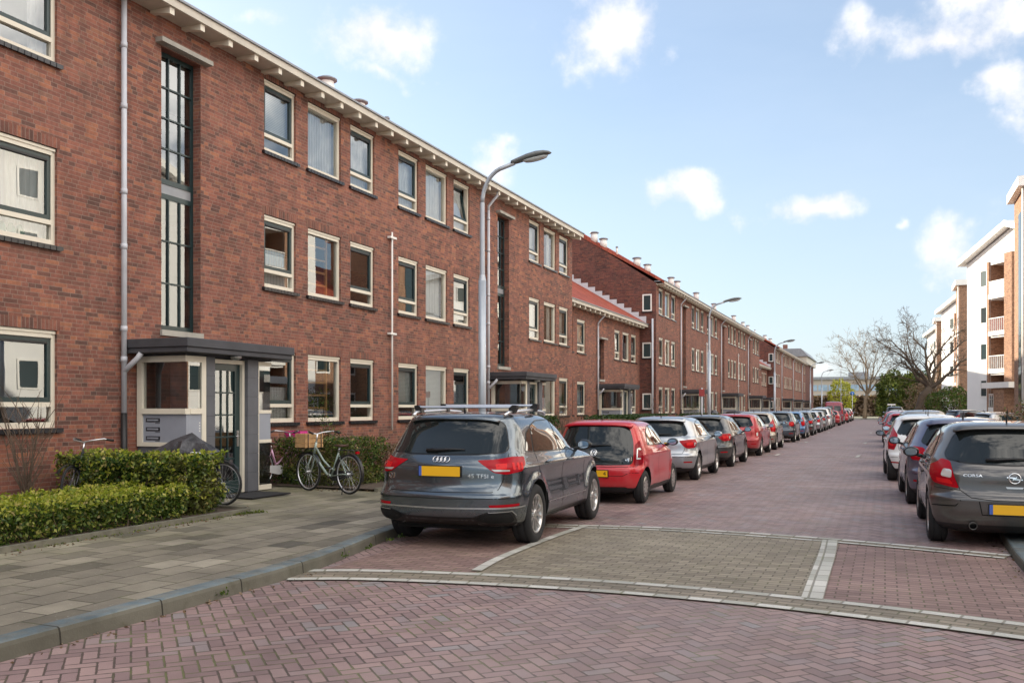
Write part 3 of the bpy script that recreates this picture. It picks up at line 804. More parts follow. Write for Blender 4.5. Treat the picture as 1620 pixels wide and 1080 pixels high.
    # glazed screen beyond the second pillar
    s0, s1 = b+2.18, yb; f = MB()
    f.box(xf-.06, xf+.0, s0, s0+.06, z0, zt-.02, C)
    for (za, zb2) in ((zt-.09, zt-.02), (1.60, 1.66), (1.06, 1.12), (z0, z0+.09)): f.box(xf-.06, xf+.002, s0+.06, s1, za, zb2, C); f.box(X+.05, xf-.06, s1-.06, s1-.002, za, zb2, C)
    sc = f.build('glass_screen', parent)
    for (za, zb2) in ((1.66, zt-.09), (z0+.09, 1.06)):
        p = MB(); p.quad((xf-.02, s0+.06, za), (xf-.02, s1-.02, za), (xf-.02, s1-.02, zb2), (xf-.02, s0+.06, zb2), M['pane']); p.build('pane', sc); p = MB(); p.quad((X+.05, s1-.02, za), (X+.05, s1-.02, zb2), (xf-.02, s1-.02, zb2), (xf-.02, s1-.02, za), M['pane'])
        p.build('pane', sc)
    MB().box(xf-.035, xf-.01, s0+.06, s1-.02, 1.12, 1.60, M['panel']).build('screen_panel', sc)
    # hall behind: dark, so the glass does not look onto the outer wall
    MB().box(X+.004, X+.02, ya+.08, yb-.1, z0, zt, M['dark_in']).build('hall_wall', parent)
    if lod < 2:
        MB().ball((xc-.18, b+1.45, 2.585), (.10, .10, .055), M['steel'], 14, 8).build('porch_lamp', parent)
        MB().tube([(X+.085, yp, 2.30), (X+.28, yp+.10, 2.52), (X+.33, yp+.12, 2.6)], .045, M['zinc'], 10).build('canopy_spout', parent)

def vent(parent, x, y, z, r, h, cap=True):
    m = MB(); m.lathe([(0, 0), (r, 0), (r, h*.62), (r*.92, h*.66), (r*.92, h*.80)], (x, y, z), (0, 0, 1), M['white'], 14)
    m.lathe([(r*.6, h*.78), (r*1.35, h*.86), (r*1.35, h*.92), (r*.9, h), (0, h)], (x, y, z), (0, 0, 1), M['zincd'], 14)
    m.build('roof_vent', parent)

random.seed(5)
UP = ['curtain', 'half', 'blind', 'curtain', 'low', None]
GR = ['blind', 'half', None, 'blind', 'low', 'curtain']
def block(name, label, X, y0, y1, floors, pipes, extra_tri=(), eave=EAVE, lod=0, gable_win=True, rods=(), special=None, porches=True, tri_only=None, slot=False, ppo=0., group=None):
    b = empty(name, (0, 0, 0)); tag(b, label, 'apartment block', group)
    LVs = LV[:floors]; ops = []; wins = []; stairs = []
    def add_tri(base, T, lodx, blocked=()):
        for i, (a, c, k) in enumerate(T):
            for fl, (za, zb) in enumerate(LVs):
                yy0, yy1 = base+a, base+c
                if yy0 < y0+.15 or yy1 > y1-.1: continue
                wins.append((yy0, yy1, za, zb, k, fl, i, base))
                ops.append((yy0, yy1, za, zb))
    tri = [] if tri_only is None else tri_only
    for p in pipes:
        if slot:
            add_tri(p, [(3.10, 4.15, 'casement'), (4.62, 5.92, 'fixed'), (6.33, 7.42, 'casement')], lod)
            stairs.append((p+.45, p+1.25, 3.06, eave-1.35)); add_tri(p, [(-6.2, -5.1, 'casement'), (-4.75, -3.5, 'fixed'), (-2.9, -1.7, 'casement')], lod)
        else:
            add_tri(p, TRI, lod); add_tri(p, TRI2, lod); stairs.append((p+STAIR[0], p+STAIR[1], 3.06, eave-.68))
    for base, T in extra_tri: add_tri(base, T, lod)
    sops = [(a, c, d, e, .25) for a, c, d, e in stairs if a > y0+.1 and c < y1]
    mb = MB(); wall_front(mb, X, y0, y1, -.05, eave-.02, ops+sops, .14, M['brick'])
    ridge = 5.25; xe = X+.46; xr = xe-ridge; zr = eave+ridge*.6; xb = xr-ridge+.3
    for yy, s in ((y0, -1), (y1, 1)):
        pts = [(X, yy, -.05), (X, yy, eave-.10), (xr, yy, zr-.05), (xb, yy, eave-.10), (xb, yy, -.05)]
        pts = [(x, y+s*0.0, z) for x, y, z in pts]
        mb.add(pts, [(0, 1, 2, 3, 4) if s < 0 else (4, 3, 2, 1, 0)], M['brick_gable'])
    mb.quad((xb, y0, -.05), (xb, y0, eave), (xb, y1, eave), (xb, y1, -.05), M['brick'])
    mb.build('wall', b)
    wi = 0
    for (a, c, za, zb, k, fl, i, base) in wins:
        cov = random.choice(GR if fl == 0 else UP); tl = False
        if special and (round(base, 1), i, fl, round(a, 1)) in special: cov, tl = special[(round(base, 1), i, fl, round(a, 1))]
        dist = (a+c)/2
        l = 0 if dist < 26 else (1 if dist < 60 else 2)
        put_window(b, X, a, c, za, zb, k, cov, l, tl)
    for a, c, d, e in stairs:
        if a > y0+.1 and c < y1: stair_window(b, X, a, c, d, e, 0 if a < 30 else (1 if a < 60 else 2), green=not slot)
    for p in pipes:
        l = 0 if p < 30 else (1 if p < 60 else 2)
        if p > y0: pipe(b, X, p, eave if p > 12 or floors == 2 else eave+.55, lod=l, swan=p > 12)
        if porches and p > y0-.2: porch(b, X, p+ppo, l)
    eaves(b, X, y0, y1, eave, ph=0 if lod == 0 else .1)
    roof(b, X, y0, y1, eave, edge=.04)
    for (ry, z0, z1) in rods:
        r = MB().tube([(X+.07, ry, z0), (X+.07, ry, z1)], .024, M['white'], 8)
        for z in (z1-.17, 3.55): r.box(X+.02, X+.12, ry-.15, ry+.15, z, z+.05, M['white'])
        r.build('vent_tube', b)
    # dark inner skin a little behind the wall openings keeps rooms dim
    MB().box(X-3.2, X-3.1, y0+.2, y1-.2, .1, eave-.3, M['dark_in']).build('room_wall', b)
    # floors
    fl = MB()
    for z in (3.02, 5.78): 
        if z < eave-1: fl.box(X-3.1, X-.52, y0+.2, y1-.2, z, z+.12, M['creamd'])
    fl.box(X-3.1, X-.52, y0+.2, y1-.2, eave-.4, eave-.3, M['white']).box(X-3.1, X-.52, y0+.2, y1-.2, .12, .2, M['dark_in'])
    fl.build('floor_slab', b)
    return b

b11 = round(11.4, 1)
sp = {}
def spc(base, idx, fl, a, cov, tilt=False): sp[(round(base, 1), idx, fl, round(base+a, 1))] = (cov, tilt)
P0 = 11.40; MOD = 14.83
# what each near window shows
spc(P0, 0, 2, 3.75, 'blind'); spc(P0, 1, 2, 5.26, 'curtain'); spc(P0, 2, 2, 6.96, 'curtain')
spc(P0, 0, 1, 3.75, 'low'); spc(P0, 1, 1, 5.26, 'ladder'); spc(P0, 2, 1, 6.96, None)
spc(P0, 0, 0, 3.75, 'low'); spc(P0, 1, 0, 5.26, 'ladder'); spc(P0, 2, 0, 6.96, None)
spc(P0, 0, 2, 9.25, 'curtain'); spc(P0, 1, 2, 10.76, 'curtain'); spc(P0, 2, 2, 12.50, 'curtain', 'in')
spc(P0, 0, 1, 9.25, None); spc(P0, 1, 1, 10.76, 'curtain'); spc(P0, 2, 1, 12.50, 'low')
spc(P0, 0, 0, 9.25, 'blind'); spc(P0, 1, 0, 10.76, 'blind'); spc(P0, 2, 0, 12.50, None)
Pm = P0-MOD
spc(Pm, 2, 2, 12.50, 'half'); spc(Pm, 2, 1, 12.50, 'curtain'); spc(Pm, 2, 0, 12.50, 'grey')
A = block('apartment_block', 'nearest long red brick block of flats with cream window frames and white eaves brackets', FX, -18, 34.76, 3, [P0-MOD, P0, P0+MOD], rods=[(20.2, 1.15, 6.15)], special=sp)
for (px, x, r, h, py) in ((517, -14., .21, .58, 123), (568, -14.3, .2, .55, 159), (612, -14.5, .07, .5, 185)):
    yy, zz = onX(px, x, py); vent(A, x, yy, zz-h, r, h)
B = block('apartment_block', 'low two-storey brick block with red tiled roof, set back between the first two tall blocks', FX-.92, 34.76, 49.26, 2, [41.10], eave=6.30, slot=True, lod=1, extra_tri=())
P1 = 55.50
C = block('apartment_block', 'long three-storey brick block behind the second street lamp, end gable with three small windows', FX, 49.26, 93.8, 3, [P1, P1+MOD, P1+2*MOD], extra_tri=[(P1-MOD, TRI2)], lod=1, rods=[(64.3, 1.2, 6.3), (79.2, 1.2, 6.3)])
D = block('apartment_block', 'small two-storey link block set back beyond the long middle block', FX-.92, 93.8, 108.2, 2, [100.1], eave=6.30, slot=True, lod=2)
E_ = block('apartment_block', 'farthest three-storey brick terrace on the left beside the third street lamp', FX, 108.2, 151, 3, [108.2+6.2, 108.2+6.2+MOD, 108.2+6.2+2*MOD], extra_tri=[(108.2+6.2-MOD, TRI2)], lod=2)
def small_windows(parent, Y, X0=-12.39, X1=-11.87):
    for (z0, z1) in ((1.62, 2.5), (4.45, 5.3), (7.02, 7.96)):
        m = MB(); fw = .07
        m.box(X0, X1, Y-.03, Y+.02, z0, z0+fw, M['white']).box(X0, X1, Y-.03, Y+.02, z1-fw, z1, M['white']).box(X0, X0+fw, Y-.03, Y+.02, z0+fw, z1-fw, M['white']).box(X1-fw, X1, Y-.03, Y+.02, z0+fw, z1-fw, M['white'])
        w = m.build('gable_window', parent)
        MB().box(X0+fw, X1-fw, Y-.012, Y-.006, z0+fw, z1-fw, M['gpane']).build('pane', w)
        MB().box(X0-.05, X1+.05, Y-.06, Y, z0-.07, z0-.003, M['sill']).build('sill', w)
def gp():
    t = NT('dark_window_glass'); return t.out(t.pbr((.03, .05, .055), .04, 0, None, .8))
M['gpane'] = gp()
small_windows(C, 49.26); small_windows(E_, 108.2)
MB().tube([(FX-.46, 49.19, PZ), (FX-.46+.35, 49.19, PZ)], .01, M['zinc']) 
m = MB().tube([(FX-.18, 49.17, .2), (FX-.18, 49.17, 6.6)], .055, M['zinc'], 8); m.build('drainpipe', C)
# stepped lead flashing where the low roofs meet the tall gables
for par, Y, x0, z0 in ((C, 49.24, FX-.92, 6.30), (E_, 108.18, FX-.92, 6.30)):
    m = MB(); k = 0
    xe = x0+.46
    while k < 12:
        x = xe-.25-k*.42; z = z0+.10+(xe-x)*.6
        m.box(x-.26, x+.16, Y-.015, Y+.004, z-.22, z+.20, M['zinc']); k += 1
    m.build('stepped_flashing', par)
for par, Y in ((C, 49.6), (E_, 108.5)):
    for (px_, x, r, h, top) in (((0, -15.4, .20, .62, 12.0), (0, -14.85, .20, .55, 11.6), (0, -12.9, .2, .5, 10.5), (0, -12.3, .18, .45, 10.2), (0, -14.0, .06, .5, 11.0))):
        zr_ = EAVE+(FX+.46-x)*.6; vent(par, x, Y+(.4 if r > .1 else .2), zr_-.05, r, h)
for y in (62, 64, 71, 79, 90): vent(C, -13.6, y, EAVE+(FX+.46+13.6)*.6-.05, .2, .62)
# block closing the row, with pale cornice
F = empty('corner_building'); tag(F, 'brick building with wide white cornice closing the left row', 'building')
MB().box(-24, -12.2, 156, 176, 0, 9.0, M['brick_gable']).build('wall', F)
MB().box(-24.5, -11.8, 155.5, 176.5, 9.0, 10.1, M['creamd']).build('cornice', F)
MB().prism([(-24.8, 10.1), (-11.5, 10.1), (-12.7, 11.4), (-22, 11.4)], 'y', 155.2, 176.8, M['zincd']).build('roof', F)
for (x, z) in ((-14.9, 6.9), (-14.9, 4.1), (-14.9, 1.5), (-19, 6.9)):
    w = MB().box(x, x+1.9, 155.93, 155.99, z, z+1.7, M['white']).build('window', F)
    for i in (0, 1): MB().box(x+.15+.87*i, x+.88+.87*i, 155.9, 155.94, z+.15, z+1.55, M['gpane']).build('pane', w)
MB().box(-16, -15.3, 160, 161, 11.4, 12.4, M['brick']).build('chimney', F)
# doormat in front of the near porch
tag(MB().box(-10.5, -9.75, P0+.98, P0+2.05, PZ+.06, PZ+.078, M['mat']).build('doormat'), 'black doormat on the paving in front of the nearest porch door', 'doormat')
# ------------------------------------------------------------------ right-hand white blocks
def white_block(far, label, theta, pier=True, group=None):
    """facade runs from y=0 (near end) to y=10.6 (far end) in local space, faces -x"""
    W = 10.6
    nx, ny = far[0]+math.sin(theta)*W, far[1]-math.cos(theta)*W
    b = empty('white_apartment_block', (nx, ny, 0), theta); tag(b, label, 'apartment block', group)
    RD = M['render']; OB = M['obrick']
    def Y(s): return W-s
    za = 12.7; zp = 14.5
    # wall with loggia opening s 2.9..4.9
    mb = MB(); L0, L1 = Y(4.9), Y(2.9)
    lvl = [(1.75, 4.1), (4.55, 6.85), (7.3, 9.6), (10.0, 12.2)]
    ops = [(L0, L1, a, c) for a, c in lvl]
    # front quads around holes
    ys = [0, L0, L1, W]
    def top(y): return za+(zp-za)*(1-abs(y-W*.5)/(W*.5))
    for i, (a, c) in enumerate(((0, L0), (L1, W))):
        pts = [a]+([W*.5] if a < W*.5 < c else [])+[c]
        mb.add([(0, a, 0), (0, c, 0)]+[(0, y, top(y)) for y in reversed(pts)], [list(range(2+len(pts)))[::-1]], RD)
    z = 0
    for a, c in lvl+[(99, 99)]:
        if a > 90: mb.add([(0, L0, z), (0, L1, z), (0, L1, top(L1)), (0, L0, top(L0))], [(3, 2, 1, 0)], RD)
        else: mb.add([(0, L0, z), (0, L1, z), (0, L1, a), (0, L0, a)], [(3, 2, 1, 0)], RD)
        z = c
    for a, c in lvl:
        for (p, q) in (((0, L0), (1.4, L0)), ((0, L1), (1.4, L1))):
            mb.quad((p[0], p[1], a), (q[0], q[1], a), (q[0], q[1], c), (p[0], p[1], c), OB)
        mb.quad((1.4, L0, a), (1.4, L1, a), (1.4, L1, c), (1.4, L0, c), OB)
        mb.quad((0, L0, a), (0, L1, a), (1.4, L1, a), (1.4, L0, a), M['concrete']); mb.quad((0, L0, c), (0, L1, c), (1.4, L1, c), (1.4, L0, c), RD)
    dp = 9
    for yy in (0, W): mb.quad((0, yy, 0), (dp, yy, 0), (dp, yy, za), (0, yy, za), RD)
    mb.quad((dp, 0, 0), (dp, W, 0), (dp, W, za), (dp, 0, za), RD)
    mb.build('wall', b)
    r = MB()
    t = .42
    for (y0, z0, y1, z1) in ((-.45, za-.1, W*.5, zp+.1), (W*.5, zp+.1, W+.5, za-.1)):
        r.add([(-.55, y0, z0), (-.55, y1, z1), (dp+.3, y1, z1), (dp+.3, y0, z0), (-.55, y0, z0+t), (-.55, y1, z1+t), (dp+.3, y1, z1+t), (dp+.3, y0, z0+t)],
              [(0, 1, 2, 3), (4, 7, 6, 5), (0, 4, 5, 1), (1, 5, 6, 2), (2, 6, 7, 3), (3, 7, 4, 0)], M['white'])
    r.build('roof', b)
    # brick pier and brick strip framing the loggia
    MB().box(-.28, .02, Y(5.78), Y(4.92), 0, 12.75, OB).build('brick_pier', b)
    MB().box(-.10, .02, Y(2.88), Y(2.62), 1.2, 12.45, OB).build('brick_pier', b)
    for a, c in lvl:
        s = MB().box(-.18, .02, L0-.0, L1, a-.32, a-.005, M['white']).build('balcony_slab', b)
        rl = MB(); rl.box(-.15, -.11, L0+.02, L1-.02, a+.92, a+.97, M['white'])
        for k in range(9): y = L0+.05+(L1-L0-.1)*k/8; rl.box(-.14, -.12, y-.012, y+.012, a, a+.92, M['white'])
        rl.quad((-.12, L0+.03, a+.05), (-.12, L1-.03, a+.05), (-.12, L1-.03, a+.88), (-.12, L0+.03, a+.88), M['pane'])
        rl.build('balcony_railing', b)
    for s0, s1 in ((1.72, 2.58), (6.6, 7.6), (8.4, 9.4)):
        for k in range(4):
            z = 2.5+2.72*k; w = MB(); a, c = Y(s1), Y(s0)
            w.box(-.05, .01, a, c, z, z+.08, M['white']).box(-.05, .01, a, c, z+1.22, z+1.3, M['white']).box(-.05, .01, a, a+.09, z+.08, z+1.22, M['white']).box(-.05, .01, c-.09, c, z+.08, z+1.22, M['white'])
            wo = w.build('window', b)
            MB().box(-.02, -.006, a+.09, c-.09, z+.08, z+1.22, M['gpane']).build('pane', wo)
    # low porch at the foot
    MB().box(-1.6, -.3, Y(7.4), Y(4.3), 3.1, 3.5, M['white']).build('entrance_roof', b)
    MB().box(-1.4, -.4, Y(6.6), Y(5.4), 0, 3.1, OB).build('entrance_pier', b)
    return b
TH = R(27.5)
def stair_tower(x, y, label, h=13.0, dx=0):
    b = empty('brick_stair_tower', (x, y, 0)); tag(b, label, 'stair tower')
    MB().box(0, 5, 0, 4.2, 0, h, M['obrick']).build('wall', b)
    MB().box(-.35, 5.3, -.25, 4.45, h, h+.5, M['white']).build('roof', b)
    MB().tube([(-.08, .15, .2), (-.08, .15, h)], .06, M['white'], 8).build('drainpipe', b)
    MB().box(-.02, .0, 1.4, 2.4, 2., h-1., M['gpane']).build('stair_window', b)
    return b
white_block((5.85, 78), 'tall white rendered block with gable roof and brick loggia at the right edge', TH)
stair_tower(6.62, 52.9, 'orange brick stair tower with white gutter cut by the right edge of the photo')
white_block((6.1, 117), 'second white gabled block, half hidden by the nearer white block', TH)
stair_tower(6.35, 93.4, 'narrow orange brick tower left of the nearest white gable')
white_block((6.1, 155), 'most distant white gabled block on the right, behind the bare trees', TH)
stair_tower(6.3, 131, 'farthest orange brick tower on the right of the street')
# blocks outside the frame to the right: they show in the windows and car paint
for i, (y, l) in enumerate(((42, 'white gabled block outside the right edge, mirrored in far windows'), (31, 'white gabled block facing the near porch, mirrored in the glass'), (20.3, 'white gabled block beside the camera on the right'))):
    white_block((9.5, y+6), l, R(6))
for i, (y, l) in enumerate(((53, 'brick house with tall chimney out of frame on the right'), (3, 'brick house wing out of frame on the right, beside the camera'))):
    b = empty('brick_house', (9.6, y-6, 0)); tag(b, l, 'house')
    MB().box(0, 9, 0, 12.4, 0, 8.5, M['obrick']).build('wall', b)
    MB().prism([(-.4, 8.5), (9.4, 8.5), (4.5, 11.8)], 'y', -.3, 12.7, M['tile']).build('roof', b)
    MB().box(3.8, 5.2, 4, 5.4, 10.5, 13.2, M['obrick']).build('chimney', b)
    for k in range(3):
        for yy in (1.2, 4.2, 8.2, 10.6 if False else 10.2):
            z = 1.3+2.6*k; w = MB().box(-.05, .02, yy, yy+1.5, z, z+1.4, M['white']).build('window', b); MB().box(-.06, -.04, yy+.12, yy+1.38, z+.12, z+1.28, M['gpane']).build('pane', w)

# far office behind the junction
o = empty('office_building'); tag(o, 'long low office building with pale glass bands beyond the end of the street', 'office building')
MB().box(-46, 40, 255, 275, 0, 9.2, simple('pale_office_panel', (.42, .36, .30), .8, var=.1, scale=.2)).build('wall', o)
for z in (4.6, 7.2):
    m = MB(); x = -45
    while x < 39:
        m.box(x, x+2.3, 254.9, 254.98, z-1., z+.6, M['officeg']) if 'officeg' in M else m.box(x, x+2.3, 254.9, 254.98, z-1., z+.6, M.setdefault('officeg', simple('pale_blue_glass', (.30, .40, .50), .12, var=.3, scale=.4)))
        x += 2.6
    m.build('window_band', o)
MB().box(-46.3, 40.3, 254.5, 275.5, 9.2, 9.9, M['zincd']).build('roof_edge', o)
MB().box(-9, -4, 258, 268, 9.9, 11.2, M['zincd']).build('plant_room', o)

# ------------------------------------------------------------------ foliage
rng = np.random.default_rng(7)
M['leaf_bright'] = leaf_mat('bright_green_leaf', [(0, (.05, .075, .018)), (.5, (.11, .14, .03)), (1, (.23, .25, .06))], .35)
def leaves(name, pts, size, mat, parent=None, flat=.0, aspect=.55, upb=.0):
    """pts Nx3: leaf centres -> one mesh of small folded leaf faces"""
    n = len(pts); s = size*rng.uniform(.55, 1.35, n)
    d = rng.normal(size=(n, 3)); d[:, 2] = d[:, 2]*(1-flat)+upb; d /= np.linalg.norm(d, axis=1)[:, None]
    e = rng.normal(size=(n, 3)); e -= (e*d).sum(1)[:, None]*d; e /= np.linalg.norm(e, axis=1)[:, None]
    nn = np.cross(d, e)
    a = pts-d*s[:, None]*.5; b = pts+d*s[:, None]*.5
    l = pts+e*s[:, None]*aspect*.5+nn*s[:, None]*.12; r = pts-e*s[:, None]*aspect*.5+nn*s[:, None]*.12
    V = np.stack([a, l, b, r], 1).reshape(-1, 3)
    me = bpy.data.meshes.new(name); me.vertices.add(4*n); me.vertices.foreach_set('co', V.ravel())
    me.loops.add(4*n); me.loops.foreach_set('vertex_index', np.arange(4*n, dtype=np.int32))
    me.polygons.add(n); me.polygons.foreach_set('loop_start', np.arange(0, 4*n, 4, dtype=np.int32)); me.polygons.foreach_set('loop_total', np.full(n, 4, dtype=np.int32))
    me.materials.append(mat); me.update(calc_edges=True); me.validate()
    return link(name, me, parent)
def vnoise(p, f, seed=0):
    q = p*f+seed
    return (np.sin(q[:, 0]*1.7+np.sin(q[:, 1]*2.3))+np.sin(q[:, 1]*1.9+np.sin(q[:, 2]*2.1+q[:, 0]))+np.sin(q[:, 2]*2.3+np.sin(q[:, 0]*1.3)))/3
def box_pts(n, x0, x1, y0, y1, z0, z1, shell=.16, rough=.05, topr=.06):
    P = np.empty((0, 3))
    while len(P) < n:
        p = rng.uniform((x0, y0, z0), (x1, y1, z1), (n*3, 3))
        d = np.minimum.reduce([p[:, 0]-x0, x1-p[:, 0], p[:, 1]-y0, y1-p[:, 1], z1-p[:, 2]])
        off = vnoise(p, 5)*rough+vnoise(p, 14, 3)*rough*.6
        p = p[(d < shell+rng.exponential(shell*.5, len(p))) & (d > np.maximum(0, off+rough*.3))]
        P = np.concatenate([P, p])
    return P[:n]
def hedge(label, name, x0, x1, y0, y1, z0, z1, n, size, mat, cat='hedge', core=True, group=None, rough=.06, extra=None):
    h = empty(name, ((x0+x1)/2, (y0+y1)/2, z0)); tag(h, label, cat, group)
    c = Vector(h.location)
    P = box_pts(n, x0, x1, y0, y1, z0, z1, rough=rough)
    lo = leaves('foliage', P-np.array(c), size, mat, h)
    if extra:
        P2 = box_pts(extra[0], x0-.03, x1+.03, y0-.03, y1+.03, z1-extra[2], z1+.06, rough=rough); leaves('foliage', P2-np.array(c), size*1.05, extra[1], h, upb=.5)
    if core:
        m = MB(); k = 0
        rs = random.Random(int(abs(x0*100+y0*10)))
        L = max(x1-x0, y1-y0); nst = max(10, int(L*14))
        for i in range(nst):
            x = rs.uniform(x0+.08, x1-.08); y = rs.uniform(y0+.08, y1-.08); z = z0
            p = [(x, y, z)]
            for q in range(4):
                x += rs.uniform(-.07, .07); y += rs.uniform(-.07, .07); z += (z1-z0)*.25*rs.uniform(.7, 1.0); p.append((min(max(x, x0+.03), x1-.03), min(max(y, y0+.03), y1-.03), z))
            m.tube([Vector(q)-c for q in p], [.009, .007, .006, .004, .002], M['twig'], 4, False)
        m.build('stem', h)
    return h
Z0 = PZ+.075
hedge('low clipped hedge with yellow-green variegated leaves along the front garden edge', 'hedge', -10.05, -8.80, 4.3, 9.85, Z0, Z0+.42, 30000, .052, M['leaf_low'], extra=(9000, M['leaf_lime'], .10))
hedge('taller untidy green hedge at right angles to the wall, left of the near porch', 'hedge', -11.3, -8.86, 9.85, 10.72, Z0, Z0+.83, 26000, .058, M['leaf_tall'], rough=.15, extra=(3000, M['leaf_lime'], .60))
hedge('shaggy green shrub hedge behind the crate bicycle', 'shrub', -11.2, -9.35, 14.75, 16.3, Z0, Z0+.92, 15000, .055, M['leaf_tall'], 'shrub', rough=.14, extra=(1500, M['leaf_brown'], .5))
hedge('brownish twiggy shrub between the crate bicycle and the grey car', 'shrub', -9.9, -9.0, 16.35, 18.4, Z0, Z0+.75, 5000, .06, M['leaf_brown'], 'shrub', rough=.16)
hedge('long dark clipped hedge behind the red car in front of the second porch', 'hedge', -9.55, -8.75, 18.6, 25.4, Z0, Z0+1.28, 15000, .075, M['leaf_dark'])
hedge('dark clipped hedge beyond the second porch, behind the silver car', 'hedge', -9.6, -8.75, 29.6, 40.2, Z0, Z0+1.25, 14000, .09, M['leaf_dark'])
hedge('clipped hedge in front of the gabled brick block with small side windows', 'hedge', -9.6, -8.75, 44.6, 54.6, Z0, Z0+1.2, 9000, .12, M['leaf_dark'])
hedge('low clipped hedge far along the left front gardens, beyond the second lamp', 'hedge', -9.6, -8.75, 59, 69.4, Z0, Z0+1.15, 6000, .15, M['leaf_dark'])
def twig_bush(label, x, y, z, h, r, n, mat, name='bare_bush', cat='bush', seed=1, leafn=0, leafm=None, rad=.012):
    b = empty(name, (x, y, z)); tag(b, label, cat); m = MB(); rs = random.Random(seed); tips = []
    for i in range(n):
        a = rs.uniform(0, 2*PI); L = h*rs.uniform(.6, 1.05); lean = r*rs.uniform(.1, 1.)
        p = [Vector((rs.uniform(-.08, .08), rs.uniform(-.08, .08), 0))]
        for k in range(1, 6):
            f = k/5; p.append(Vector((math.cos(a)*lean*f**1.2+rs.uniform(-.03, .03), math.sin(a)*lean*f**1.2+rs.uniform(-.03, .03), L*f)))
        m.tube(p, [rad*(1-.8*k/5) for k in range(6)], mat, 5, False); tips += p[2:]
        for _ in range(5):
            q = p[rs.randint(1, 4)]; aa = rs.uniform(0, 2*PI); l2 = L*rs.uniform(.15, .35)
            e = q+Vector((math.cos(aa)*l2*.6, math.sin(aa)*l2*.6, l2)); m.tube([q, (q+e)/2+Vector((.02, .01, .0)), e], [rad*.45, rad*.35, rad*.15], mat, 4, False); tips.append(e)
    m.build('stem', b)
    if leafn:
        P = np.array([list(rs.choice(tips)) for _ in range(leafn)])+rng.normal(size=(leafn, 3))*.05*h; leaves('foliage', P, .05*max(1, h*.6), leafm, b)
    return b
twig_bush('leafless brown bush against the wall under the nearest ground-floor window', -11.3, 9.35, Z0, 1.75, .55, 16, M['twig'], seed=3)
twig_bush('thin dry sapling with grey tufts below the fixed window by the crate bicycle', -11.2, 16.9, Z0, 1.35, .45, 12, M['twig'], seed=9, leafn=900, leafm=M['leaf_mid'])
twig_bush('leafless rose bush right of the second porch', -10.6, 31.0, Z0, 1.7, .8, 16, M['twig'], seed=12)
twig_bush('leafless bush in front of the set-back low block', -10.4, 44.9, Z0, 1.9, 1.0, 18, M['twig'], seed=14)
twig_bush('leafless spreading bush in front of the gabled block', -10.2, 51.8, Z0, 2.0, 1.3, 22, M['twig'], seed=15, leafn=500, leafm=M['leaf_mid'])

# trees -----------------------------------------------------------------
def tree(label, loc, height, spread, seed, name='bare_tree', lean=(0, 0), trunk_h=.2, r0=.28, levels=5, mat=None, nmain=5, tw=1., leafs=0, leafm=None, lsize=.1, up=.55, group=None):
    rs = random.Random(seed); b = empty(name, loc); tag(b, label, 'tree', group); mat = mat or M['bark']
    tk = MB(); cr = MB(); tips = []
    th = height*trunk_h; p = [Vector((0, 0, -.1))]
    for k in range(1, 6): f = k/5; p.append(Vector((lean[0]*f**1.3+rs.uniform(-.04, .04), lean[1]*f+rs.uniform(-.04, .04), th*f)))
    tk.tube(p, [r0*1.35, r0*1.1, r0, r0*.96, r0*.95, r0], mat, 12)
    top = p[-1]
    def grow(st, d, L, r, lv):
        pts = [st]; dd = d.copy(); n = 5
        for k in range(n):
            dd = (dd+Vector((rs.uniform(-.28, .28), rs.uniform(-.28, .28), rs.uniform(-.12, .22 if lv < 3 else .12)))).normalized()
            pts.append(pts[-1]+dd*L/n)
        rr = [r*(1-.55*k/n) for k in range(n+1)]
        cr.tube(pts, rr, mat, 8 if lv < 2 else (5 if lv < 4 else 3), False)
        if lv >= levels: tips.extend(pts[2:]); return
        nb = (3, 4, 4, 5, 4)[min(lv, 4)]
        for k in range(nb):
            i = rs.randint(2, n) if k else n
            q = pts[i]; a = rs.uniform(0, 2*PI); t = (pts[i]-pts[i-1]).normalized(); o = t.orthogonal().normalized(); o.rotate(Matrix.Rotation(a, 3, t))
            sp = rs.uniform(.45, 1.0) if k else .25
            nd = (t+o*sp+Vector((0, 0, .16))).normalized()
            grow(q, nd, L*rs.uniform(.52, .80), max(rr[i]*rs.uniform(.5, .78), .006*tw), lv+1)
    for k in range(nmain):
        a = 2*PI*k/nmain+rs.uniform(-.4, .4)
        nd = Vector((math.cos(a)*spread/height*1.25, math.sin(a)*spread/height*1.25, up+rs.uniform(.0, .35))).normalized()
        grow(top-Vector((0, 0, rs.uniform(0, .12)*th)), nd, height*.33*rs.uniform(.85, 1.15), r0*rs.uniform(.42, .62), 1)
    tk.build('trunk', b); cr.build('crown', b)
    if leafs:
        P = np.array([list(rs.choice(tips)) for _ in range(leafs)])+rng.normal(size=(leafs, 3))*lsize*1.6; leaves('foliage', P, lsize, leafm, b)
    return b
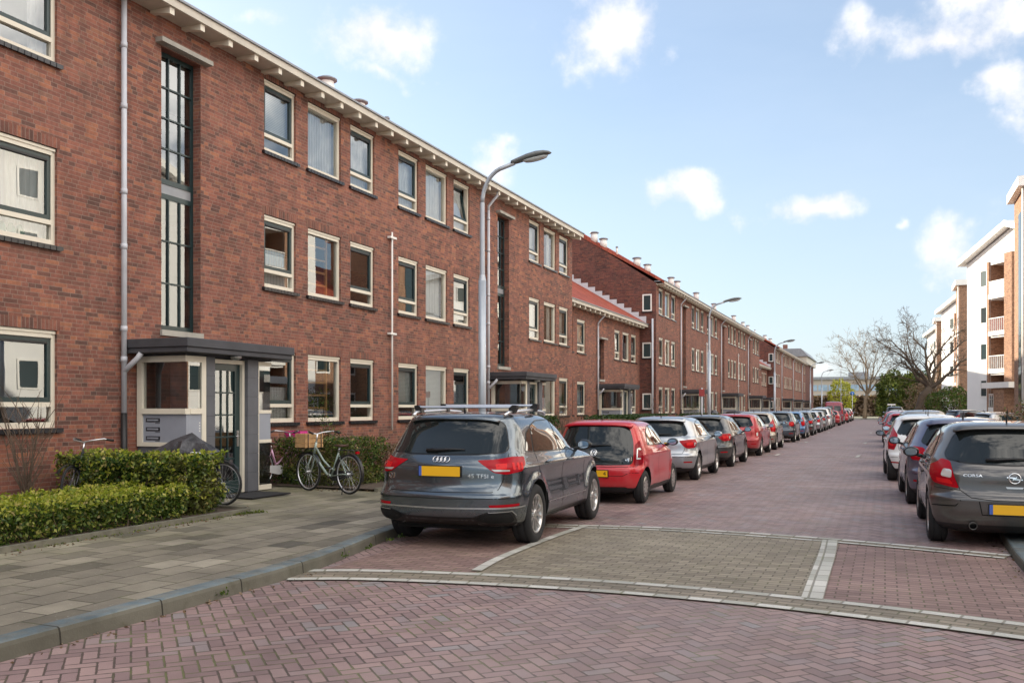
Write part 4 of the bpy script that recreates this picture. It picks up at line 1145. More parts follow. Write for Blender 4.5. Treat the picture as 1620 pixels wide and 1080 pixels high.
def limb_tree(label, loc, fork, base_dx, limbs, r0, seed, mat, tw, scale, name='bare_tree'):
    """limbs: polylines (dx, dz) in metres from the fork, seen across the street; depth is random"""
    rs = random.Random(seed); b = empty(name, loc); tag(b, label, 'tree'); tk = MB(); cr = MB()
    F = Vector(fork); pts = [Vector((base_dx*(1-k/5)**1.4, rs.uniform(-.05, .05), -.1+(F.z+.1)*k/5)) for k in range(5)]+[F]
    tk.tube(pts, [r0*1.4, r0*1.12, r0, r0*.97, r0, r0*1.02], mat, 14); tk.build('trunk', b)
    def twigs(st, d, L, r, lv):
        p = [st]; dd = d.copy(); n = 5
        for k in range(n):
            dd = (dd+Vector((rs.uniform(-.33, .33), rs.uniform(-.33, .33), rs.uniform(-.26, .26)))).normalized(); p.append(p[-1]+dd*L/n)
        rr = [max(r*(1-.6*k/n), .0028*tw) for k in range(n+1)]
        cr.tube(p, rr, mat, 5 if lv < 2 else 3, False)
        if lv >= 3: return
        for k in range((3, 3, 2)[lv]):
            i = rs.randint(1, n); t = (p[i]-p[i-1]).normalized(); o = t.orthogonal().normalized(); o.rotate(Matrix.Rotation(rs.uniform(0, 2*PI), 3, t))
            twigs(p[i], (t+o*rs.uniform(.5, 1.2)+Vector((0, 0, .15))).normalized(), L*rs.uniform(.45, .75), rr[i]*.6, lv+1)
    for li, lm in enumerate(limbs):
        yd = rs.uniform(-.55, .55); q = [F-Vector((0, 0, .15*r0))]; L = 0
        P = [Vector((a, 0, c)) for a, c in lm]; prev = Vector((0, 0, 0)); fine = []
        for k, v in enumerate(P):
            for m_ in (1, 2, 3): w = prev+(v-prev)*m_/3; fine.append(w)
            prev = v
        tot = len(fine)
        for k, w in enumerate(fine):
            q.append(F+Vector((w.x+rs.uniform(-.06, .06)*scale, yd*w.length*.8+rs.uniform(-.06, .06)*scale, w.z+rs.uniform(-.06, .06)*scale)))
        rb = r0*rs.uniform(.40, .60); rr = [rb*(1-.86*(k/tot)**.8) for k in range(tot+1)]
        cr.tube(q, rr, mat, 8, False)
        for k in range(2, tot+1):
            for _ in range(1 if k < tot*.35 else 2):
                t = (q[k]-q[k-1]).normalized(); o = t.orthogonal().normalized(); o.rotate(Matrix.Rotation(rs.uniform(0, 2*PI), 3, t))
                twigs(q[k], (t*.8+o*rs.uniform(.5, 1.1)+Vector((0, 0, .2))).normalized(), scale*rs.uniform(.7, 1.5)*(1.35-.5*k/tot), rr[k]*.5, 0 if rs.random() < .6 else 1)
    cr.build('crown', b); return b
def LM(fx, fy, sc, pts): return [((x/4.2+1234-fx)/sc, (fy-(y/4.2+443))/sc) for x, y in pts]
f2 = (1478, 613, 18.5)
limb_tree('wide bare tree with leaning trunk in front of the white gabled block', (3.0, 84, 0), (.55, 0, 3.4), -1.1,
          [LM(*f2, q) for q in ([(940, 640), (870, 560), (805, 540)], [(930, 590), (850, 490), (760, 435), (665, 355)], [(985, 640), (915, 540), (885, 430), (875, 295)], [(1000, 560), (990, 470), (930, 400), (920, 330)], [(1020, 600), (1060, 500), (1130, 400), (1250, 320)],
                                [(1050, 590), (1150, 480), (1240, 400), (1300, 370)], [(1080, 680), (1190, 560), (1350, 485), (1480, 495)], [(1100, 650), (1190, 575), (1370, 550)], [(950, 660), (880, 500), (800, 400), (740, 380)])], .27, 4, M['bark'], 3.0, 1.0)
f1 = (1367, 624, 10.1)
limb_tree('taller slim bare tree at the end of the street, left of the dark evergreen', (-2.8, 151, .1), (.25, 0, 3.7), -.1,
          [LM(*f1, q) for q in ([(500, 690), (460, 570), (380, 460)], [(500, 650), (440, 590), (365, 565)], [(550, 640), (545, 520), (530, 400)], [(590, 640), (610, 520), (650, 400)], [(600, 660), (660, 540), (720, 430)], [(620, 680), (700, 600), (790, 540)], [(560, 600), (500, 480), (450, 440)])], .26, 9, M['barkl'], 4.4, 1.7)
def bush(label, c, rad, n, size, mat, name='evergreen_bush', cat='bush', mat2=None, seed=1, trunk=True):
    b = empty(name, (c[0], c[1], 0)); tag(b, label, cat)
    d = rng.normal(size=(n, 3)); d /= np.linalg.norm(d, axis=1)[:, None]
    lump = 1+.24*vnoise(d, 2.7, seed)+.17*vnoise(d, 7., seed*2)
    rr = (1-rng.exponential(.10, n)).clip(.3, 1.05)*lump
    P = d*rr[:, None]*np.array(rad); P[:, 2] += c[2]; P = P[P[:, 2] > .05]
    leaves('foliage', P, size, mat, b)
    if mat2: leaves('foliage', P[::4]+rng.normal(size=P[::4].shape)*.12, size, mat2, b)
    m = MB(); rs = random.Random(seed)
    for i in range(7):
        a = rs.uniform(0, 2*PI); m.tube([(0, 0, 0), (math.cos(a)*rad[0]*.3, math.sin(a)*rad[1]*.3, c[2]*.8), (math.cos(a)*rad[0]*.6, math.sin(a)*rad[1]*.6, c[2]+rad[2]*.4)], [.16, .09, .03], M['bark'], 6, False)
    m.build('trunk', b); return b
bush('rounded light-green conifer beside the slim bare tree at the street end', (1.6, 152, 3.1), (2.9, 3.0, 4.4), 6500, .42, M['leaf_bright'], mat2=M['leaf_mid'], seed=2)
bush('dark pointed evergreen just right of the light-green conifer', (5.2, 156, 3.0), (3.0, 3.0, 4.6), 7000, .42, M['leaf_dark'], seed=3)
bush('reddish-brown leafless thicket in front of the far white blocks', (6.3, 128, 2.2), (3.6, 5, 3.6), 9000, .26, M['leaf_brown'], name='brown_thicket', seed=4)
bush('green shrub at the foot of the nearest white gable, behind the leaning tree', (5.5, 88, 1.4), (2.4, 3.5, 2.1), 7000, .22, M['leaf_mid'], name='green_shrub', mat2=M['leaf_brown'], seed=5)
bush('yellow-green spring tree in front of the far office building', (-6.9, 165, 3.3), (2.1, 2.1, 3.3), 2600, .34, M['leaf_yellow'], name='yellow_tree', cat='tree', seed=6)
bush('brownish garden shrub on the bank at the right edge of the photo', (7.6, 44.5, 1.1), (2.4, 4.0, 1.7), 7000, .12, M['leaf_brown'], name='brown_shrub', mat2=M['leaf_mid'], seed=8)
# brown beech hedge strip beyond the junction
h = empty('beech_hedge', (-4, 200, 0)); tag(h, 'tall brown winter hedge running across the end of the street', 'hedge')
P = box_pts(34000, -45, 40, -2, 2, 0, 4.2, shell=.5, rough=.3); leaves('foliage', P, .75, M['leaf_brown'], h)
# ------------------------------------------------------------------ cars
def paint(name, c, metal=.6, rough=.32, flake=True):
    t = NT(name); o = t.obj()
    # light road dust low on the body (dirt sits below the sills)
    z = t.sep(o)[2]; d = t.m('MULTIPLY', t.mr(z, .15, .62, .55, 0.), t.mr(t.noise(o, 5., 5, .7), .3, .7, .2, 1.))
    cc = t.mix(d, c, (.16, .14, .12))
    fl = t.noise(o, 900., 1); cc = t.mix(1., cc, t.comb(*[t.mr(fl, .3, .7, .9, 1.1)]*3), 'MULTIPLY') if flake else cc
    sh_ = t.pbr(cc, t.mixf(d, rough, .7), t.mixf(d, metal, 0.), None, .5, t.mixf(d, 1., .2), .02); sh_.node.inputs['Coat IOR'].default_value = 1.6 if metal > .5 else 1.42
    return t.out(sh_)
def car_glass():
    t = NT('tinted_car_glass'); o = t.obj()
    g = t.n('ShaderNodeBsdfGlossy'); g.inputs['Roughness'].default_value = .01
    tr = t.n('ShaderNodeBsdfTransparent'); tr.inputs[0].default_value = (.42, .50, .47, 1)
    fr = t.n('ShaderNodeFresnel'); fr.inputs[0].default_value = 1.9
    mx = t.n('ShaderNodeMixShader'); t.L.new(t.m('MINIMUM', t.m('ADD', t.m('MULTIPLY', fr.outputs[0], 1.3), .03), .95), mx.inputs[0]); t.L.new(tr.outputs[0], mx.inputs[1]); t.L.new(g.outputs[0], mx.inputs[2])
    return t.out(mx.outputs[0])
def basic(name, c, rough, metal=0., spec=.5, coat=0.):
    t = NT(name); return t.out(t.pbr(c, rough, metal, None, spec, coat))
M['cglass'] = basic('tinted_car_glass', (.012, .016, .017), .015, 0., .55, 0.)
M['cglass2'] = basic('side_car_glass', (.012, .016, .017), .015, 0., .8, 1.)
M['trim'] = basic('black_trim', (.010, .010, .011), .38)
M['seam'] = basic('panel_gap', (.004, .004, .004), .9)
M['cabin'] = basic('cabin_fabric', (.02, .02, .022), .9)
M['tail'] = basic('red_lamp_lens', (.34, .003, .010), .18, 0., .22, 0.)
M['tailin'] = basic('bright_red_lamp', (.60, .012, .014), .25, 0., .2, 0.)
M['taild'] = basic('deep_red_lens', (.22, .003, .010), .12, 0., .3, 0.)
M['clear'] = basic('clear_lamp_lens', (.62, .60, .58), .08, .3, .6, 1.)
M['amber'] = basic('amber_lens', (.75, .22, .05), .15, 0., .6, 1.)
M['chrome'] = basic('chrome', (.80, .80, .81), .12, 1.)
M['satin'] = basic('satin_silver', (.55, .56, .57), .3, .9)
M['alloy'] = basic('alloy_wheel', (.58, .57, .55), .28, .85)
M['alloyd'] = basic('dull_alloy_wheel', (.30, .30, .30), .35, .8)
M['disc'] = basic('brake_disc', (.10, .095, .09), .5, .7)
M['plate'] = basic('yellow_plate', (.80, .44, .015), .35)
M['pblue'] = basic('plate_blue_band', (.06, .12, .42), .4)
M['pink'] = basic('plate_mirror_face', (.35, .42, .50), .05, 1.)

def roundpoly(pts, r, n=4):
    out = []; N = len(pts)
    rr = r if isinstance(r, (list, tuple)) else [r]*N
    for i in range(N):
        p = Vector(pts[i]); a = Vector(pts[i-1])-p; b = Vector(pts[(i+1) % N])-p
        q = min(rr[i], a.length*.45, b.length*.45)
        if q < 1e-4: out.append(tuple(p)); continue
        s = p+a.normalized()*q; e = p+b.normalized()*q
        for k in range(n+1):
            t = k/n; out.append(tuple(s*(1-t)**2+p*2*t*(1-t)+e*t*t))
    return out
def fill(poly, step=.05):
    """triangulate polygon with interior grid points and a subdivided border"""
    P = []
    for i in range(len(poly)):
        a = Vector(poly[i]); b = Vector(poly[(i+1) % len(poly)]); n = max(1, int((b-a).length/step))
        for k in range(n): P.append(a+(b-a)*k/n)
    xs = [p.x for p in P]; ys = [p.y for p in P]
    def inside(x, y):
        c = False; j = len(P)-1
        for i in range(len(P)):
            if (P[i].y > y) != (P[j].y > y) and x < (P[j].x-P[i].x)*(y-P[i].y)/(P[j].y-P[i].y)+P[i].x: c = not c
            j = i
        return c
    nb = len(P); edges = [(i, (i+1) % nb) for i in range(nb)]
    X = list(P); x = min(xs)+step*.5
    while x < max(xs):
        y = min(ys)+step*.5
        while y < max(ys):
            if inside(x, y) and min((Vector((x, y))-q).length for q in P) > step*.45: X.append(Vector((x, y)))
            y += step
        x += step
    r = delaunay_2d_cdt(X, edges, [list(range(nb))], 1, 1e-5)
    return [tuple(v) for v in r[0]], [list(f) for f in r[2]]

class Shell:
    """car body as a stack of horizontal rings; rows: z, yr, yf, w, rr, rf, bow_r, bow_f"""
    def __init__(s, L, rows, wheels, rt, sub=4, seg=(7, 8, 30, 7, 7), flare=.0, taper=(.05, .09), crease=None):
        s.L = L; s.rows = rows; s.wheels = wheels; s.rt = rt; s.flare = flare; s.taper = taper; s.crease = crease; s.seg = seg
        s.tab = []
        n = len(rows)
        for i in range(n-1):
            p0, p1, p2, p3 = rows[max(i-1, 0)], rows[i], rows[i+1], rows[min(i+2, n-1)]
            for k in range(sub):
                t = k/sub; v = []
                for a, b, c, d in zip(p0, p1, p2, p3):
                    m1 = (c-a)*.5; m2 = (d-b)*.5
                    if (c-b)*(b-a) <= 0: m1 = 0
                    if (d-c)*(c-b) <= 0: m2 = 0
                    lim = 3*abs(c-b); m1 = max(-lim, min(lim, m1)); m2 = max(-lim, min(lim, m2))
                    v.append((2*t**3-3*t*t+1)*b+(t**3-2*t*t+t)*m1+(-2*t**3+3*t*t)*c+(t**3-t*t)*m2)
                s.tab.append(v)
        s.tab.append(list(rows[-1]))
        s.cache = {}
    def row_at(s, z):
        T = s.tab
        if z <= T[0][0]: return T[0]
        for i in range(len(T)-1):
            if T[i][0] <= z <= T[i+1][0]:
                f = (z-T[i][0])/max(1e-9, T[i+1][0]-T[i][0]); return [a+(b-a)*f for a, b in zip(T[i], T[i+1])]
        return T[-1]
    def ring(s, row):
        z, yr, yf, w, rr, rf, br, bf = row
        nr, nc, ns, nf_, ne = s.seg
        rx = min(rr, w*.85); ry = min(rr*1.25, (yf-yr)*.3); fx = min(rf, w*.85); fy = min(rf*1.3, (yf-yr)*.3)
        pts = []
        for k in range(nr): pts.append(((w-rx)*k/nr, yr))
        for k in range(nc):
            a = PI/2*k/nc; pts.append((w-rx+rx*math.sin(a), yr+ry-ry*math.cos(a)))
        for k in range(ns+1): pts.append((w, yr+ry+(yf-fy-yr-ry)*k/ns))
        for k in range(1, nf_+1):
            a = PI/2*k/nf_; pts.append((w-fx+fx*math.cos(a), yf-fy+fy*math.sin(a)))
        for k in range(1, ne+1): pts.append(((w-fx)*(1-k/ne), yf))
        out = []; ym = (yr+yf)*.5; hl = max(.01, (yf-yr)*.5)
        for x, y in pts:
            q = (x/max(w, 1e-6)); t = (y-ym)/hl
            if t < 0: y2 = y+br*q*q*min(1, (-t))**2; tp = s.taper[0]*(-t)**3
            else: y2 = y-bf*q*q*t*t; tp = s.taper[1]*t**3
            x2 = x*(1-tp)
            # wheel flares
            if s.flare and x > .5*w and z < .95:
                for wy in s.wheels:
                    d = math.hypot(y2-wy, z-s.rt); k = max(0, 1-abs(d-(s.rt+.07))/.11) if d > s.rt-.05 else 0
                    x2 += s.flare*k*k*(3-2*k)*(x/w)
            if s.crease and x > .6*w: x2 += s.crease(y2, z)*(x/w)
            out.append((x2, y2, z))
        return out
    def at(s, z):
        k = round(z, 3)
        if k not in s.cache: s.cache[k] = s.ring(s.row_at(z))
        return s.cache[k]
    def rear(s, a, z, off=0):
        """a = arc length from the rear centre line (signed)"""
        sg = 1 if a >= 0 else -1; a = abs(a); R_ = s.at(z); acc = 0
        for i in range(len(R_)-1):
            p, q = R_[i], R_[i+1]; l = math.dist(p, q)
            if acc+l >= a:
                f = (a-acc)/l if l else 0; x = p[0]+(q[0]-p[0])*f; y = p[1]+(q[1]-p[1])*f
                nx, ny = -(p[1]-q[1])/l, -(q[0]-p[0])/l
                return (sg*(x+nx*off), y+ny*off, z)
            acc += l
        return (0, R_[-1][1], z)
    def front(s, a, z, off=0):
        sg = 1 if a >= 0 else -1; a = abs(a); R_ = s.at(z)[::-1]; acc = 0
        for i in range(len(R_)-1):
            p, q = R_[i], R_[i+1]; l = math.dist(p, q)
            if acc+l >= a:
                f = (a-acc)/l if l else 0; x = p[0]+(q[0]-p[0])*f; y = p[1]+(q[1]-p[1])*f
                return (sg*(x+(p[1]-q[1])/l*off), y+(q[0]-p[0])/l*off, z)
            acc += l
        return (0, 0, z)
    def side(s, y, z, off=0, sg=1):
        R_ = s.at(z); nr, nc, ns, nf_, ne = s.seg
        for i in range(nr, nr+nc+ns+nf_):
            p, q = R_[i], R_[i+1]
            if p[1] <= y <= q[1] and q[1] > p[1]:
                f = (y-p[1])/(q[1]-p[1]); return (sg*(p[0]+(q[0]-p[0])*f+off), y, z)
        p = R_[nr+nc] if y < R_[nr+nc][1] else R_[nr+nc+ns]
        return (sg*(p[0]+off), y, z)

def patch(mb, poly, fn, mat, step=.06, flip=False, rnd=0):
    if rnd: poly = roundpoly(poly, rnd)
    v, f = fill(poly, step); V = [fn(a, b) for a, b in v]
    if flip: f = [g[::-1] for g in f]
    mb.add(V, f, mat, True)
def seam(mb, path, fn, w=.009, mat=None):
    P = []
    for i in range(len(path)-1):
        a = Vector(path[i]); b = Vector(path[i+1]); n = max(1, int((b-a).length/.05))
        for k in range(n): P.append(a+(b-a)*k/n)
    P.append(Vector(path[-1])); vs = []
    for i, p in enumerate(P):
        t = (P[min(i+1, len(P)-1)]-P[max(i-1, 0)]).normalized(); n = Vector((-t.y, t.x))*w*.5
        vs += [fn(*(p+n)), fn(*(p-n))]
    mb.add(vs, [(2*i, 2*i+1, 2*i+3, 2*i+2) for i in range(len(P)-1)], mat or M['seam'])
def offset_poly(poly, d):
    n = len(poly); A = sum(poly[i][0]*poly[(i+1) % n][1]-poly[(i+1) % n][0]*poly[i][1] for i in range(n)); sg = 1 if A > 0 else -1; out = []
    for i in range(n):
        p = Vector(poly[i]); a = (p-Vector(poly[i-1])).normalized(); b = (Vector(poly[(i+1) % n])-p).normalized()
        n1 = Vector((a.y, -a.x))*sg; n2 = Vector((b.y, -b.x))*sg; m = (n1+n2); m = m/max(.4, m.length_squared)*2 if m.length > 0 else n1
        out.append(tuple(p+m*d*.5*1.0 if False else p+(n1+n2).normalized()*d/max(.5, (n1+n2).normalized().dot(n1))))
    return out

_wh = {}
def wheel_mesh(r, w, style, mat_rim):
    key = (r, w, style, mat_rim.name)
    if key in _wh: return _wh[key]
    T = MB(); rr = r*.66 if style != 'steel' else r*.62; hw = w/2
    prof = [(rr, -hw+.01), (rr+.012, -hw), (r-.045, -hw-.004), (r-.015, -hw+.012), (r, -hw+.035), (r, -.055), (r-.006, -.05), (r-.006, -.04), (r, -.035), (r, .035), (r-.006, .04), (r-.006, .05), (r, .055), (r, hw-.035), (r-.015, hw-.012), (r-.045, hw+.004), (rr+.012, hw), (rr, hw-.01)]
    T.lathe(prof, (0, 0, 0), (1, 0, 0), M['rubber'], 40)
    tyre = T.mesh('wheel')
    Rm = MB(); o = hw-.012
    Rm.lathe([(rr+.004, o), (rr-.008, o+.006), (rr-.020, o), (rr-.03, o-.03), (rr-.045, o-.09), (rr-.05, -hw+.02)], (0, 0, 0), (1, 0, 0), mat_rim, 40)
    Rm.lathe([(rr-.05, -hw+.05), (0, -hw+.05)], (0, 0, 0), (1, 0, 0), M['trim'], 24)
    Rm.lathe([(rr*.74, o-.11), (rr*.74, o-.095), (.05, o-.095), (.0, o-.095)], (0, 0, 0), (1, 0, 0), M['disc'], 28)
    Rm.lathe([(.058, o-.07), (.056, o-.018), (.04, o-.010), (0, o-.008)], (0, 0, 0), (1, 0, 0), mat_rim, 16)
    def spoke(a, w0, w1, tw=0., off0=-.02, off1=-.004):
        ca, sa = math.cos(a), math.sin(a); r0, r1 = .035, rr-.012
        def P(rad, lat, ax):
            an = a+tw*(rad-r0); return (ax, math.cos(an)*rad-math.sin(an)*lat, math.sin(an)*rad+math.cos(an)*lat)
        vs = [P(r0, -w0, o+off0), P(r0, w0, o+off0), P(r1, w1, o+off1), P(r1, -w1, o+off1), P(r0, -w0, o-.07), P(r0, w0, o-.07), P(r1, w1, o-.045), P(r1, -w1, o-.045)]
        Rm.add(vs, [(0, 3, 2, 1), (4, 5, 6, 7), (0, 4, 7, 3), (1, 2, 6, 5), (0, 1, 5, 4), (3, 7, 6, 2)], mat_rim)
    if style == 'five_v':
        for k in range(5):
            a = 2*PI*k/5
            spoke(a-.10, .012, .016, -1.1); spoke(a+.10, .012, .016, 1.1)
    elif style == 'ten':
        for k in range(10): spoke(2*PI*k/10, .012, .018)
    elif style == 'five':
        for k in range(5): spoke(2*PI*k/5, .026, .034)
    elif style == 'seven':
        for k in range(7): spoke(2*PI*k/7, .016, .026)
    else:
        Rm.lathe([(rr-.004, o+.0), (rr*.86, o+.012), (rr*.5, o+.006), (.05, o-.004), (0, o-.004)], (0, 0, 0), (1, 0, 0), mat_rim, 40)
        for k in range(12):
            a = 2*PI*k/12
            for q in range(1):
                ca, sa = math.cos(a), math.sin(a); c0, c1 = rr*.62, rr*.84
                vs = []
                for (rad, lat) in ((c0, -.010), (c0, .010), (c1, .017), (c1, -.017)): vs.append((o+.0145, ca*rad-sa*lat, sa*rad+ca*lat))
                Rm.add(vs, [(0, 1, 2, 3), (3, 2, 1, 0)], M['trim'])
    rim = Rm.mesh('rim'); _wh[key] = (tyre, rim); return tyre, rim

def text_mesh(txt, size, depth=.003, mat=None, font_shear=0, sx=1.):
    c = bpy.data.curves.new('lettering', 'FONT'); c.body = txt; c.size = size; c.extrude = depth; c.align_x = 'CENTER'; c.align_y = 'CENTER'; c.shear = font_shear; c.space_character = 1.05
    o = bpy.data.objects.new('lettering', c); col.objects.link(o)
    dg = bpy.context.evaluated_depsgraph_get(); me = bpy.data.meshes.new_from_object(o.evaluated_get(dg))
    bpy.data.objects.remove(o); bpy.data.curves.remove(c)
    if sx != 1.:
        for v in me.vertices: v.co.x *= sx
    me.materials.clear(); me.materials.append(mat or M['chrome']); return me
def rear_text(parent, name, txt, size, a, z, sh, mat=None, sx=1.):
    me = text_mesh(txt, size, .002, mat, 0, sx)
    for v in me.vertices:
        x, y, zz = v.co; p = sh.rear(a+x, z+y, .004+zz); v.co = p
    me.update(); return link(name, me, parent)

def make_car(S, rootname, label, cat, loc, heading=0, scale=(1, 1, 1), group=None):
    L = S['L']; rt = S['rt']; wy = (S['ro'], S['ro']+S['wb']); sh = Shell(L, S['rows'], wy, rt, S.get('sub', 4), S.get('seg', (7, 8, 34, 7, 7)), S.get('flare', .015), S.get('taper', (.04, .09)), S.get('crease'))
    root = empty(rootname, loc, heading, scale); tag(root, label, cat, group)
    pm = S['paint']; clad = S.get('clad', .28)
    mb = MB(); N = len(sh.ring(sh.tab[0])); vs = []; fs = []
    full = 2*N-2
    for row in sh.tab:
        R_ = sh.ring(row); vs += R_+[(-x, y, z) for x, y, z in R_[N-2:0:-1]]
    for i in range(len(sh.tab)-1):
        for k in range(full): fs.append((i*full+k, i*full+(k+1) % full, (i+1)*full+(k+1) % full, (i+1)*full+k))
    fs.append(list(range(full-1, -1, -1))); top = (len(sh.tab)-1)*full; fs.append([top+k for k in range(full)])
    mb.add(vs, fs, pm, True); mb.mi(M['trim']); mb.mi(M['seam'])
    cm = S.get('cladfn', lambda x, y, z: z < clad)
    rb = S.get('roof_black')
    for i, f in enumerate(mb.f):
        c = [sum(mb.v[j][q] for j in f)/len(f) for q in range(3)]
        if cm(*c): mb.m[i] = 1
        if rb and rb(*c): mb.m[i] = 1
    body = mb.mesh('body')
    bo = link('body', body, root)
    cut = MB(); ra = rt+.055; W = max(r[3] for r in S['rows'])
    for y in wy:
        for sg in (1, -1):
            a, b = sorted((sg*(W-.30), sg*(W+.3)))
            cut.tube([(a, y, rt+.01), (b, y, rt+.01)], ra, M['seam'], 36, True, False)
    cme = cut.mesh('cut'); cme.materials.clear()
    for m_ in (pm, M['trim'], M['seam']): cme.materials.append(m_)
    cme.polygons.foreach_set('material_index', [2]*len(cme.polygons))
    co = link('cut', cme, root)
    md = bo.modifiers.new('arch', 'BOOLEAN'); md.object = co; md.operation = 'DIFFERENCE'; md.solver = 'EXACT'
    dg = bpy.context.evaluated_depsgraph_get(); dg.update()
    nm = bpy.data.meshes.new_from_object(bo.evaluated_get(dg)); bo.modifiers.clear()
    bpy.data.objects.remove(co)
    # join panel gaps to the body mesh
    sm = MB(); D = S['detail'](sh, S) if 'detail' in S else {}
    o2 = .0015
    for sg in (1, -1):
        fn = lambda a, b, sg=sg: sh.side(a, b, o2, sg)
        for path in D.get('side_seams', []): seam(sm, path, fn)
        fr = lambda a, b, sg=sg: sh.rear(sg*a, b, o2)
        for path in D.get('rear_seams', []): seam(sm, path, fr)
        for poly, rnd, mat, *of in D.get('rear_black', []): patch(sm, poly, lambda a, b, sg=sg, of=of: sh.rear(sg*a, b, of[0] if of else .008), M['trim'] if mat is None else mat, .05, False, rnd)
    if sm.f:
        bm = bmesh.new(); bm.from_mesh(nm); k = len(nm.materials)
        sme = sm.mesh('s')
        n0 = len(bm.faces); bm.from_mesh(sme); bm.faces.ensure_lookup_table()
        for f in bm.faces[n0:]: f.material_index += k
        bm.to_mesh(nm); bm.free()
        for m_ in sm.mats: nm.materials.append(m_)
    nm.name = 'body'; nm.set_sharp_from_angle(angle=R(48)); bo.data = nm
    # glass
    def glass(name, polys, fn, mat=M['cglass'], rnd=.03, trim=.014, step=.07):
        for poly in polys:
            g = MB(); patch(g, offset_poly(poly, trim) if trim else poly, lambda a, b: fn(a, b, .003), M['trim'], step, False, rnd+.01) if trim else None
            patch(g, poly, lambda a, b: fn(a, b, .0065), mat, step, False, rnd); g.build(name, root)
    for sg in (1, -1):
        glass('side_window', D.get('side_glass', []), lambda a, b, o, sg=sg: sh.side(a, b, o, sg), M['cglass2'])
        for poly in D.get('quarter_glass', []): glass('side_window', [poly], lambda a, b, o, sg=sg: sh.side(a, b, o, sg), M['cglass2'], rnd=.02)
    glass('rear_window', D.get('rear_glass', []), sh.rear, rnd=S.get('rgr', .07))
    glass('windscreen', D.get('front_glass', []), sh.front, rnd=.06)
    # lamps
    for sg in (1, -1):
        for item in D.get('tail', []):
            g = MB()
            for poly, rnd, mat, off in item: patch(g, poly, lambda a, b, sg=sg, off=off: sh.rear(sg*a, b, off), mat, .04, False, rnd)
            # rim that gives the lamp thickness
            g.build('tail_light', root)
        for item in D.get('reflector', []):
            g = MB(); patch(g, item, lambda a, b, sg=sg: sh.rear(sg*a, b, .006), M['tail'], .05, False, .008); g.build('reflector', root)
        for item in D.get('head', []):
            g = MB(); patch(g, item, lambda a, b, sg=sg: sh.front(sg*a, b, .006), M['clear'], .05, False, .03); g.build('headlight', root)
        for item in D.get('handle', []):
            y, z = item; g = MB(); x0 = sh.side(y, z, 0, sg)[0]
            g.tube([(x0-sg*.0, y-.085, z), (x0+sg*.03, y-.07, z+.002), (x0+sg*.034, y, z+.004), (x0+sg*.03, y+.07, z+.002), (x0, y+.085, z)], .011, S.get('handle_mat', pm), 6)
            g.build('door_handle', root)
        # mirror
        my, mz = S.get('mirror', (L-1.72, .98)); x0 = sh.side(my, mz-.06, 0, sg)[0]; g = MB()
        xm = x0+sg*.14
        g.ball((xm, my+.02, mz), (.105, .085, .072), S.get('mirror_mat', pm), 18, 12); g.v = [(a, max(b, my-.036), c) for a, b, c in g.v]
        g.tube([(x0-sg*.02, my+.03, mz-.07), (x0+sg*.07, my+.02, mz-.04)], .025, M['trim'], 8)
        mo = g.build('side_mirror', root)
        g = MB(); vs = []; n = 16
        for k in range(n): a = 2*PI*k/n; ca, sa = math.cos(a), math.sin(a); vs.append((xm+.076*math.copysign(abs(ca)**.8, ca), my-.042, mz+.050*math.copysign(abs(sa)**.8, sa)))
        g.add(vs, [list(range(n))], M['pink']); g.add([(x, y+.004, (z-mz)*1.12+mz) for x, y, z in vs], [list(range(n))], M['trim']); g.build('mirror_glass', mo)
    # plates
    if 'plate' in D:
        a0, z0, w, h = D['plate']; g = MB(); y = min(sh.rear(0, z0, 0)[1], sh.rear(0, z0+h/2, 0)[1], sh.rear(0, z0-h/2, 0)[1])-.012
        g.box(-w/2-.012+a0, w/2+.012+a0, y, y+.03, z0-h/2-.01, z0+h/2+.01, M['trim']); g.box(-w/2+.035+a0, w/2+a0, y-.006, y-.001, z0-h/2, z0+h/2, M['plate']); g.box(-w/2+a0, -w/2+.034+a0, y-.006, y-.001, z0-h/2, z0+h/2, M['pblue'])
        pl = g.build('number_plate', root)
        if 'plate_text' in S:
            me = text_mesh(S['plate_text'], .10, .0008, M['trim'], 0, 1.0); 
            to = link('plate_lettering', me, pl, (a0+S.get('plate_tx', 0), y-.0075, z0), (PI/2, 0, 0))
    if 'wiper' in D:
        a0, z0, l = D['wiper']; g = MB(); p = sh.rear(a0, z0, .03)
        g.tube([sh.rear(a0-.12, z0-.008, .022), sh.rear(a0, z0, .034), sh.rear(a0+l*.5, z0+.012, .034), sh.rear(a0+l, z0+.01, .025)], [.022, .022, .012, .006], M['trim'], 8); g.build('rear_wiper', root)
    if 'antenna' in D:
        x, y, z, l = D['antenna']; MB().tube([(x, y, z-.01), (x, y-.01, z+.03), (x, y-l*.45, z+l*.75), (x, y-l*.6, z+l)], [.018, .011, .006, .003], M['trim'], 6).build('antenna', root)
    if 'brake' in D:
        poly = D['brake']; g = MB(); patch(g, poly, lambda a, b: sh.rear(a, b, .012), M['tail'], .06); g.build('brake_light', root)
    if 'spoiler' in D:
        # lip over the rear window: list of (half width, y, z) of the lip edge
        w, y0, z0, y1, z1, th = D['spoiler']; g = MB(); n = 12; vs = []
        for k in range(n+1):
            f = -1+2*k/n; x = w*f; dy = .07*f*f; dz = -.035*f**4
            vs += [(x, y0+dy, z0+dz), (x*.97, y1+dy*.5, z1+dz*.6), (x, y0+dy+.012, z0-th+dz), (x*.97, y1+dy*.5, z1-th-.02+dz)]
        fs = []
        for k in range(n):
            a = 4*k; b = a+4; fs += [(a, b, b+1, a+1), (a+2, a+3, b+3, b+2), (a, a+2, b+2, b)]
        fs += [(0, 1, 3, 2), (4*n, 4*n+2, 4*n+3, 4*n+1)]
        g.add(vs, fs, S.get('spoiler_mat', pm), True); g.build('roof_spoiler', root)
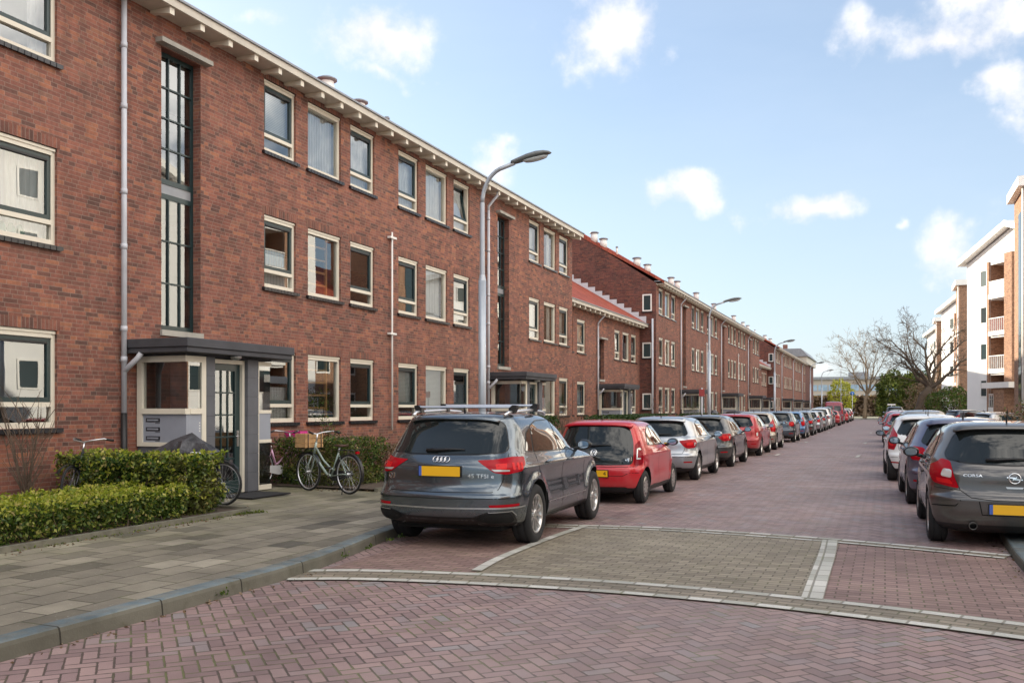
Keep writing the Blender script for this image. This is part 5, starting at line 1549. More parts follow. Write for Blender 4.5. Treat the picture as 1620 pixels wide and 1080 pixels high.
    ex = S.get('extra')
    if ex: ex(root, sh, S, D)
    # wheels
    ty, rm = wheel_mesh(rt, S.get('tw', .205), S.get('wheel', 'five'), S.get('rim', M['alloy']))
    Wx = S.get('track', W-.115)
    for y in wy:
        for sg in (1, -1):
            w = link('wheel', ty, root, (sg*Wx, y, rt), (0, 0, 0 if sg > 0 else PI)); link('rim', rm, w)
            if S.get('steer') and y > 1.5: w.rotation_euler[2] += S['steer']
    MB().box(-W*.72, W*.72, .35, L-.4, .20, .30, M['seam']).build('underbody', root)
    if 'exhaust' in D:
        for (x, y, z, r) in D['exhaust']: MB().lathe([(r*.85, .12), (r*.85, 0), (r, -.0), (r, .14)], (x, y, z), (0, 1, 0), M['disc'], 14).build('exhaust_pipe', root)
    return root

def mirror_poly(p): return [(-a, b) for a, b in p][::-1]
def sym(half):
    """half outline from top centre outwards to bottom centre -> closed symmetric polygon"""
    return half+[(-a, b) for a, b in reversed(half) if abs(a) > 1e-6]

# ---- shapes ------------------------------------------------------------
def rows_from(spec):
    return [tuple(r) for r in spec]
# z, yr, yf, w, rr, rf, bow_r, bow_f
SUV = rows_from([
 (.235, .42, 4.15, .74, .25, .4, .05, .12), (.27, .20, 4.30, .84, .26, .45, .06, .15), (.34, .05, 4.42, .895, .26, .5, .08, .18), (.46, .0, 4.46, .915, .26, .52, .10, .2), (.60, .0, 4.47, .925, .26, .52, .10, .2),
 (.66, .035, 4.46, .925, .26, .52, .11, .2), (.75, .07, 4.44, .922, .27, .52, .12, .2), (.88, .075, 4.34, .925, .28, .5, .13, .2), (.96, .085, 4.10, .915, .29, .5, .13, .2),
 (1.02, .12, 3.75, .89, .29, .5, .13, .18), (1.07, .16, 3.30, .865, .29, .45, .13, .15), (1.12, .20, 3.10, .845, .29, .40, .13, .15), (1.26, .335, 2.86, .80, .24, .34, .12, .14), (1.38, .435, 2.62, .755, .21, .3, .11, .13),
 (1.46, .47, 2.42, .715, .20, .28, .11, .12), (1.51, .49, 2.25, .675, .20, .28, .10, .12), (1.545, .56, 2.05, .61, .21, .28, .09, .1), (1.565, .70, 1.85, .48, .22, .26, .07, .08), (1.58, .95, 1.6, .28, .15, .15, .03, .03), (1.583, 1.2, 1.35, .06, .03, .03, 0, 0)])
def det_suv(sh, S):
    D = {}
    D['rear_glass'] = [sym([(0, 1.478), (.34, 1.474), (.60, 1.455), (.645, 1.42), (.775, 1.15), (.73, 1.115), (.4, 1.095), (0, 1.09)])]
    D['side_glass'] = [[(.98, 1.10), (1.98, 1.09), (1.98, 1.47), (1.42, 1.46), (1.12, 1.40)], [(2.02, 1.09), (3.02, 1.075), (2.86, 1.16), (2.42, 1.40), (2.20, 1.465), (2.02, 1.47)]]
    D['quarter_glass'] = [[(.70, 1.12), (.94, 1.105), (1.08, 1.385), (.92, 1.33)]]
    D['front_glass'] = [sym([(0, 1.46), (.52, 1.43), (.70, 1.14), (0, 1.10)])]
    D['tail'] = [[([(.44, 1.025), (.63, 1.035), (.86, 1.065), (1.07, 1.06), (1.12, .985), (1.04, .90), (.80, .865), (.66, .885)], .02, M['tail'], .006),
                  ([(.66, .985), (.80, .995), (.80, .925), (.68, .925)], .01, M['tailin'], .009),
                  ([(.86, 1.00), (.895, 1.0), (.925, .915), (.89, .915)], .005, M['tailin'], .010), ([(.93, 1.00), (.965, 1.0), (.995, .915), (.96, .915)], .005, M['tailin'], .010),
                  ([(1.0, 1.00), (1.035, 1.0), (1.05, .925), (1.02, .915)], .005, M['tailin'], .010), ([(.62, .925), (.84, .918), (.84, .90), (.66, .90)], .004, M['clear'], .010)]]
    D['reflector'] = [[(.62, .525), (1.04, .535), (1.03, .507), (.64, .485)]]
    D['rear_seams'] = [[(.80, 1.10), (.79, .98), (.76, .80), (.715, .70), (.64, .665), (0, .655)], [(0, .585), (.95, .60)], [(.77, .86), (.77, .84)]]
    D['rear_black'] = [([(-.01, .37), (.42, .375), (.60, .44), (.92, .455), (.98, .33), (.90, .255), (-.01, .24)], .02, None),
                       ([(.46, .365), (.60, .425), (.88, .435), (.93, .345), (.86, .31), (.56, .31)], .03, M['seam'], .013)]
    D['side_seams'] = [[(1.0, 1.09), (.98, .93), (1.10, .78), (1.24, .62), (1.26, .33), (1.30, .30), (2.0, .30), (2.0, 1.08)], [(2.0, .30), (3.02, .30), (3.08, .62), (3.06, 1.06)], [(.47, 1.1), (.42, .75), (.38, .62)]]
    D['plate'] = (0, .895, .52, .112)
    D['wiper'] = (-.10, 1.135, .36)
    D['handle'] = [(1.36, .965), (2.28, .955)]
    D['head'] = [[(.62, .80), (1.12, .84), (1.02, .70), (.66, .68)]]
    D['antenna'] = (0, .85, 1.57, .06)
    D['spoiler'] = (.575, .425, 1.500, .70, 1.556, .014)
    return D
def suv_extra(root, sh, S, D):
    # roof rails and two cross bars
    for sg in (1, -1):
        r = MB(); p = [(sg*.60, .62, 1.535), (sg*.615, .74, 1.575), (sg*.61, 1.6, 1.60), (sg*.59, 2.1, 1.575), (sg*.58, 2.22, 1.54)]
        r.tube(p, .018, M['alu'], 8); r.build('roof_rail', root)
    for y, zz in ((.86, 1.635), (1.68, 1.655)):
        b = MB()
        for (a0, a1) in ((-.675, .675),):
            pr = [(-.038, 0), (-.03, .012), (.01, .018), (.038, 0), (.01, -.012), (-.03, -.01)]
            vs = [(a0, y+p, zz+q) for p, q in pr]+[(a1, y+p, zz+q) for p, q in pr]
            b.add(vs, [list(range(6))[::-1], list(range(6, 12))]+[(i, (i+1) % 6, (i+1) % 6+6, i+6) for i in range(6)], M['alu'])
        bar = b.build('roof_bar', root)
        for sg in (1, -1):
            f = MB(); f.prism([(sg*.58, zz-.075), (sg*.65, zz-.075), (sg*.68, zz-.015), (sg*.685, zz+.022), (sg*.63, zz+.026), (sg*.585, zz-.01)][::sg], 'y', y-.042, y+.042, M['trim']); f.build('bar_foot', bar)
    # four interlaced rings
    g = MB()
    for k in range(4):
        cx = (k-1.5)*.048; n = 24
        pts = [sh.rear(cx+.032*math.cos(2*PI*i/n), 1.032+.032*math.sin(2*PI*i/n), .012) for i in range(n+1)]
        g.tube(pts, .0052, M['chrome'], 6, False)
    g.build('ring_badge', root)
    rear_text(root, 'model_lettering', 'Q3', .085, -.66, .83, sh, M['chrome'])
    rear_text(root, 'engine_lettering', '45 TFSI e', .062, .50, .845, sh, M['chrome'], 1.25)
    # bright strips in the bumper and along the sill
    g = MB()
    for sg in (1, -1):
        seam(g, [(0, .478), (1.16, .495)], lambda a, b, sg=sg: sh.rear(sg*a, b, .017), .018, M['satin'])
        seam(g, [(.46, .30), (.56, .262), (.86, .262), (.95, .30)], lambda a, b, sg=sg: sh.rear(sg*a, b, .018), .012, M['satin'])
        seam(g, [(.62, .44), (.90, .452), (.97, .40)], lambda a, b, sg=sg: sh.rear(sg*a, b, .018), .009, M['satin'])
        seam(g, [(1.34, .47), (3.12, .47)], lambda a, b, sg=sg: sh.side(a, b, .006, sg), .013, M['satin'])
    g.build('bright_strip', root)
def crease_suv(y, z):
    v = .0
    if .50 < z < .95: v -= .022*math.sin(PI*(z-.50)/.45)*max(0, min(1, (y-.9)/.4))*max(0, min(1, (3.7-y)/.4))
    v += .010*max(0, 1-abs(z-.935)/.05)
    return v
HATCH = rows_from([
 (.17, .28, 3.74, .70, .25, .4, .04, .12), (.22, .12, 3.84, .785, .26, .45, .06, .15), (.32, .03, 3.93, .84, .26, .5, .09, .18), (.45, .0, 3.96, .86, .26, .52, .10, .2), (.56, .0, 3.97, .868, .26, .52, .10, .2),
 (.62, .05, 3.96, .868, .26, .52, .11, .2), (.70, .065, 3.92, .866, .27, .52, .12, .2), (.82, .07, 3.76, .868, .28, .5, .13, .2), (.90, .09, 3.50, .858, .29, .5, .13, .2),
 (.955, .12, 3.15, .84, .29, .5, .13, .18), (1.0, .16, 2.90, .815, .29, .42, .13, .15), (1.05, .20, 2.74, .79, .28, .38, .13, .15), (1.16, .30, 2.50, .74, .27, .34, .12, .14), (1.27, .38, 2.26, .69, .25, .3, .11, .13),
 (1.345, .42, 2.06, .645, .24, .28, .10, .12), (1.385, .46, 1.88, .60, .24, .28, .09, .12), (1.415, .56, 1.70, .53, .24, .28, .08, .1), (1.435, .72, 1.52, .42, .22, .26, .06, .08), (1.446, .9, 1.35, .26, .15, .15, .03, .03), (1.449, 1.1, 1.2, .05, .03, .03, 0, 0)])
def scale_rows(rows, sz=1, sw=1, L=None, dy=None):
    L0 = max(r[2] for r in rows); k = (L/L0) if L else 1
    return [(r[0]*sz, r[1]*(1 if dy is None else dy), r[2]*k, r[3]*sw, *r[4:]) for r in rows]
def det_hatch(kz=1., L=3.97, five=True, tail='wrap', glassw=.60):
    def det(sh, S):
        D = {}; z = lambda v: v*kz
        D['rear_glass'] = [sym([(0, z(1.335)), (.38, z(1.33)), (glassw*.90, z(1.30)), (glassw*1.13, z(1.06)), (glassw*1.05, z(1.02)), (.3, z(1.0)), (0, z(.995))])]
        k = L/3.97
        b, c = 1.72*k, 2.78*k
        if five:
            D['side_glass'] = [[(.80, z(1.01)), (b-.02, z(1.0)), (b-.02, z(1.345)), (1.20, z(1.325)), (.94, z(1.24))], [(b+.03, z(1.0)), (c, z(.985)), (c-.14, z(1.06)), (c-.62, z(1.29)), (c-.82, z(1.345)), (b+.03, z(1.35))]]
        else:
            D['side_glass'] = [[(.74, z(1.02)), (b-.30, z(1.005)), (b-.30, z(1.335)), (1.12, z(1.30)), (.92, z(1.22))], [(b-.24, z(1.005)), (c, z(.985)), (c-.14, z(1.06)), (c-.62, z(1.29)), (c-.82, z(1.345)), (b-.24, z(1.345))]]
        D['front_glass'] = [sym([(0, z(1.345)), (.5, z(1.32)), (.68, z(1.06)), (0, z(1.01))])]
        if tail == 'wrap':
            D['tail'] = [[([(.50, z(.90)), (.70, z(.925)), (.93, z(.93)), (.99, z(.86)), (.92, z(.745)), (.70, z(.725)), (.60, z(.78))], .03, M['tail'], .006), ([(.66, z(.865)), (.84, z(.87)), (.84, z(.80)), (.68, z(.795))], .02, M['tailin'], .010), ([(.88, z(.86)), (.93, z(.86)), (.91, z(.79)), (.88, z(.79))], .01, M['clear'], .010)]]
        elif tail == 'tall':
            D['tail'] = [[([(.66, z(1.02)), (.84, z(1.18)), (.90, z(1.10)), (.98, z(.86)), (.97, z(.70)), (.74, z(.68)), (.68, z(.80))], .03, M['tail'], .006), ([(.76, z(.86)), (.90, z(.88)), (.90, z(.77)), (.77, z(.76))], .02, M['tailin'], .010)]]
        elif tail == 'pillar':
            D['tail'] = [[([(.70, z(1.30)), (.78, z(1.31)), (.86, z(1.05)), (.97, z(.84)), (.97, z(.66)), (.80, z(.64)), (.76, z(.86))], .03, M['tail'], .006), ([(.82, z(.80)), (.92, z(.82)), (.92, z(.70)), (.83, z(.69))], .02, M['clear'], .010)]]
        elif tail == 'round':
            D['tail'] = [[([(.62, z(.96)), (.86, z(.98)), (.93, z(.90)), (.90, z(.76)), (.66, z(.75)), (.60, z(.84))], .09, M['tail'], .006), ([(.68, z(.91)), (.82, z(.91)), (.82, z(.81)), (.70, z(.81))], .05, M['tailin'], .010)]]
        D['reflector'] = [[(.62, .44), (.84, .445), (.84, .415), (.62, .41)]]
        D['rear_seams'] = [[(.70, z(1.0)), (.66, z(.88)), (.63, z(.70)), (.58, z(.615)), (0, z(.605))], [(0, .53), (.86, .545)]]
        D['side_seams'] = [[(b, z(1.345)), (b, .28)], [(b, .28), (c-.02, .28), (c+.10, .55), (c+.04, z(.98))], [(1.14, .30), (b, .28)], [(.44, z(.98)), (.36, .55)]] if not five else \
            [[(.92, z(1.0)), (.94, z(.86)), (1.06, z(.66)), (1.12, .30), (b, .28), (b, z(1.345))], [(b, .28), (c-.02, .28), (c+.10, .55), (c+.04, z(.98))], [(.44, z(.98)), (.36, .55)]]
        D['rear_black'] = [([(-.01, .30), (.55, .31), (.70, .24), (-.01, .20)], .02, None)]
        D['plate'] = (0, S.get('pz', .80), .52, .112)
        D['wiper'] = (-.02, z(1.035), .34)
        D['handle'] = [(b-.62, z(.90)), (b+.14, z(.89))] if five else [(b+.0, z(.90))]
        D['head'] = [[(.48, .74), (.95, .80), (.92, .64), (.52, .60)]]
        D['antenna'] = (0, .62, z(1.42), .14) if S.get('ant', True) else (0, .7, z(1.42), .05)
        D['spoiler'] = (.57, .33, z(1.365), .62, z(1.42), .028)
        D['exhaust'] = [(-.45, .02, .25, .03)]
        return D
    return det
def crease_h(y, z):
    v = 0
    if .42 < z < .86: v -= .020*math.sin(PI*(z-.42)/.44)*max(0, min(1, (y-.7)/.4))*max(0, min(1, (3.2-y)/.4))
    v += .008*max(0, 1-abs(z-.86)/.05); return v
P_ = dict(
 grey=paint('dark_grey_car_paint', (.10, .122, .142), .85, .22), grey2=paint('warm_grey_car_paint', (.075, .070, .068), .7, .33), red=paint('bright_red_car_paint', (.50, .004, .014), .05, .28), silver=paint('silver_car_paint', (.36, .38, .41), .85, .32),
 anth=paint('anthracite_car_paint', (.035, .037, .040), .6, .3), dred=paint('deep_red_car_paint', (.36, .012, .022), .2, .3), beige=paint('champagne_car_paint', (.33, .30, .26), .8, .34), navy=paint('slate_blue_car_paint', (.035, .052, .075), .6, .3),
 blue=paint('bright_blue_car_paint', (.06, .16, .33), .5, .3), black=paint('black_car_paint', (.012, .012, .013), .2, .25), white=paint('white_car_paint', (.74, .74, .73), 0., .3), lgrey=paint('light_grey_car_paint', (.24, .245, .25), .7, .33),
 lilac=paint('blue_violet_car_paint', (.085, .09, .15), .6, .3), van=paint('van_red_paint', (.26, .02, .045), .1, .35))

S_suv = dict(L=4.47, ro=.93, wb=2.68, rt=.355, rows=SUV, paint=P_['grey'], flare=.024, crease=crease_suv, detail=det_suv, wheel='five_v', rim=M['alloy'], tw=.235, mirror=(2.86, 1.12), mirror_mat=M['trim'], extra=suv_extra, track=.80,
             cladfn=lambda x, y, z: z < .30 or (z < .34 and 1.3 < y < 3.2), handle_mat=P_['grey'], rgr=.05, seg=(8, 10, 44, 8, 8), sub=5)
q3 = make_car(S_suv, 'parked_car', 'dark grey SUV with silver roof bars, nearest car at the left kerb', 'car', (-4.99, 9.80, 0), R(1.4), (1.05, .985, 1.045))

def det_city(sh, S):
    D = det_hatch(1.02, 3.55, False, 'none')(sh, S)
    z = lambda v: v
    D['rear_glass'] = [sym([(0, 1.375), (.40, 1.37), (.565, 1.335), (.655, 1.10), (.672, .82), (.66, .74), (.62, .715), (.3, .70), (0, .70)])]
    D['tail'] = [[([(.695, 1.05), (.80, 1.13), (.87, .99), (.91, .82), (.885, .70), (.70, .695), (.695, .82)], .025, M['taild'], .010), ([(.735, .98), (.80, 1.0), (.84, .965), (.80, .955)], .004, M['clear'], .014), ([(.735, .98), (.757, .98), (.757, .81), (.735, .81)], .004, M['clear'], .014), ([(.735, .82), (.83, .82), (.83, .795), (.735, .795)], .004, M['clear'], .014)]]
    D['rear_seams'] = [[(.80, 1.05), (.79, .70), (.74, .665), (0, .655)], [(0, .50), (.5, .50), (.62, .56), (.85, .56)]]
    D['plate'] = (0, .54, .52, .112); D['wiper'] = (-.02, 1.03, .30); D['reflector'] = []
    D['spoiler'] = (.60, .23, 1.41, .5, 1.452, .03)
    return D
CITY = [(.17, .25, 3.36, .68, .22, .4, .04, .12), (.22, .10, 3.45, .76, .24, .45, .06, .15), (.32, .02, 3.51, .80, .24, .5, .09, .18), (.45, .0, 3.54, .818, .24, .52, .10, .2), (.60, .005, 3.54, .822, .24, .52, .10, .2),
 (.68, .03, 3.52, .822, .24, .52, .11, .2), (.80, .045, 3.42, .822, .25, .5, .11, .2), (.90, .07, 3.20, .816, .25, .5, .11, .2), (.97, .095, 2.92, .80, .25, .5, .11, .18), (1.02, .115, 2.74, .782, .25, .42, .11, .15), (1.08, .14, 2.58, .762, .25, .38, .11, .15),
 (1.20, .20, 2.36, .715, .24, .34, .10, .14), (1.32, .255, 2.14, .668, .23, .3, .09, .13), (1.40, .29, 1.94, .625, .22, .28, .08, .12), (1.435, .33, 1.78, .58, .22, .28, .07, .12), (1.46, .42, 1.6, .51, .2, .26, .06, .1), (1.478, .6, 1.4, .38, .2, .24, .05, .08), (1.487, .85, 1.2, .18, .1, .1, .02, .03), (1.489, .95, 1.1, .05, .03, .03, 0, 0)]
def city_extra(root, sh, S, D):
    g = MB(); n = 24
    g.tube([sh.rear(.055*math.cos(2*PI*i/n), .905+.055*math.sin(2*PI*i/n), .018) for i in range(n+1)], .0065, M['chrome'], 6, False)
    for path in ([(-.022, .944), (0, .905), (.022, .944)], [(-.043, .93), (-.02, .868), (0, .905), (.02, .868), (.043, .93)]):
        seam(g, path, lambda a, b: sh.rear(a, b, .018), .011, M['chrome'])
    g.build('round_badge', root)
    rear_text(root, 'model_lettering', 'up!', .09, .60, .80, sh, M['chrome'])
S_city = dict(L=3.54, ro=.52, wb=2.42, rt=.295, rows=CITY, paint=P_['red'], flare=.012, crease=crease_h, detail=det_city, wheel='steel', rim=M['alloy'], tw=.175, mirror=(2.30, 1.04), mirror_mat=M['trim'], extra=city_extra, track=.715, plate_text='4', plate_tx=.21)
make_car(S_city, 'parked_car', 'bright red small hatchback with black glass tailgate, second at the left kerb', 'car', (-4.80, 15.5, 0), 0, (1.05, .95, 1.0))
M_hatch = lambda **k: dict(dict(L=3.97, ro=.66, wb=2.47, rt=.31, rows=HATCH, flare=.014, crease=crease_h, detail=det_hatch(), wheel='five', rim=M['alloy'], tw=.205, mirror=(2.50, 1.0), track=.755), **k)
def rings_extra(root, sh, S, D):
    g = MB()
    for k in range(4):
        cx = (k-1.5)*.045; n = 16; g.tube([sh.rear(cx+.03*math.cos(2*PI*i/n), .93+.03*math.sin(2*PI*i/n), .012) for i in range(n+1)], .005, M['chrome'], 5, False)
    g.build('ring_badge', root)
def roofdark(x, y, z): return z > 1.36
make_car(M_hatch(paint=P_['silver'], extra=rings_extra, roof_black=None), 'parked_car', 'silver-grey hatchback with dark rear window spoiler, third car at the left kerb', 'car', (-4.97, 20.95, 0), 0, (1.06, 1, 1.04))
def big(L, kz=1., kw=1.03): return scale_rows(HATCH, kz, kw, L)
def hatch(paint_, L, kz, label, x, px_rw, ro=.72, wb=None, tail='wrap', wheel='five', rim=None, five=True, sc=1.04, name='parked_car', cat='car', kw=1.02, heading=0, extra=None, track=None, rt=.315, y=None, right=False, mm=None, **kk):
    wb = wb or L*.60
    S = M_hatch(paint=paint_, L=L, rows=big(L, kz, kw), ro=ro, wb=wb, rt=rt, detail=det_hatch(kz, L, five, tail), wheel=wheel, rim=rim or M['alloy'], mirror=(L*.645, 1.0*kz), extra=extra, track=(HATCH[5][3]*kw-.115), **kk)
    if mm: S['mirror_mat'] = mm
    if L > 0: S['seg'] = (5, 6, 22, 5, 5); S['sub'] = 3
    if y is None: y = onX(px_rw, x+(.9 if not right else -.9))[0]-ro
    return make_car(S, name, label, cat, (x, y, 0), heading, (sc, 1, sc))
XL = -4.97
hatch(P_['anth'], 4.20, 1.0, 'anthracite hatchback with slim red lamps, between the silver hatchback and the red estate', XL, 1160, tail='wrap', wheel='ten', mm=P_['anth'], kw=1.04)
hatch(P_['dred'], 4.45, 1.0, 'deep red estate car with tall lamps running up the rear pillars', XL, 1205, ro=1.0, wb=2.6, tail='pillar', wheel='five')
hatch(P_['beige'], 3.95, 1.03, 'champagne-silver hatchback parked just beyond the red estate', XL, 1229, tail='tall', wheel='seven')
hatch(P_['navy'], 4.0, 1.02, 'slate blue hatchback with big round red lamps, seventh at the left kerb', XL-.05, 0, y=46.6, tail='round', wheel='ten', ro=.66)
hatch(P_['blue'], 3.9, 1.0, 'blue hatchback mostly hidden beyond the slate blue hatchback', XL+.0, 0, y=52.2, tail='tall', wheel='five')
hatch(P_['anth'], 4.1, .99, 'black hatchback with swept red lamps beyond the blue one', XL, 0, y=58.3, tail='wrap', rim=M['alloyd'])
hatch(P_['silver'], 4.3, 1.0, 'pale silver car beyond the black hatchback on the left', XL, 0, y=65.0, tail='tall')
hatch(P_['lgrey'], 4.3, 1.0, 'light grey car next after the pale silver one on the left', XL, 0, y=71.0, tail='round')
hatch(P_['white'], 4.3, 1.12, 'tall white crossover in the far left row of parked cars', XL, 0, y=77.4, tail='wrap', rt=.34)
hatch(P_['grey'], 4.5, 1.18, 'tall dark grey people carrier beyond the white crossover', XL-.1, 0, y=84.0, tail='pillar', rt=.34)
hatch(P_['dred'], 4.3, .98, 'dark maroon saloon-height car in front of the red van', XL+.1, 0, y=91.5, tail='wrap')
# van
VAN = [(.25, .12, 4.9, .88, .15, .3, .03, .1), (.40, .02, 5.1, .96, .14, .35, .03, .12), (.7, 0, 5.15, .985, .14, .35, .03, .12), (1.0, .01, 4.95, .985, .14, .35, .03, .12), (1.2, .03, 4.5, .97, .14, .35, .03, .12), (1.5, .06, 4.1, .94, .14, .3, .03, .1), (1.9, .12, 3.7, .89, .14, .3, .03, .1), (2.15, .18, 3.45, .84, .15, .3, .03, .1), (2.25, .28, 3.2, .74, .2, .3, .03, .1), (2.30, .6, 2.8, .4, .2, .2, .02, .05), (2.31, 1., 2., .08, .05, .05, 0, 0)]
def det_van(sh, S):
    return {'side_glass': [[(3.0, 1.25), (4.15, 1.22), (3.72, 1.75), (3.0, 1.80)]], 'rear_glass': [[(-.72, 1.35), (-.08, 1.35), (-.08, 1.85), (-.70, 1.85)], [(.08, 1.35), (.72, 1.35), (.70, 1.85), (.08, 1.85)]], 'front_glass': [sym([(0, 1.9), (.66, 1.85), (.78, 1.25), (0, 1.22)])],
            'tail': [[([(.80, 1.45), (.93, 1.45), (.96, .95), (.83, .95)], .02, M['tail'], .006)]], 'side_seams': [[(2.9, .4), (2.9, 2.0)], [(1.4, .45), (1.4, 2.0)]], 'rear_seams': [[(0, .6), (0, 2.1)]], 'plate': (0, .75, .5, .11), 'handle': [(2.6, 1.1)], 'head': [[(.5, .9), (.9, .95), (.88, .75), (.5, .75)]]}
make_car(dict(L=5.15, ro=1.0, wb=3.0, rt=.34, rows=VAN, paint=P_['van'], detail=det_van, wheel='steel', rim=M['alloyd'], mirror=(3.9, 1.3), seg=(5, 6, 22, 5, 5), sub=3, flare=.01), 'parked_van', 'tall dark red delivery van near the far end of the left row', 'van', (XL, 100.5, 0), 0, (1, 1, 1.03))
hatch(P_['dred'], 4.0, 1.0, 'small red car just beyond the red van', XL+.2, 0, y=110, tail='tall')
hatch(P_['lgrey'], 4.2, 1.0, 'grey-green car second from the far end of the left row', XL+.2, 0, y=120, tail='tall')
hatch(P_['white'], 4.3, 1.1, 'white car farthest away on the left, by the junction', XL+.1, 0, y=130, tail='tall', rt=.34)
# cars parked behind the hedges, only roofs visible
hatch(P_['navy'], 4.1, 1.0, 'dark blue car parked behind the hedge in front of the middle block porch', -9.3, 0, y=61.5, tail='wrap', heading=R(-3))
# right-hand row
def det_corsa(sh, S):
    D = det_hatch(1.03, 3.97, False, 'none')(sh, S)
    D['rear_glass'] = [sym([(0, 1.385), (.42, 1.38), (.60, 1.34), (.735, 1.10), (.70, 1.045), (.45, 1.0), (0, .985)])]
    D['tail'] = [[([(.66, 1.02), (.78, 1.045), (.86, 1.00), (1.04, .96), (1.0, .82), (.90, .755), (.56, .70), (.60, .80)], .03, M['tail'], .006), ([(.64, .92), (.75, .93), (.78, .84), (.64, .82)], .03, M['clear'], .010), ([(.66, .80), (.86, .82), (.84, .77), (.62, .745)], .02, M['tailin'], .010)]]
    D['rear_seams'] = [[(.72, 1.03), (.62, .84), (.55, .68), (.44, .60), (.2, .575), (0, .575)], [(.55, .68), (.9, .70)]]
    D['plate'] = (0, .475, .52, .112); D['wiper'] = (-.16, 1.045, .38); D['antenna'] = (-.0, .78, 1.44, .20)
    D['brake'] = [(-.14, 1.405), (.14, 1.405), (.14, 1.42), (-.14, 1.42)]
    D['rear_black'] = []; D['reflector'] = []; D['exhaust'] = [(-.42, .03, .27, .045)]
    D['spoiler'] = (.60, .34, 1.41, .62, 1.455, .02)
    return D
def corsa_extra(root, sh, S, D):
    g = MB(); n = 28
    g.tube([sh.rear(.058*math.cos(2*PI*i/n), .835+.058*math.sin(2*PI*i/n), .014) for i in range(n+1)], .007, M['chrome'], 8, False)
    seam(g, [(-.078, .846), (.0, .843), (.012, .836)], lambda a, b: sh.rear(a, b, .016), .012, M['chrome']); seam(g, [(-.02, .834), (0, .826), (.078, .822)], lambda a, b: sh.rear(a, b, .016), .012, M['chrome']); seam(g, [(.02, .85), (-.02, .818)], lambda a, b: sh.rear(a, b, .016), .010, M['chrome'])
    g.build('ring_and_bolt_badge', root)
    rear_text(root, 'model_lettering', 'CORSA', .045, -.42, .855, sh, M['chrome'], 1.3)
    g = MB(); patch(g, [(-.09, .735), (.09, .735), (.075, .715), (-.075, .715)], lambda a, b: sh.rear(a, b, .010), M['satin']); g.build('tailgate_handle', root)
    g = MB()
    for sg in (1, -1): patch(g, [(.55, .545), (.62, .51), (.95, .50), (.93, .525), (.66, .555), (.56, .57)], lambda a, b, sg=sg: sh.rear(sg*a, b, .012), P_['grey2']); seam(g, [(.55, .57), (.60, .50), (.94, .488)], lambda a, b, sg=sg: sh.rear(sg*a, b, .010), .012, M['seam'])
    g.build('bumper_strip', root)
    # recess lines round the plate
    g = MB(); seam(g, [(-.36, .56), (-.33, .405), (.33, .405), (.36, .56)], lambda a, b: sh.rear(a, b, .004), .012, M['seam']); g.build('plate_recess', root)
HC = scale_rows(HATCH, 1.03, 1.0)
HC = [(z, yr, yf, w*(1.0 if z < 1 else 1.02), rr, rf, br+.02, bf) for z, yr, yf, w, rr, rf, br, bf in HC]
make_car(M_hatch(paint=P_['grey2'], rows=HC, detail=det_corsa, extra=corsa_extra, wheel='seven', ro=.70, wb=2.49, rt=.32, mirror=(2.42, 1.03), mirror_mat=M['trim'], seg=(9, 10, 36, 8, 8), sub=5), 'parked_car', 'warm dark grey hatchback cut by the right edge of the photo, nearest on the right', 'car', (1.43, 12.22, 0), R(1.0), (1.06, 1.0, 1.03))
hatch(P_['lilac'], 3.95, 1.02, 'dark blue-violet hatchback with black rear glass, second on the right', 1.28, 0, y=17.05, tail='round', heading=R(2), five=True, mm=M['trim'])
hatch(P_['white'], 3.5, 1.03, 'small white hatchback with tall red lamps, third on the right', .95, 0, y=22.7, ro=.55, wb=2.34, tail='tall', five=True, mm=M['trim'], kw=.99, heading=R(2))
hatch(P_['silver'], 4.0, 1.02, 'silver hatchback with red lamps just beyond the small white one', 1.1, 0, y=28.2, tail='tall', heading=R(1))
hatch(P_['lgrey'], 4.5, 1.08, 'light grey estate with roof rails, fifth on the right', 1.25, 0, y=34.2, tail='pillar', heading=R(1))
hatch(P_['dred'], 4.1, 1.0, 'red hatchback, sixth in the right-hand row', .85, 0, y=41, tail='tall')
hatch(P_['navy'], 4.2, 1.0, 'dark blue car just before the far red one on the right', .78, 0, y=48, tail='round')
hatch(P_['red'], 4.1, 1.0, 'red car with white roof edge, far along the right row', .75, 0, y=60, tail='tall')
hatch(P_['white'], 4.2, 1.02, 'white car far along the right row, before the black off-roader', .95, 0, y=72, tail='wrap')
hatch(P_['black'], 4.4, 1.22, 'tall black off-roader at the far end of the right row', .9, 0, y=96, tail='round', rt=.36)
# side car park on the right
hatch(P_['silver'], 4.3, 1.0, 'silver hatchback parked sideways in the side car park, nose to the right', 4.0, 0, y=50.0, tail='wrap', heading=R(-62))
hatch(P_['navy'], 4.4, 1.06, 'dark car with pale roof parked sideways behind the silver one', 3.5, 0, y=64.0, tail='tall', heading=R(-66))
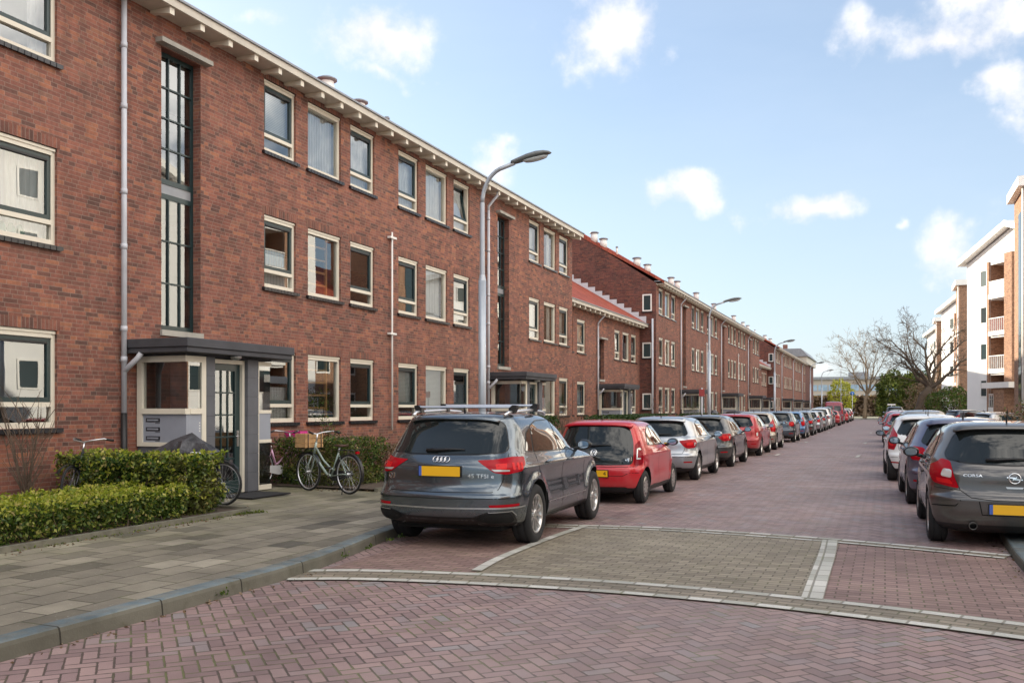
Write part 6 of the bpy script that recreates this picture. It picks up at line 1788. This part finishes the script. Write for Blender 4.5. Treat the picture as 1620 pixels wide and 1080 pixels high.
# ------------------------------------------------------------------ street lamps
M['lampgrey'] = simple('lamp_post_grey', (.42, .45, .49), .4, .4, var=.08)
M['lampcase'] = simple('lamp_case_grey', (.16, .17, .17), .45, var=.15)
def lamp_glass():
    t = NT('lamp_cover'); return t.out(t.pbr((.62, .66, .66), .12, 0, None, .6))
M['lampg'] = lamp_glass()
def street_lamp(x, y, label, h=5.66, rz=0, zb=PZ+.05):
    b = empty('street_lamp', (x, y, zb), rz); tag(b, label, 'street lamp', 'street lamps along the left kerb')
    m = MB(); m.tube([(0, 0, 0), (0, 0, 3.62)], .064, M['lampgrey'], 16); m.tube([(0, 0, 3.62), (0, 0, 3.72)], [.064, .044], M['lampgrey'], 16, False)
    m.tube([(0, 0, 3.7), (0, 0, h-.75)], [.043, .038], M['lampgrey'], 14, False); m.box(-.06, .06, -.078, -.05, .5, 1.1, M['lampgrey'])
    m.build('pole', b)
    p = [(0, 0, h-.76)]
    for k in range(1, 9):
        a = PI/2*k/8*.84; p.append((.42*(1-math.cos(a)), 0, h-.76+.55*math.sin(a)))
    e = p[-1]; p.append((e[0]+.26, 0, e[2]+.07)); m = MB(); m.tube(p, .034, M['lampgrey'], 12); m.build('arm', b)
    e = p[-1]; a = MB(); th = R(7)
    def T(x_, y_, z_):
        x_, y_, z_ = x_*.8, y_*.85, z_*.85
        return (e[0]-.05+x_*math.cos(th)-z_*math.sin(th), y_, e[2]+x_*math.sin(th)+z_*math.cos(th))
    secs = [(0, .055, -.03, .055), (.10, .07, -.04, .075), (.18, .085, -.035, .085), (.35, .105, -.02, .11), (.55, .115, -.02, .12), (.72, .10, -.01, .10), (.82, .07, .0, .065), (.86, .03, .015, .035)]
    vs = []; n = 12
    for (x_, w, zb_, zt) in secs:
        for k in range(n):
            q = 2*PI*k/n; zz = zb_+(zt-zb_)*(.5+.5*math.sin(q)) if math.sin(q) > 0 else (zb_+zt)/2+(zt-zb_)/2*math.sin(q)*.8
            vs.append(T(x_, w*math.cos(q), zz))
    fs = [(i*n+k, i*n+(k+1) % n, (i+1)*n+(k+1) % n, (i+1)*n+k) for i in range(len(secs)-1) for k in range(n)]+[list(range(n))[::-1], [(len(secs)-1)*n+k for k in range(n)]]
    a.add(vs, fs, M['lampcase'], True); head = a.build('lamp_head', b)
    g = MB(); vs = []; fs = []; nu, nv = 10, 8
    for i in range(nu+1):
        u = i/nu; x_ = .24+.55*u; w = .095*math.sin(PI*min(1, .12+.88*u) if u < .2 else PI*(.25+.72*u))**.5 if True else 0
        w = .092*(1-(2*u-1)**4)**.5+.004
        for j in range(nv+1):
            q = PI*j/nv; vs.append(T(x_, w*math.cos(q), -.012-(.055*(1-(2*u-1)**2)**.5+.002)*math.sin(q)))
    fs = [(i*(nv+1)+j, (i+1)*(nv+1)+j, (i+1)*(nv+1)+j+1, i*(nv+1)+j+1) for i in range(nu) for j in range(nv)]
    g.add(vs, fs, M['lampg'], True); g.build('lamp_cover', head)
    return b
for i, (px, x, l) in enumerate(((763, -6.15, 'nearest grey street lamp with curved arm, behind the dark SUV'), (1122, -6.15, 'second grey street lamp along the left kerb, level with the gabled block'), (1225.5, -6.2, 'third street lamp from the camera, in front of the far brick terrace'),
                              (1282, -6.2, 'fourth street lamp, standing before the corner building'), (1300, -6.3, 'fifth street lamp, by the far office building at the street end'))):
    y = onX(px, x)[0]; street_lamp(x, y, l)
# small signs and posts at the far junction
def post(x, y, h, label, sign=None, name='sign_post'):
    b = empty(name, (x, y, 0)); tag(b, label, 'sign post'); MB().tube([(0, 0, 0), (0, 0, h)], .05, M['zinc'], 8).build('pole', b)
    if sign: sign(b, h)
def s_plate(b, h): MB().box(-.55, .55, -.03, .0, h-.22, h, M['white']).build('sign_plate', b)
def s_round(b, h): MB().lathe([(0, -.03), (.32, -.03), (.32, .0), (0, 0)], (0, 0, h-.1), (0, 1, 0), basic('blue_sign', (.03, .16, .5), .4), 18).build('sign_plate', b)
post(.9, 146, 2.3, 'low white street name sign at the far pavement', s_plate)
post(-4.6, 148, 4.0, 'blue round traffic sign on a tall post near the slim bare tree', s_round)
post(-6.4, 152, 9.0, 'tall thin mast at the end of the street, before the yellow tree', None, 'mast')
# red and white parking sign on second lamp's neighbour
b = empty('parking_sign', (-6.15, 33.2, PZ+.05)); tag(b, 'small red parking sign fixed on a thin post beside the second street lamp', 'sign')
MB().tube([(0, 0, 0), (0, 0, 2.25)], .025, M['zinc'], 8).build('pole', b); MB().box(-.10, .10, -.03, -.02, 1.95, 2.2, basic('red_sign', (.35, .05, .05), .5)).build('sign_plate', b)

# ------------------------------------------------------------------ bicycles
def bike(name, label, loc, rz, lean, frame, accent=None, basket=None, step=True, group=None, steer=0., hbz=1.02, tyre=.34, rack=True, chaincase=None, saddlec=None, scale=1.):
    """local: +y forward, wheel contacts at z=0"""
    root = empty(name, loc, rz, (scale,)*3); tag(root, label, 'bicycle', group); root.rotation_euler = (0, lean, rz)
    r = tyre; wb = 1.10; RY = -.52; FY = RY+wb; SG = basic(label[:14].replace(' ', '_')+'_frame', frame, .3, .2, .5, .6)
    sd = saddlec or (.03, .02, .015); SD = basic('saddle_leather', sd, .6)
    def wheel(y, par, rot=0):
        m = MB(); n = 40; pts = [(0, math.cos(2*PI*k/n)*(r-.018), math.sin(2*PI*k/n)*(r-.018)) for k in range(n+1)]
        m.tube(pts, .019, M['rubber'], 8, False); w = m.build('wheel', par, loc=(0, y, r), rot=(0, 0, rot))
        m = MB(); pts = [(0, a[1]*.93, a[2]*.93) for a in pts]; m.tube(pts, .011, M['alu'], 6, False)
        m.tube([(-.05, 0, 0), (.05, 0, 0)], .022, M['alu'], 10)
        for k in range(28):
            a = 2*PI*k/28; s = .03 if k % 2 else -.03; q = a+(.5 if k % 4 < 2 else -.5)
            m.tube([(s, math.cos(q)*.02, math.sin(q)*.02), (0, math.cos(a)*(r-.035), math.sin(a)*(r-.035))], .0016, M['alu'], 3, False)
        m.build('rim', w); return w
    wheel(RY, root); fork = MB()
    BB = (0, RY+.46, .29); HT = (0, FY-.22, .86); HB = (0, FY-.155, .64); ST = (0, RY+.27, .70); SC = (0, RY+.25, .78)
    f = MB()
    if step:
        f.tube([HB, (0, FY-.35, .46), (0, BB[1]+.12, .315), BB], .021, SG, 10); f.tube([(0, HT[1]+.03, HT[2]-.07), (0, FY-.42, .55), (0, BB[1]+.02, .42), (0, BB[1]-.07, .40)], .017, SG, 10)
    else:
        f.tube([HB, BB], .018, SG, 10); f.tube([HT, ST], .015, SG, 10)
    f.tube([HT, HB], .022, SG, 10); f.tube([BB, ST], .017, SG, 10)
    for s in (-1, 1):
        f.tube([BB, (s*.055, RY+.1, r), (s*.055, RY, r)], .011, SG, 8); f.tube([(0, ST[1], ST[2]-.04), (s*.05, RY+.04, r+.05), (s*.055, RY, r)], .009, SG, 8)
    f.build('frame', root)
    m = MB(); m.tube([ST, SC], .013, M['alu'], 8); m.build('seat_post', root)
    m = MB(); vs = []; n = 10
    secs = [(-.13, .085, .03), (-.10, .105, .045), (-.02, .085, .05), (.05, .04, .04), (.13, .022, .03)]
    for (dy, w, h) in secs:
        for k in range(n): q = 2*PI*k/n; vs.append((w*math.cos(q), SC[1]+dy, SC[2]+.035+h*.5*math.sin(q)))
    m.add(vs, [(i*n+k, (i+1)*n+k, (i+1)*n+(k+1) % n, i*n+(k+1) % n) for i in range(len(secs)-1) for k in range(n)]+[list(range(n)), [(len(secs)-1)*n+k for k in range(n)][::-1]], SD, True); m.build('saddle', root)
    # front end
    m = MB()
    for s in (-1, 1): m.tube([(s*.035, HB[1]+.02, HB[2]-.02), (s*.052, FY-.06, .46), (s*.055, FY, r)], .012, SG, 8)
    m.build('fork', root); wheel(FY, root, steer)
    m = MB(); hb = hbz
    m.tube([HT, (0, HT[1]-.03, hb-.02)], .014, M['alu'], 8)
    m.tube([(-.29, HT[1]-.26, hb-.0), (-.27, HT[1]-.12, hb+.03), (-.16, HT[1]+.0, hb+.01), (0, HT[1]-.02, hb-.02), (.16, HT[1]+.0, hb+.01), (.27, HT[1]-.12, hb+.03), (.29, HT[1]-.26, hb)], .012, M['alu'], 8)
    h = m.build('handlebar', root)
    for s in (-1, 1): MB().tube([(s*.276, HT[1]-.16, hb+.022), (s*.292, HT[1]-.29, hb-.002)], .018, M['trim'], 8).build('grip', h)
    # guards, rack, chain case, cranks
    for y, a0, a1 in ((RY, 15, 200), (FY, 40, 175)):
        m = MB()
        pts = [(0, y+math.cos(R(a))*(r+.022), r+math.sin(R(a))*(r+.022)) for a in range(a0, a1+1, 8)]
        vs = []
        for p in pts: vs += [(-.026, p[1], p[2]), (.026, p[1], p[2])]
        m.add(vs, [(2*i, 2*i+1, 2*i+3, 2*i+2) for i in range(len(pts)-1)], M['trim'] if accent is None else SG, True)
        m.build('mudguard', root)
    if rack:
        m = MB()
        for s in (-1, 1): m.tube([(s*.055, RY-.20, .745), (s*.055, RY+.24, .745)], .006, M['trim'], 6); m.tube([(s*.055, RY-.05, .745), (s*.06, RY, r)], .005, M['trim'], 6)
        for k in range(4): m.tube([(-.055, RY-.2+.13*k, .745), (.055, RY-.2+.13*k, .745)], .005, M['trim'], 6)
        m.build('luggage_rack', root); m = MB(); m.box(-.035, .035, RY-.235, RY-.205, .69, .73, M['tail']); m.build('tail_light', root)
    m = MB(); cc = chaincase or (.02, .02, .02); CM = basic('chain_case', cc, .35)
    pr = [(BB[1]+.11, .29), (BB[1]+.07, .375), (BB[1]-.03, .385), (RY+.0, r+.055), (RY-.06, r), (RY, r-.055), (BB[1]-.02, .20), (BB[1]+.08, .215)]
    m.prism(roundpoly(pr, .05), 'x', .035, .06, CM); m.build('chain_case', root)
    m = MB()
    for s, a in ((1, -1.1), (-1, 2.04)):
        e = (s*.085, BB[1]+.17*math.cos(a), BB[2]+.17*math.sin(a)); m.tube([(s*.07, BB[1], BB[2]), e], .009, M['alu'], 6); m.box(*sorted((e[0], e[0]+s*.09)), e[1]-.035, e[1]+.035, e[2]-.012, e[2]+.012, M['trim'])
    m.build('pedals', root)
    m = MB(); m.tube([(-.05, RY+.06, r-.02), (-.17, RY-.02, .01)], .008, M['trim'], 6); m.build('kickstand', root)
    return root, HT, FY, r
def crate(label, mat, dims, loc, rz, lean, slat=True, name='wooden_crate', cat='crate'):
    b = empty(name, loc, rz); b.rotation_euler = (0, lean, rz); tag(b, label, cat); w, d, h = dims; m = MB(); n = 3 if slat else 4
    for (x0, x1, y0, y1) in ((-w/2, w/2, -d/2, -d/2+.012), (-w/2, w/2, d/2-.012, d/2), (-w/2, -w/2+.012, -d/2+.012, d/2-.012), (w/2-.012, w/2, -d/2+.012, d/2-.012)):
        for k in range(n):
            z0 = h*k/n+.006; z1 = h*(k+1)/n-.006; m.box(x0, x1, y0, y1, z0, z1, mat)
    for sx in (-1, 1):
        for sy in (-1, 1): m.box(*sorted((sx*(w/2-.012), sx*(w/2-.04))), *sorted((sy*(d/2-.013), sy*(d/2-.04))), 0, h, mat)
    m.build('slats', b); MB().box(-w/2+.012, w/2-.012, -d/2+.012, d/2-.012, .005, .018, mat).build('base_board', b); return b
PT = PZ+.05
# crate bicycle: front wheel at (-9.96,14.2), rear (-8.7,13.85)
fx, fy = gnd(485, 775.5, PT+.01); rx, ry = gnd(559, 782.5, PT+.01)
ang = math.atan2(fy-ry, fx-rx)-PI/2
cx, cy = (fx+rx)/2+.0, (fy+ry)/2
bk, HT, FY, r = bike('bicycle', 'sage green step-through bicycle with wooden crate in front, parked by the shrub', (cx+.03*0, cy, PT+.01), ang, 0, (.30, .37, .33), scale=1.04, saddlec=(.06, .025, .015), chaincase=(.02, .02, .02))
WD = simple('pale_crate_wood', (.46, .27, .12), .6, var=.25, scale=12)
def rel(b, v): 
    m = Matrix.Translation(b.location) @ b.rotation_euler.to_matrix().to_4x4() @ Matrix.Diagonal((*b.scale, 1)); return m @ Vector(v)
crate('pale wooden crate mounted in front of the sage green bicycle handlebar', WD, (.40, .30, .26), rel(bk, (0, FY-.02, .76)), ang, 0)
m = MB(); m.tube([(-.14, FY-.17, .74), (.14, FY-.17, .74)], .008, M['trim'], 6); m.tube([(-.14, FY+.13, .75), (.14, FY+.13, .75)], .008, M['trim'], 6)
for s in (-.14, .14): m.tube([(s, FY-.18, 1.0), (s, FY-.18, .75), (s, FY+.14, .745)], .008, M['trim'], 6); m.tube([(s*.4, FY, r), (s*.8, FY+.05, .745)], .007, M['trim'], 6)
m.build('front_rack', bk)
# pink bicycle along the wall
py = onX(441, -11.05)[0]
pk, HT2, FY2, r2 = bike('bicycle', 'pale pink bicycle with white chain case leaning near the wall beside the porch', (-11.05, py+.02, PT+.02), 0, 0, (.72, .42, .58), accent=1, chaincase=(.62, .60, .60), saddlec=(.05, .03, .02))
PK = simple('magenta_plastic', (.62, .03, .25), .4, var=.08)
crate('magenta plastic crate on the front of the pink bicycle', PK, (.38, .28, .24), rel(pk, (0, FY2-.02, .80)), 0, 0, False, 'plastic_crate')
# black bicycle behind the low hedge
y1 = onX(133, -10.95)[0]
bike('bicycle', 'black bicycle with chrome handlebar behind the low hedge', (-10.95, y1+.30, PT+.02), PI+R(6), 0, (.012, .013, .02), steer=R(18), chaincase=(.012, .012, .012))
# covered bicycle in front of the porch
cb, _, _, _ = bike('bicycle', 'black bicycle under a cover behind the tall hedge, one wheel showing', (-10.0, 11.2, PT+.02), R(-84), 0, (.012, .012, .012), rack=False, hbz=.80)
def tarp():
    t = NT('grey_black_cover'); o = t.obj(); k = t.mr(t.noise(o, 3.5, 3), .4, .6, 0, 1)
    return t.out(t.pbr(t.mix(k, (.022, .022, .026), (.075, .075, .085)), .42, 0, t.bump(t.noise(o, 9., 5, .6), .9, .03), .5))
TP = tarp()
def cover(name, label, cx, cy, z0, ridge, halfw, rz=0, hem=.45):
    """draped sheet over a ridge line [(s, z)]"""
    b = empty(name, (cx, cy, z0), rz); tag(b, label, 'cover'); m = MB(); nu = len(ridge); nv = 12; vs = []; rs = random.Random(4)
    for i, (s, z) in enumerate(ridge):
        for j in range(nv+1):
            f = -1+2*j/nv; a = abs(f); w = halfw*(1-(1-a)**1.0)**.7 if a > 0 else 0
            zz = z-(z-hem)*a**1.5+.025*math.sin(j*2.1+i*1.7); vs.append((s+.02*math.sin(j*1.3), math.copysign(w, f)*(.8+.35*math.sin(i*1.1)**2), zz))
    fs = [(i*(nv+1)+j, (i+1)*(nv+1)+j, (i+1)*(nv+1)+j+1, i*(nv+1)+j+1) for i in range(nu-1) for j in range(nv)]
    m.add(vs, fs, TP, False); m.build('sheet', b)
cover('bicycle_cover', 'crumpled grey-black waterproof cover peaking above the tall hedge', -10.1, 11.2, PT, [(-.78, .80), (-.5, .90), (-.2, 1.03), (.0, 1.13), (.12, 1.13), (.28, 1.03), (.45, .99), (.60, .86)], .33)
sc = empty('parked_scooter', (*[onX(1127, -9.2)[0]*0-9.2], onX(1127, -9.2)[0], PT)); tag(sc, 'scooter under a rounded black cover behind the second street lamp', 'scooter')
m = MB(); m.ball((0, 0, .62), (.34, .75, .62), TP, 18, 12); m.ball((0, .5, 1.0), (.3, .3, .42), TP, 14, 10); m.build('cover', sc)
for yy in (-.62, .62): MB().lathe([(.10, -.05), (.24, -.05), (.26, 0), (.24, .05), (.10, .05)], (0, yy, .26), (1, 0, 0), M['rubber'], 20).build('wheel', sc)
# potted plant in the ladder window (ground floor)
def pot(x, y, z, label, s=1., pm=None):
    b = empty('potted_plant', (x, y, z)); tag(b, label, 'potted plant'); MB().lathe([(0, 0), (.07*s, 0), (.10*s, .22*s), (.09*s, .22*s), (.085*s, .18*s), (0, .18*s)], (0, 0, 0), (0, 0, 1), pm or M['white'], 16).build('pot', b)
    P = rng.normal(size=(260, 3))*np.array((.07, .11, .10))*s; P[:, 2] += .33*s; leaves('foliage', P, .10*s, M['leaf_mid'], b, upb=.8)
for i, (dy, l) in enumerate(((.45, 'leafy plant in a white pot, left one in the ground-floor window with wooden frame'), (.80, 'leafy plant in a white pot, right one in the ground-floor window with wooden frame'))): pot(FX-.26, P0+5.26+dy, 1.50, l)
for i, dy in enumerate((.55, .70, .85)): 
    tag(MB().lathe([(0, 0), (.05, 0), (.07, .07), (.045, .13), (.025, .17), (0, .17)], (FX-.24, P0-MOD+12.5+dy-.2, 4.24), (0, 0, 1), simple('pale_green_glaze', (.25, .45, .34), .3), 14).build('vase'), ('pale green vase at the left in the upper left window', 'pale green vase in the middle of the upper left window', 'pale green vase at the right in the upper left window')[i], 'vase')

# small litter: fallen leaves and weeds
def scatter(name, label, segs, n, size, mat, z, w, up=.0, h=0.):
    P = []
    for k in range(n):
        a, b = segs[rng.integers(len(segs))]; f = rng.random(); q = rng.normal()*w
        d = Vector((b[0]-a[0], b[1]-a[1])).normalized(); P.append((a[0]+(b[0]-a[0])*f-d.y*q, a[1]+(b[1]-a[1])*f+d.x*q, z+abs(rng.normal())*h))
    o = leaves(name, np.array(P), size, mat, None, flat=.85 if up == 0 else 0., upb=up); tag(o, kind='stuff'); return o
scatter('fallen_leaves', '', [((-5.42, 2), (-5.42, 8)), ((-5.9, 11), (-5.95, 30)), ((1.28, 4), (1.28, 13))], 420, .035, M['leaf_brown'], .012, .06)
scatter('fallen_leaves', '', [((-8.6, 4.5), (-8.6, 10.9)), ((-8.6, 14.6), (-8.6, 20))], 500, .035, M['leaf_brown'], Z0-.035, .10)
scatter('fallen_leaves', '', [((-10.4, 11.3), (-9.0, 11.1)), ((-10, 14.3), (-8.7, 14.4))], 160, .04, M['leaf_brown'], Z0-.02, .15)
cl = []
for k in range(18):
    x, y = ((-5.44, rng.uniform(3, 12)) if k % 2 else (-8.68, rng.uniform(4.6, 11)))
    if k % 2 and y > 8: x = -5.5-.12*(y-8)
    cl.append(((x, y), (x+.01, y+.12)))
scatter('weeds', '', cl, 420, .035, M['leaf_mid'], PZ-.08, .02, up=1.2, h=.02)
scatter('weeds', '', [((-8.66, 10.6), (-8.55, 11.1)), ((-8.66, 7), (-8.64, 10.8))], 700, .03, M['leaf_bright'], Z0-.04, .03, up=1.2, h=.015)
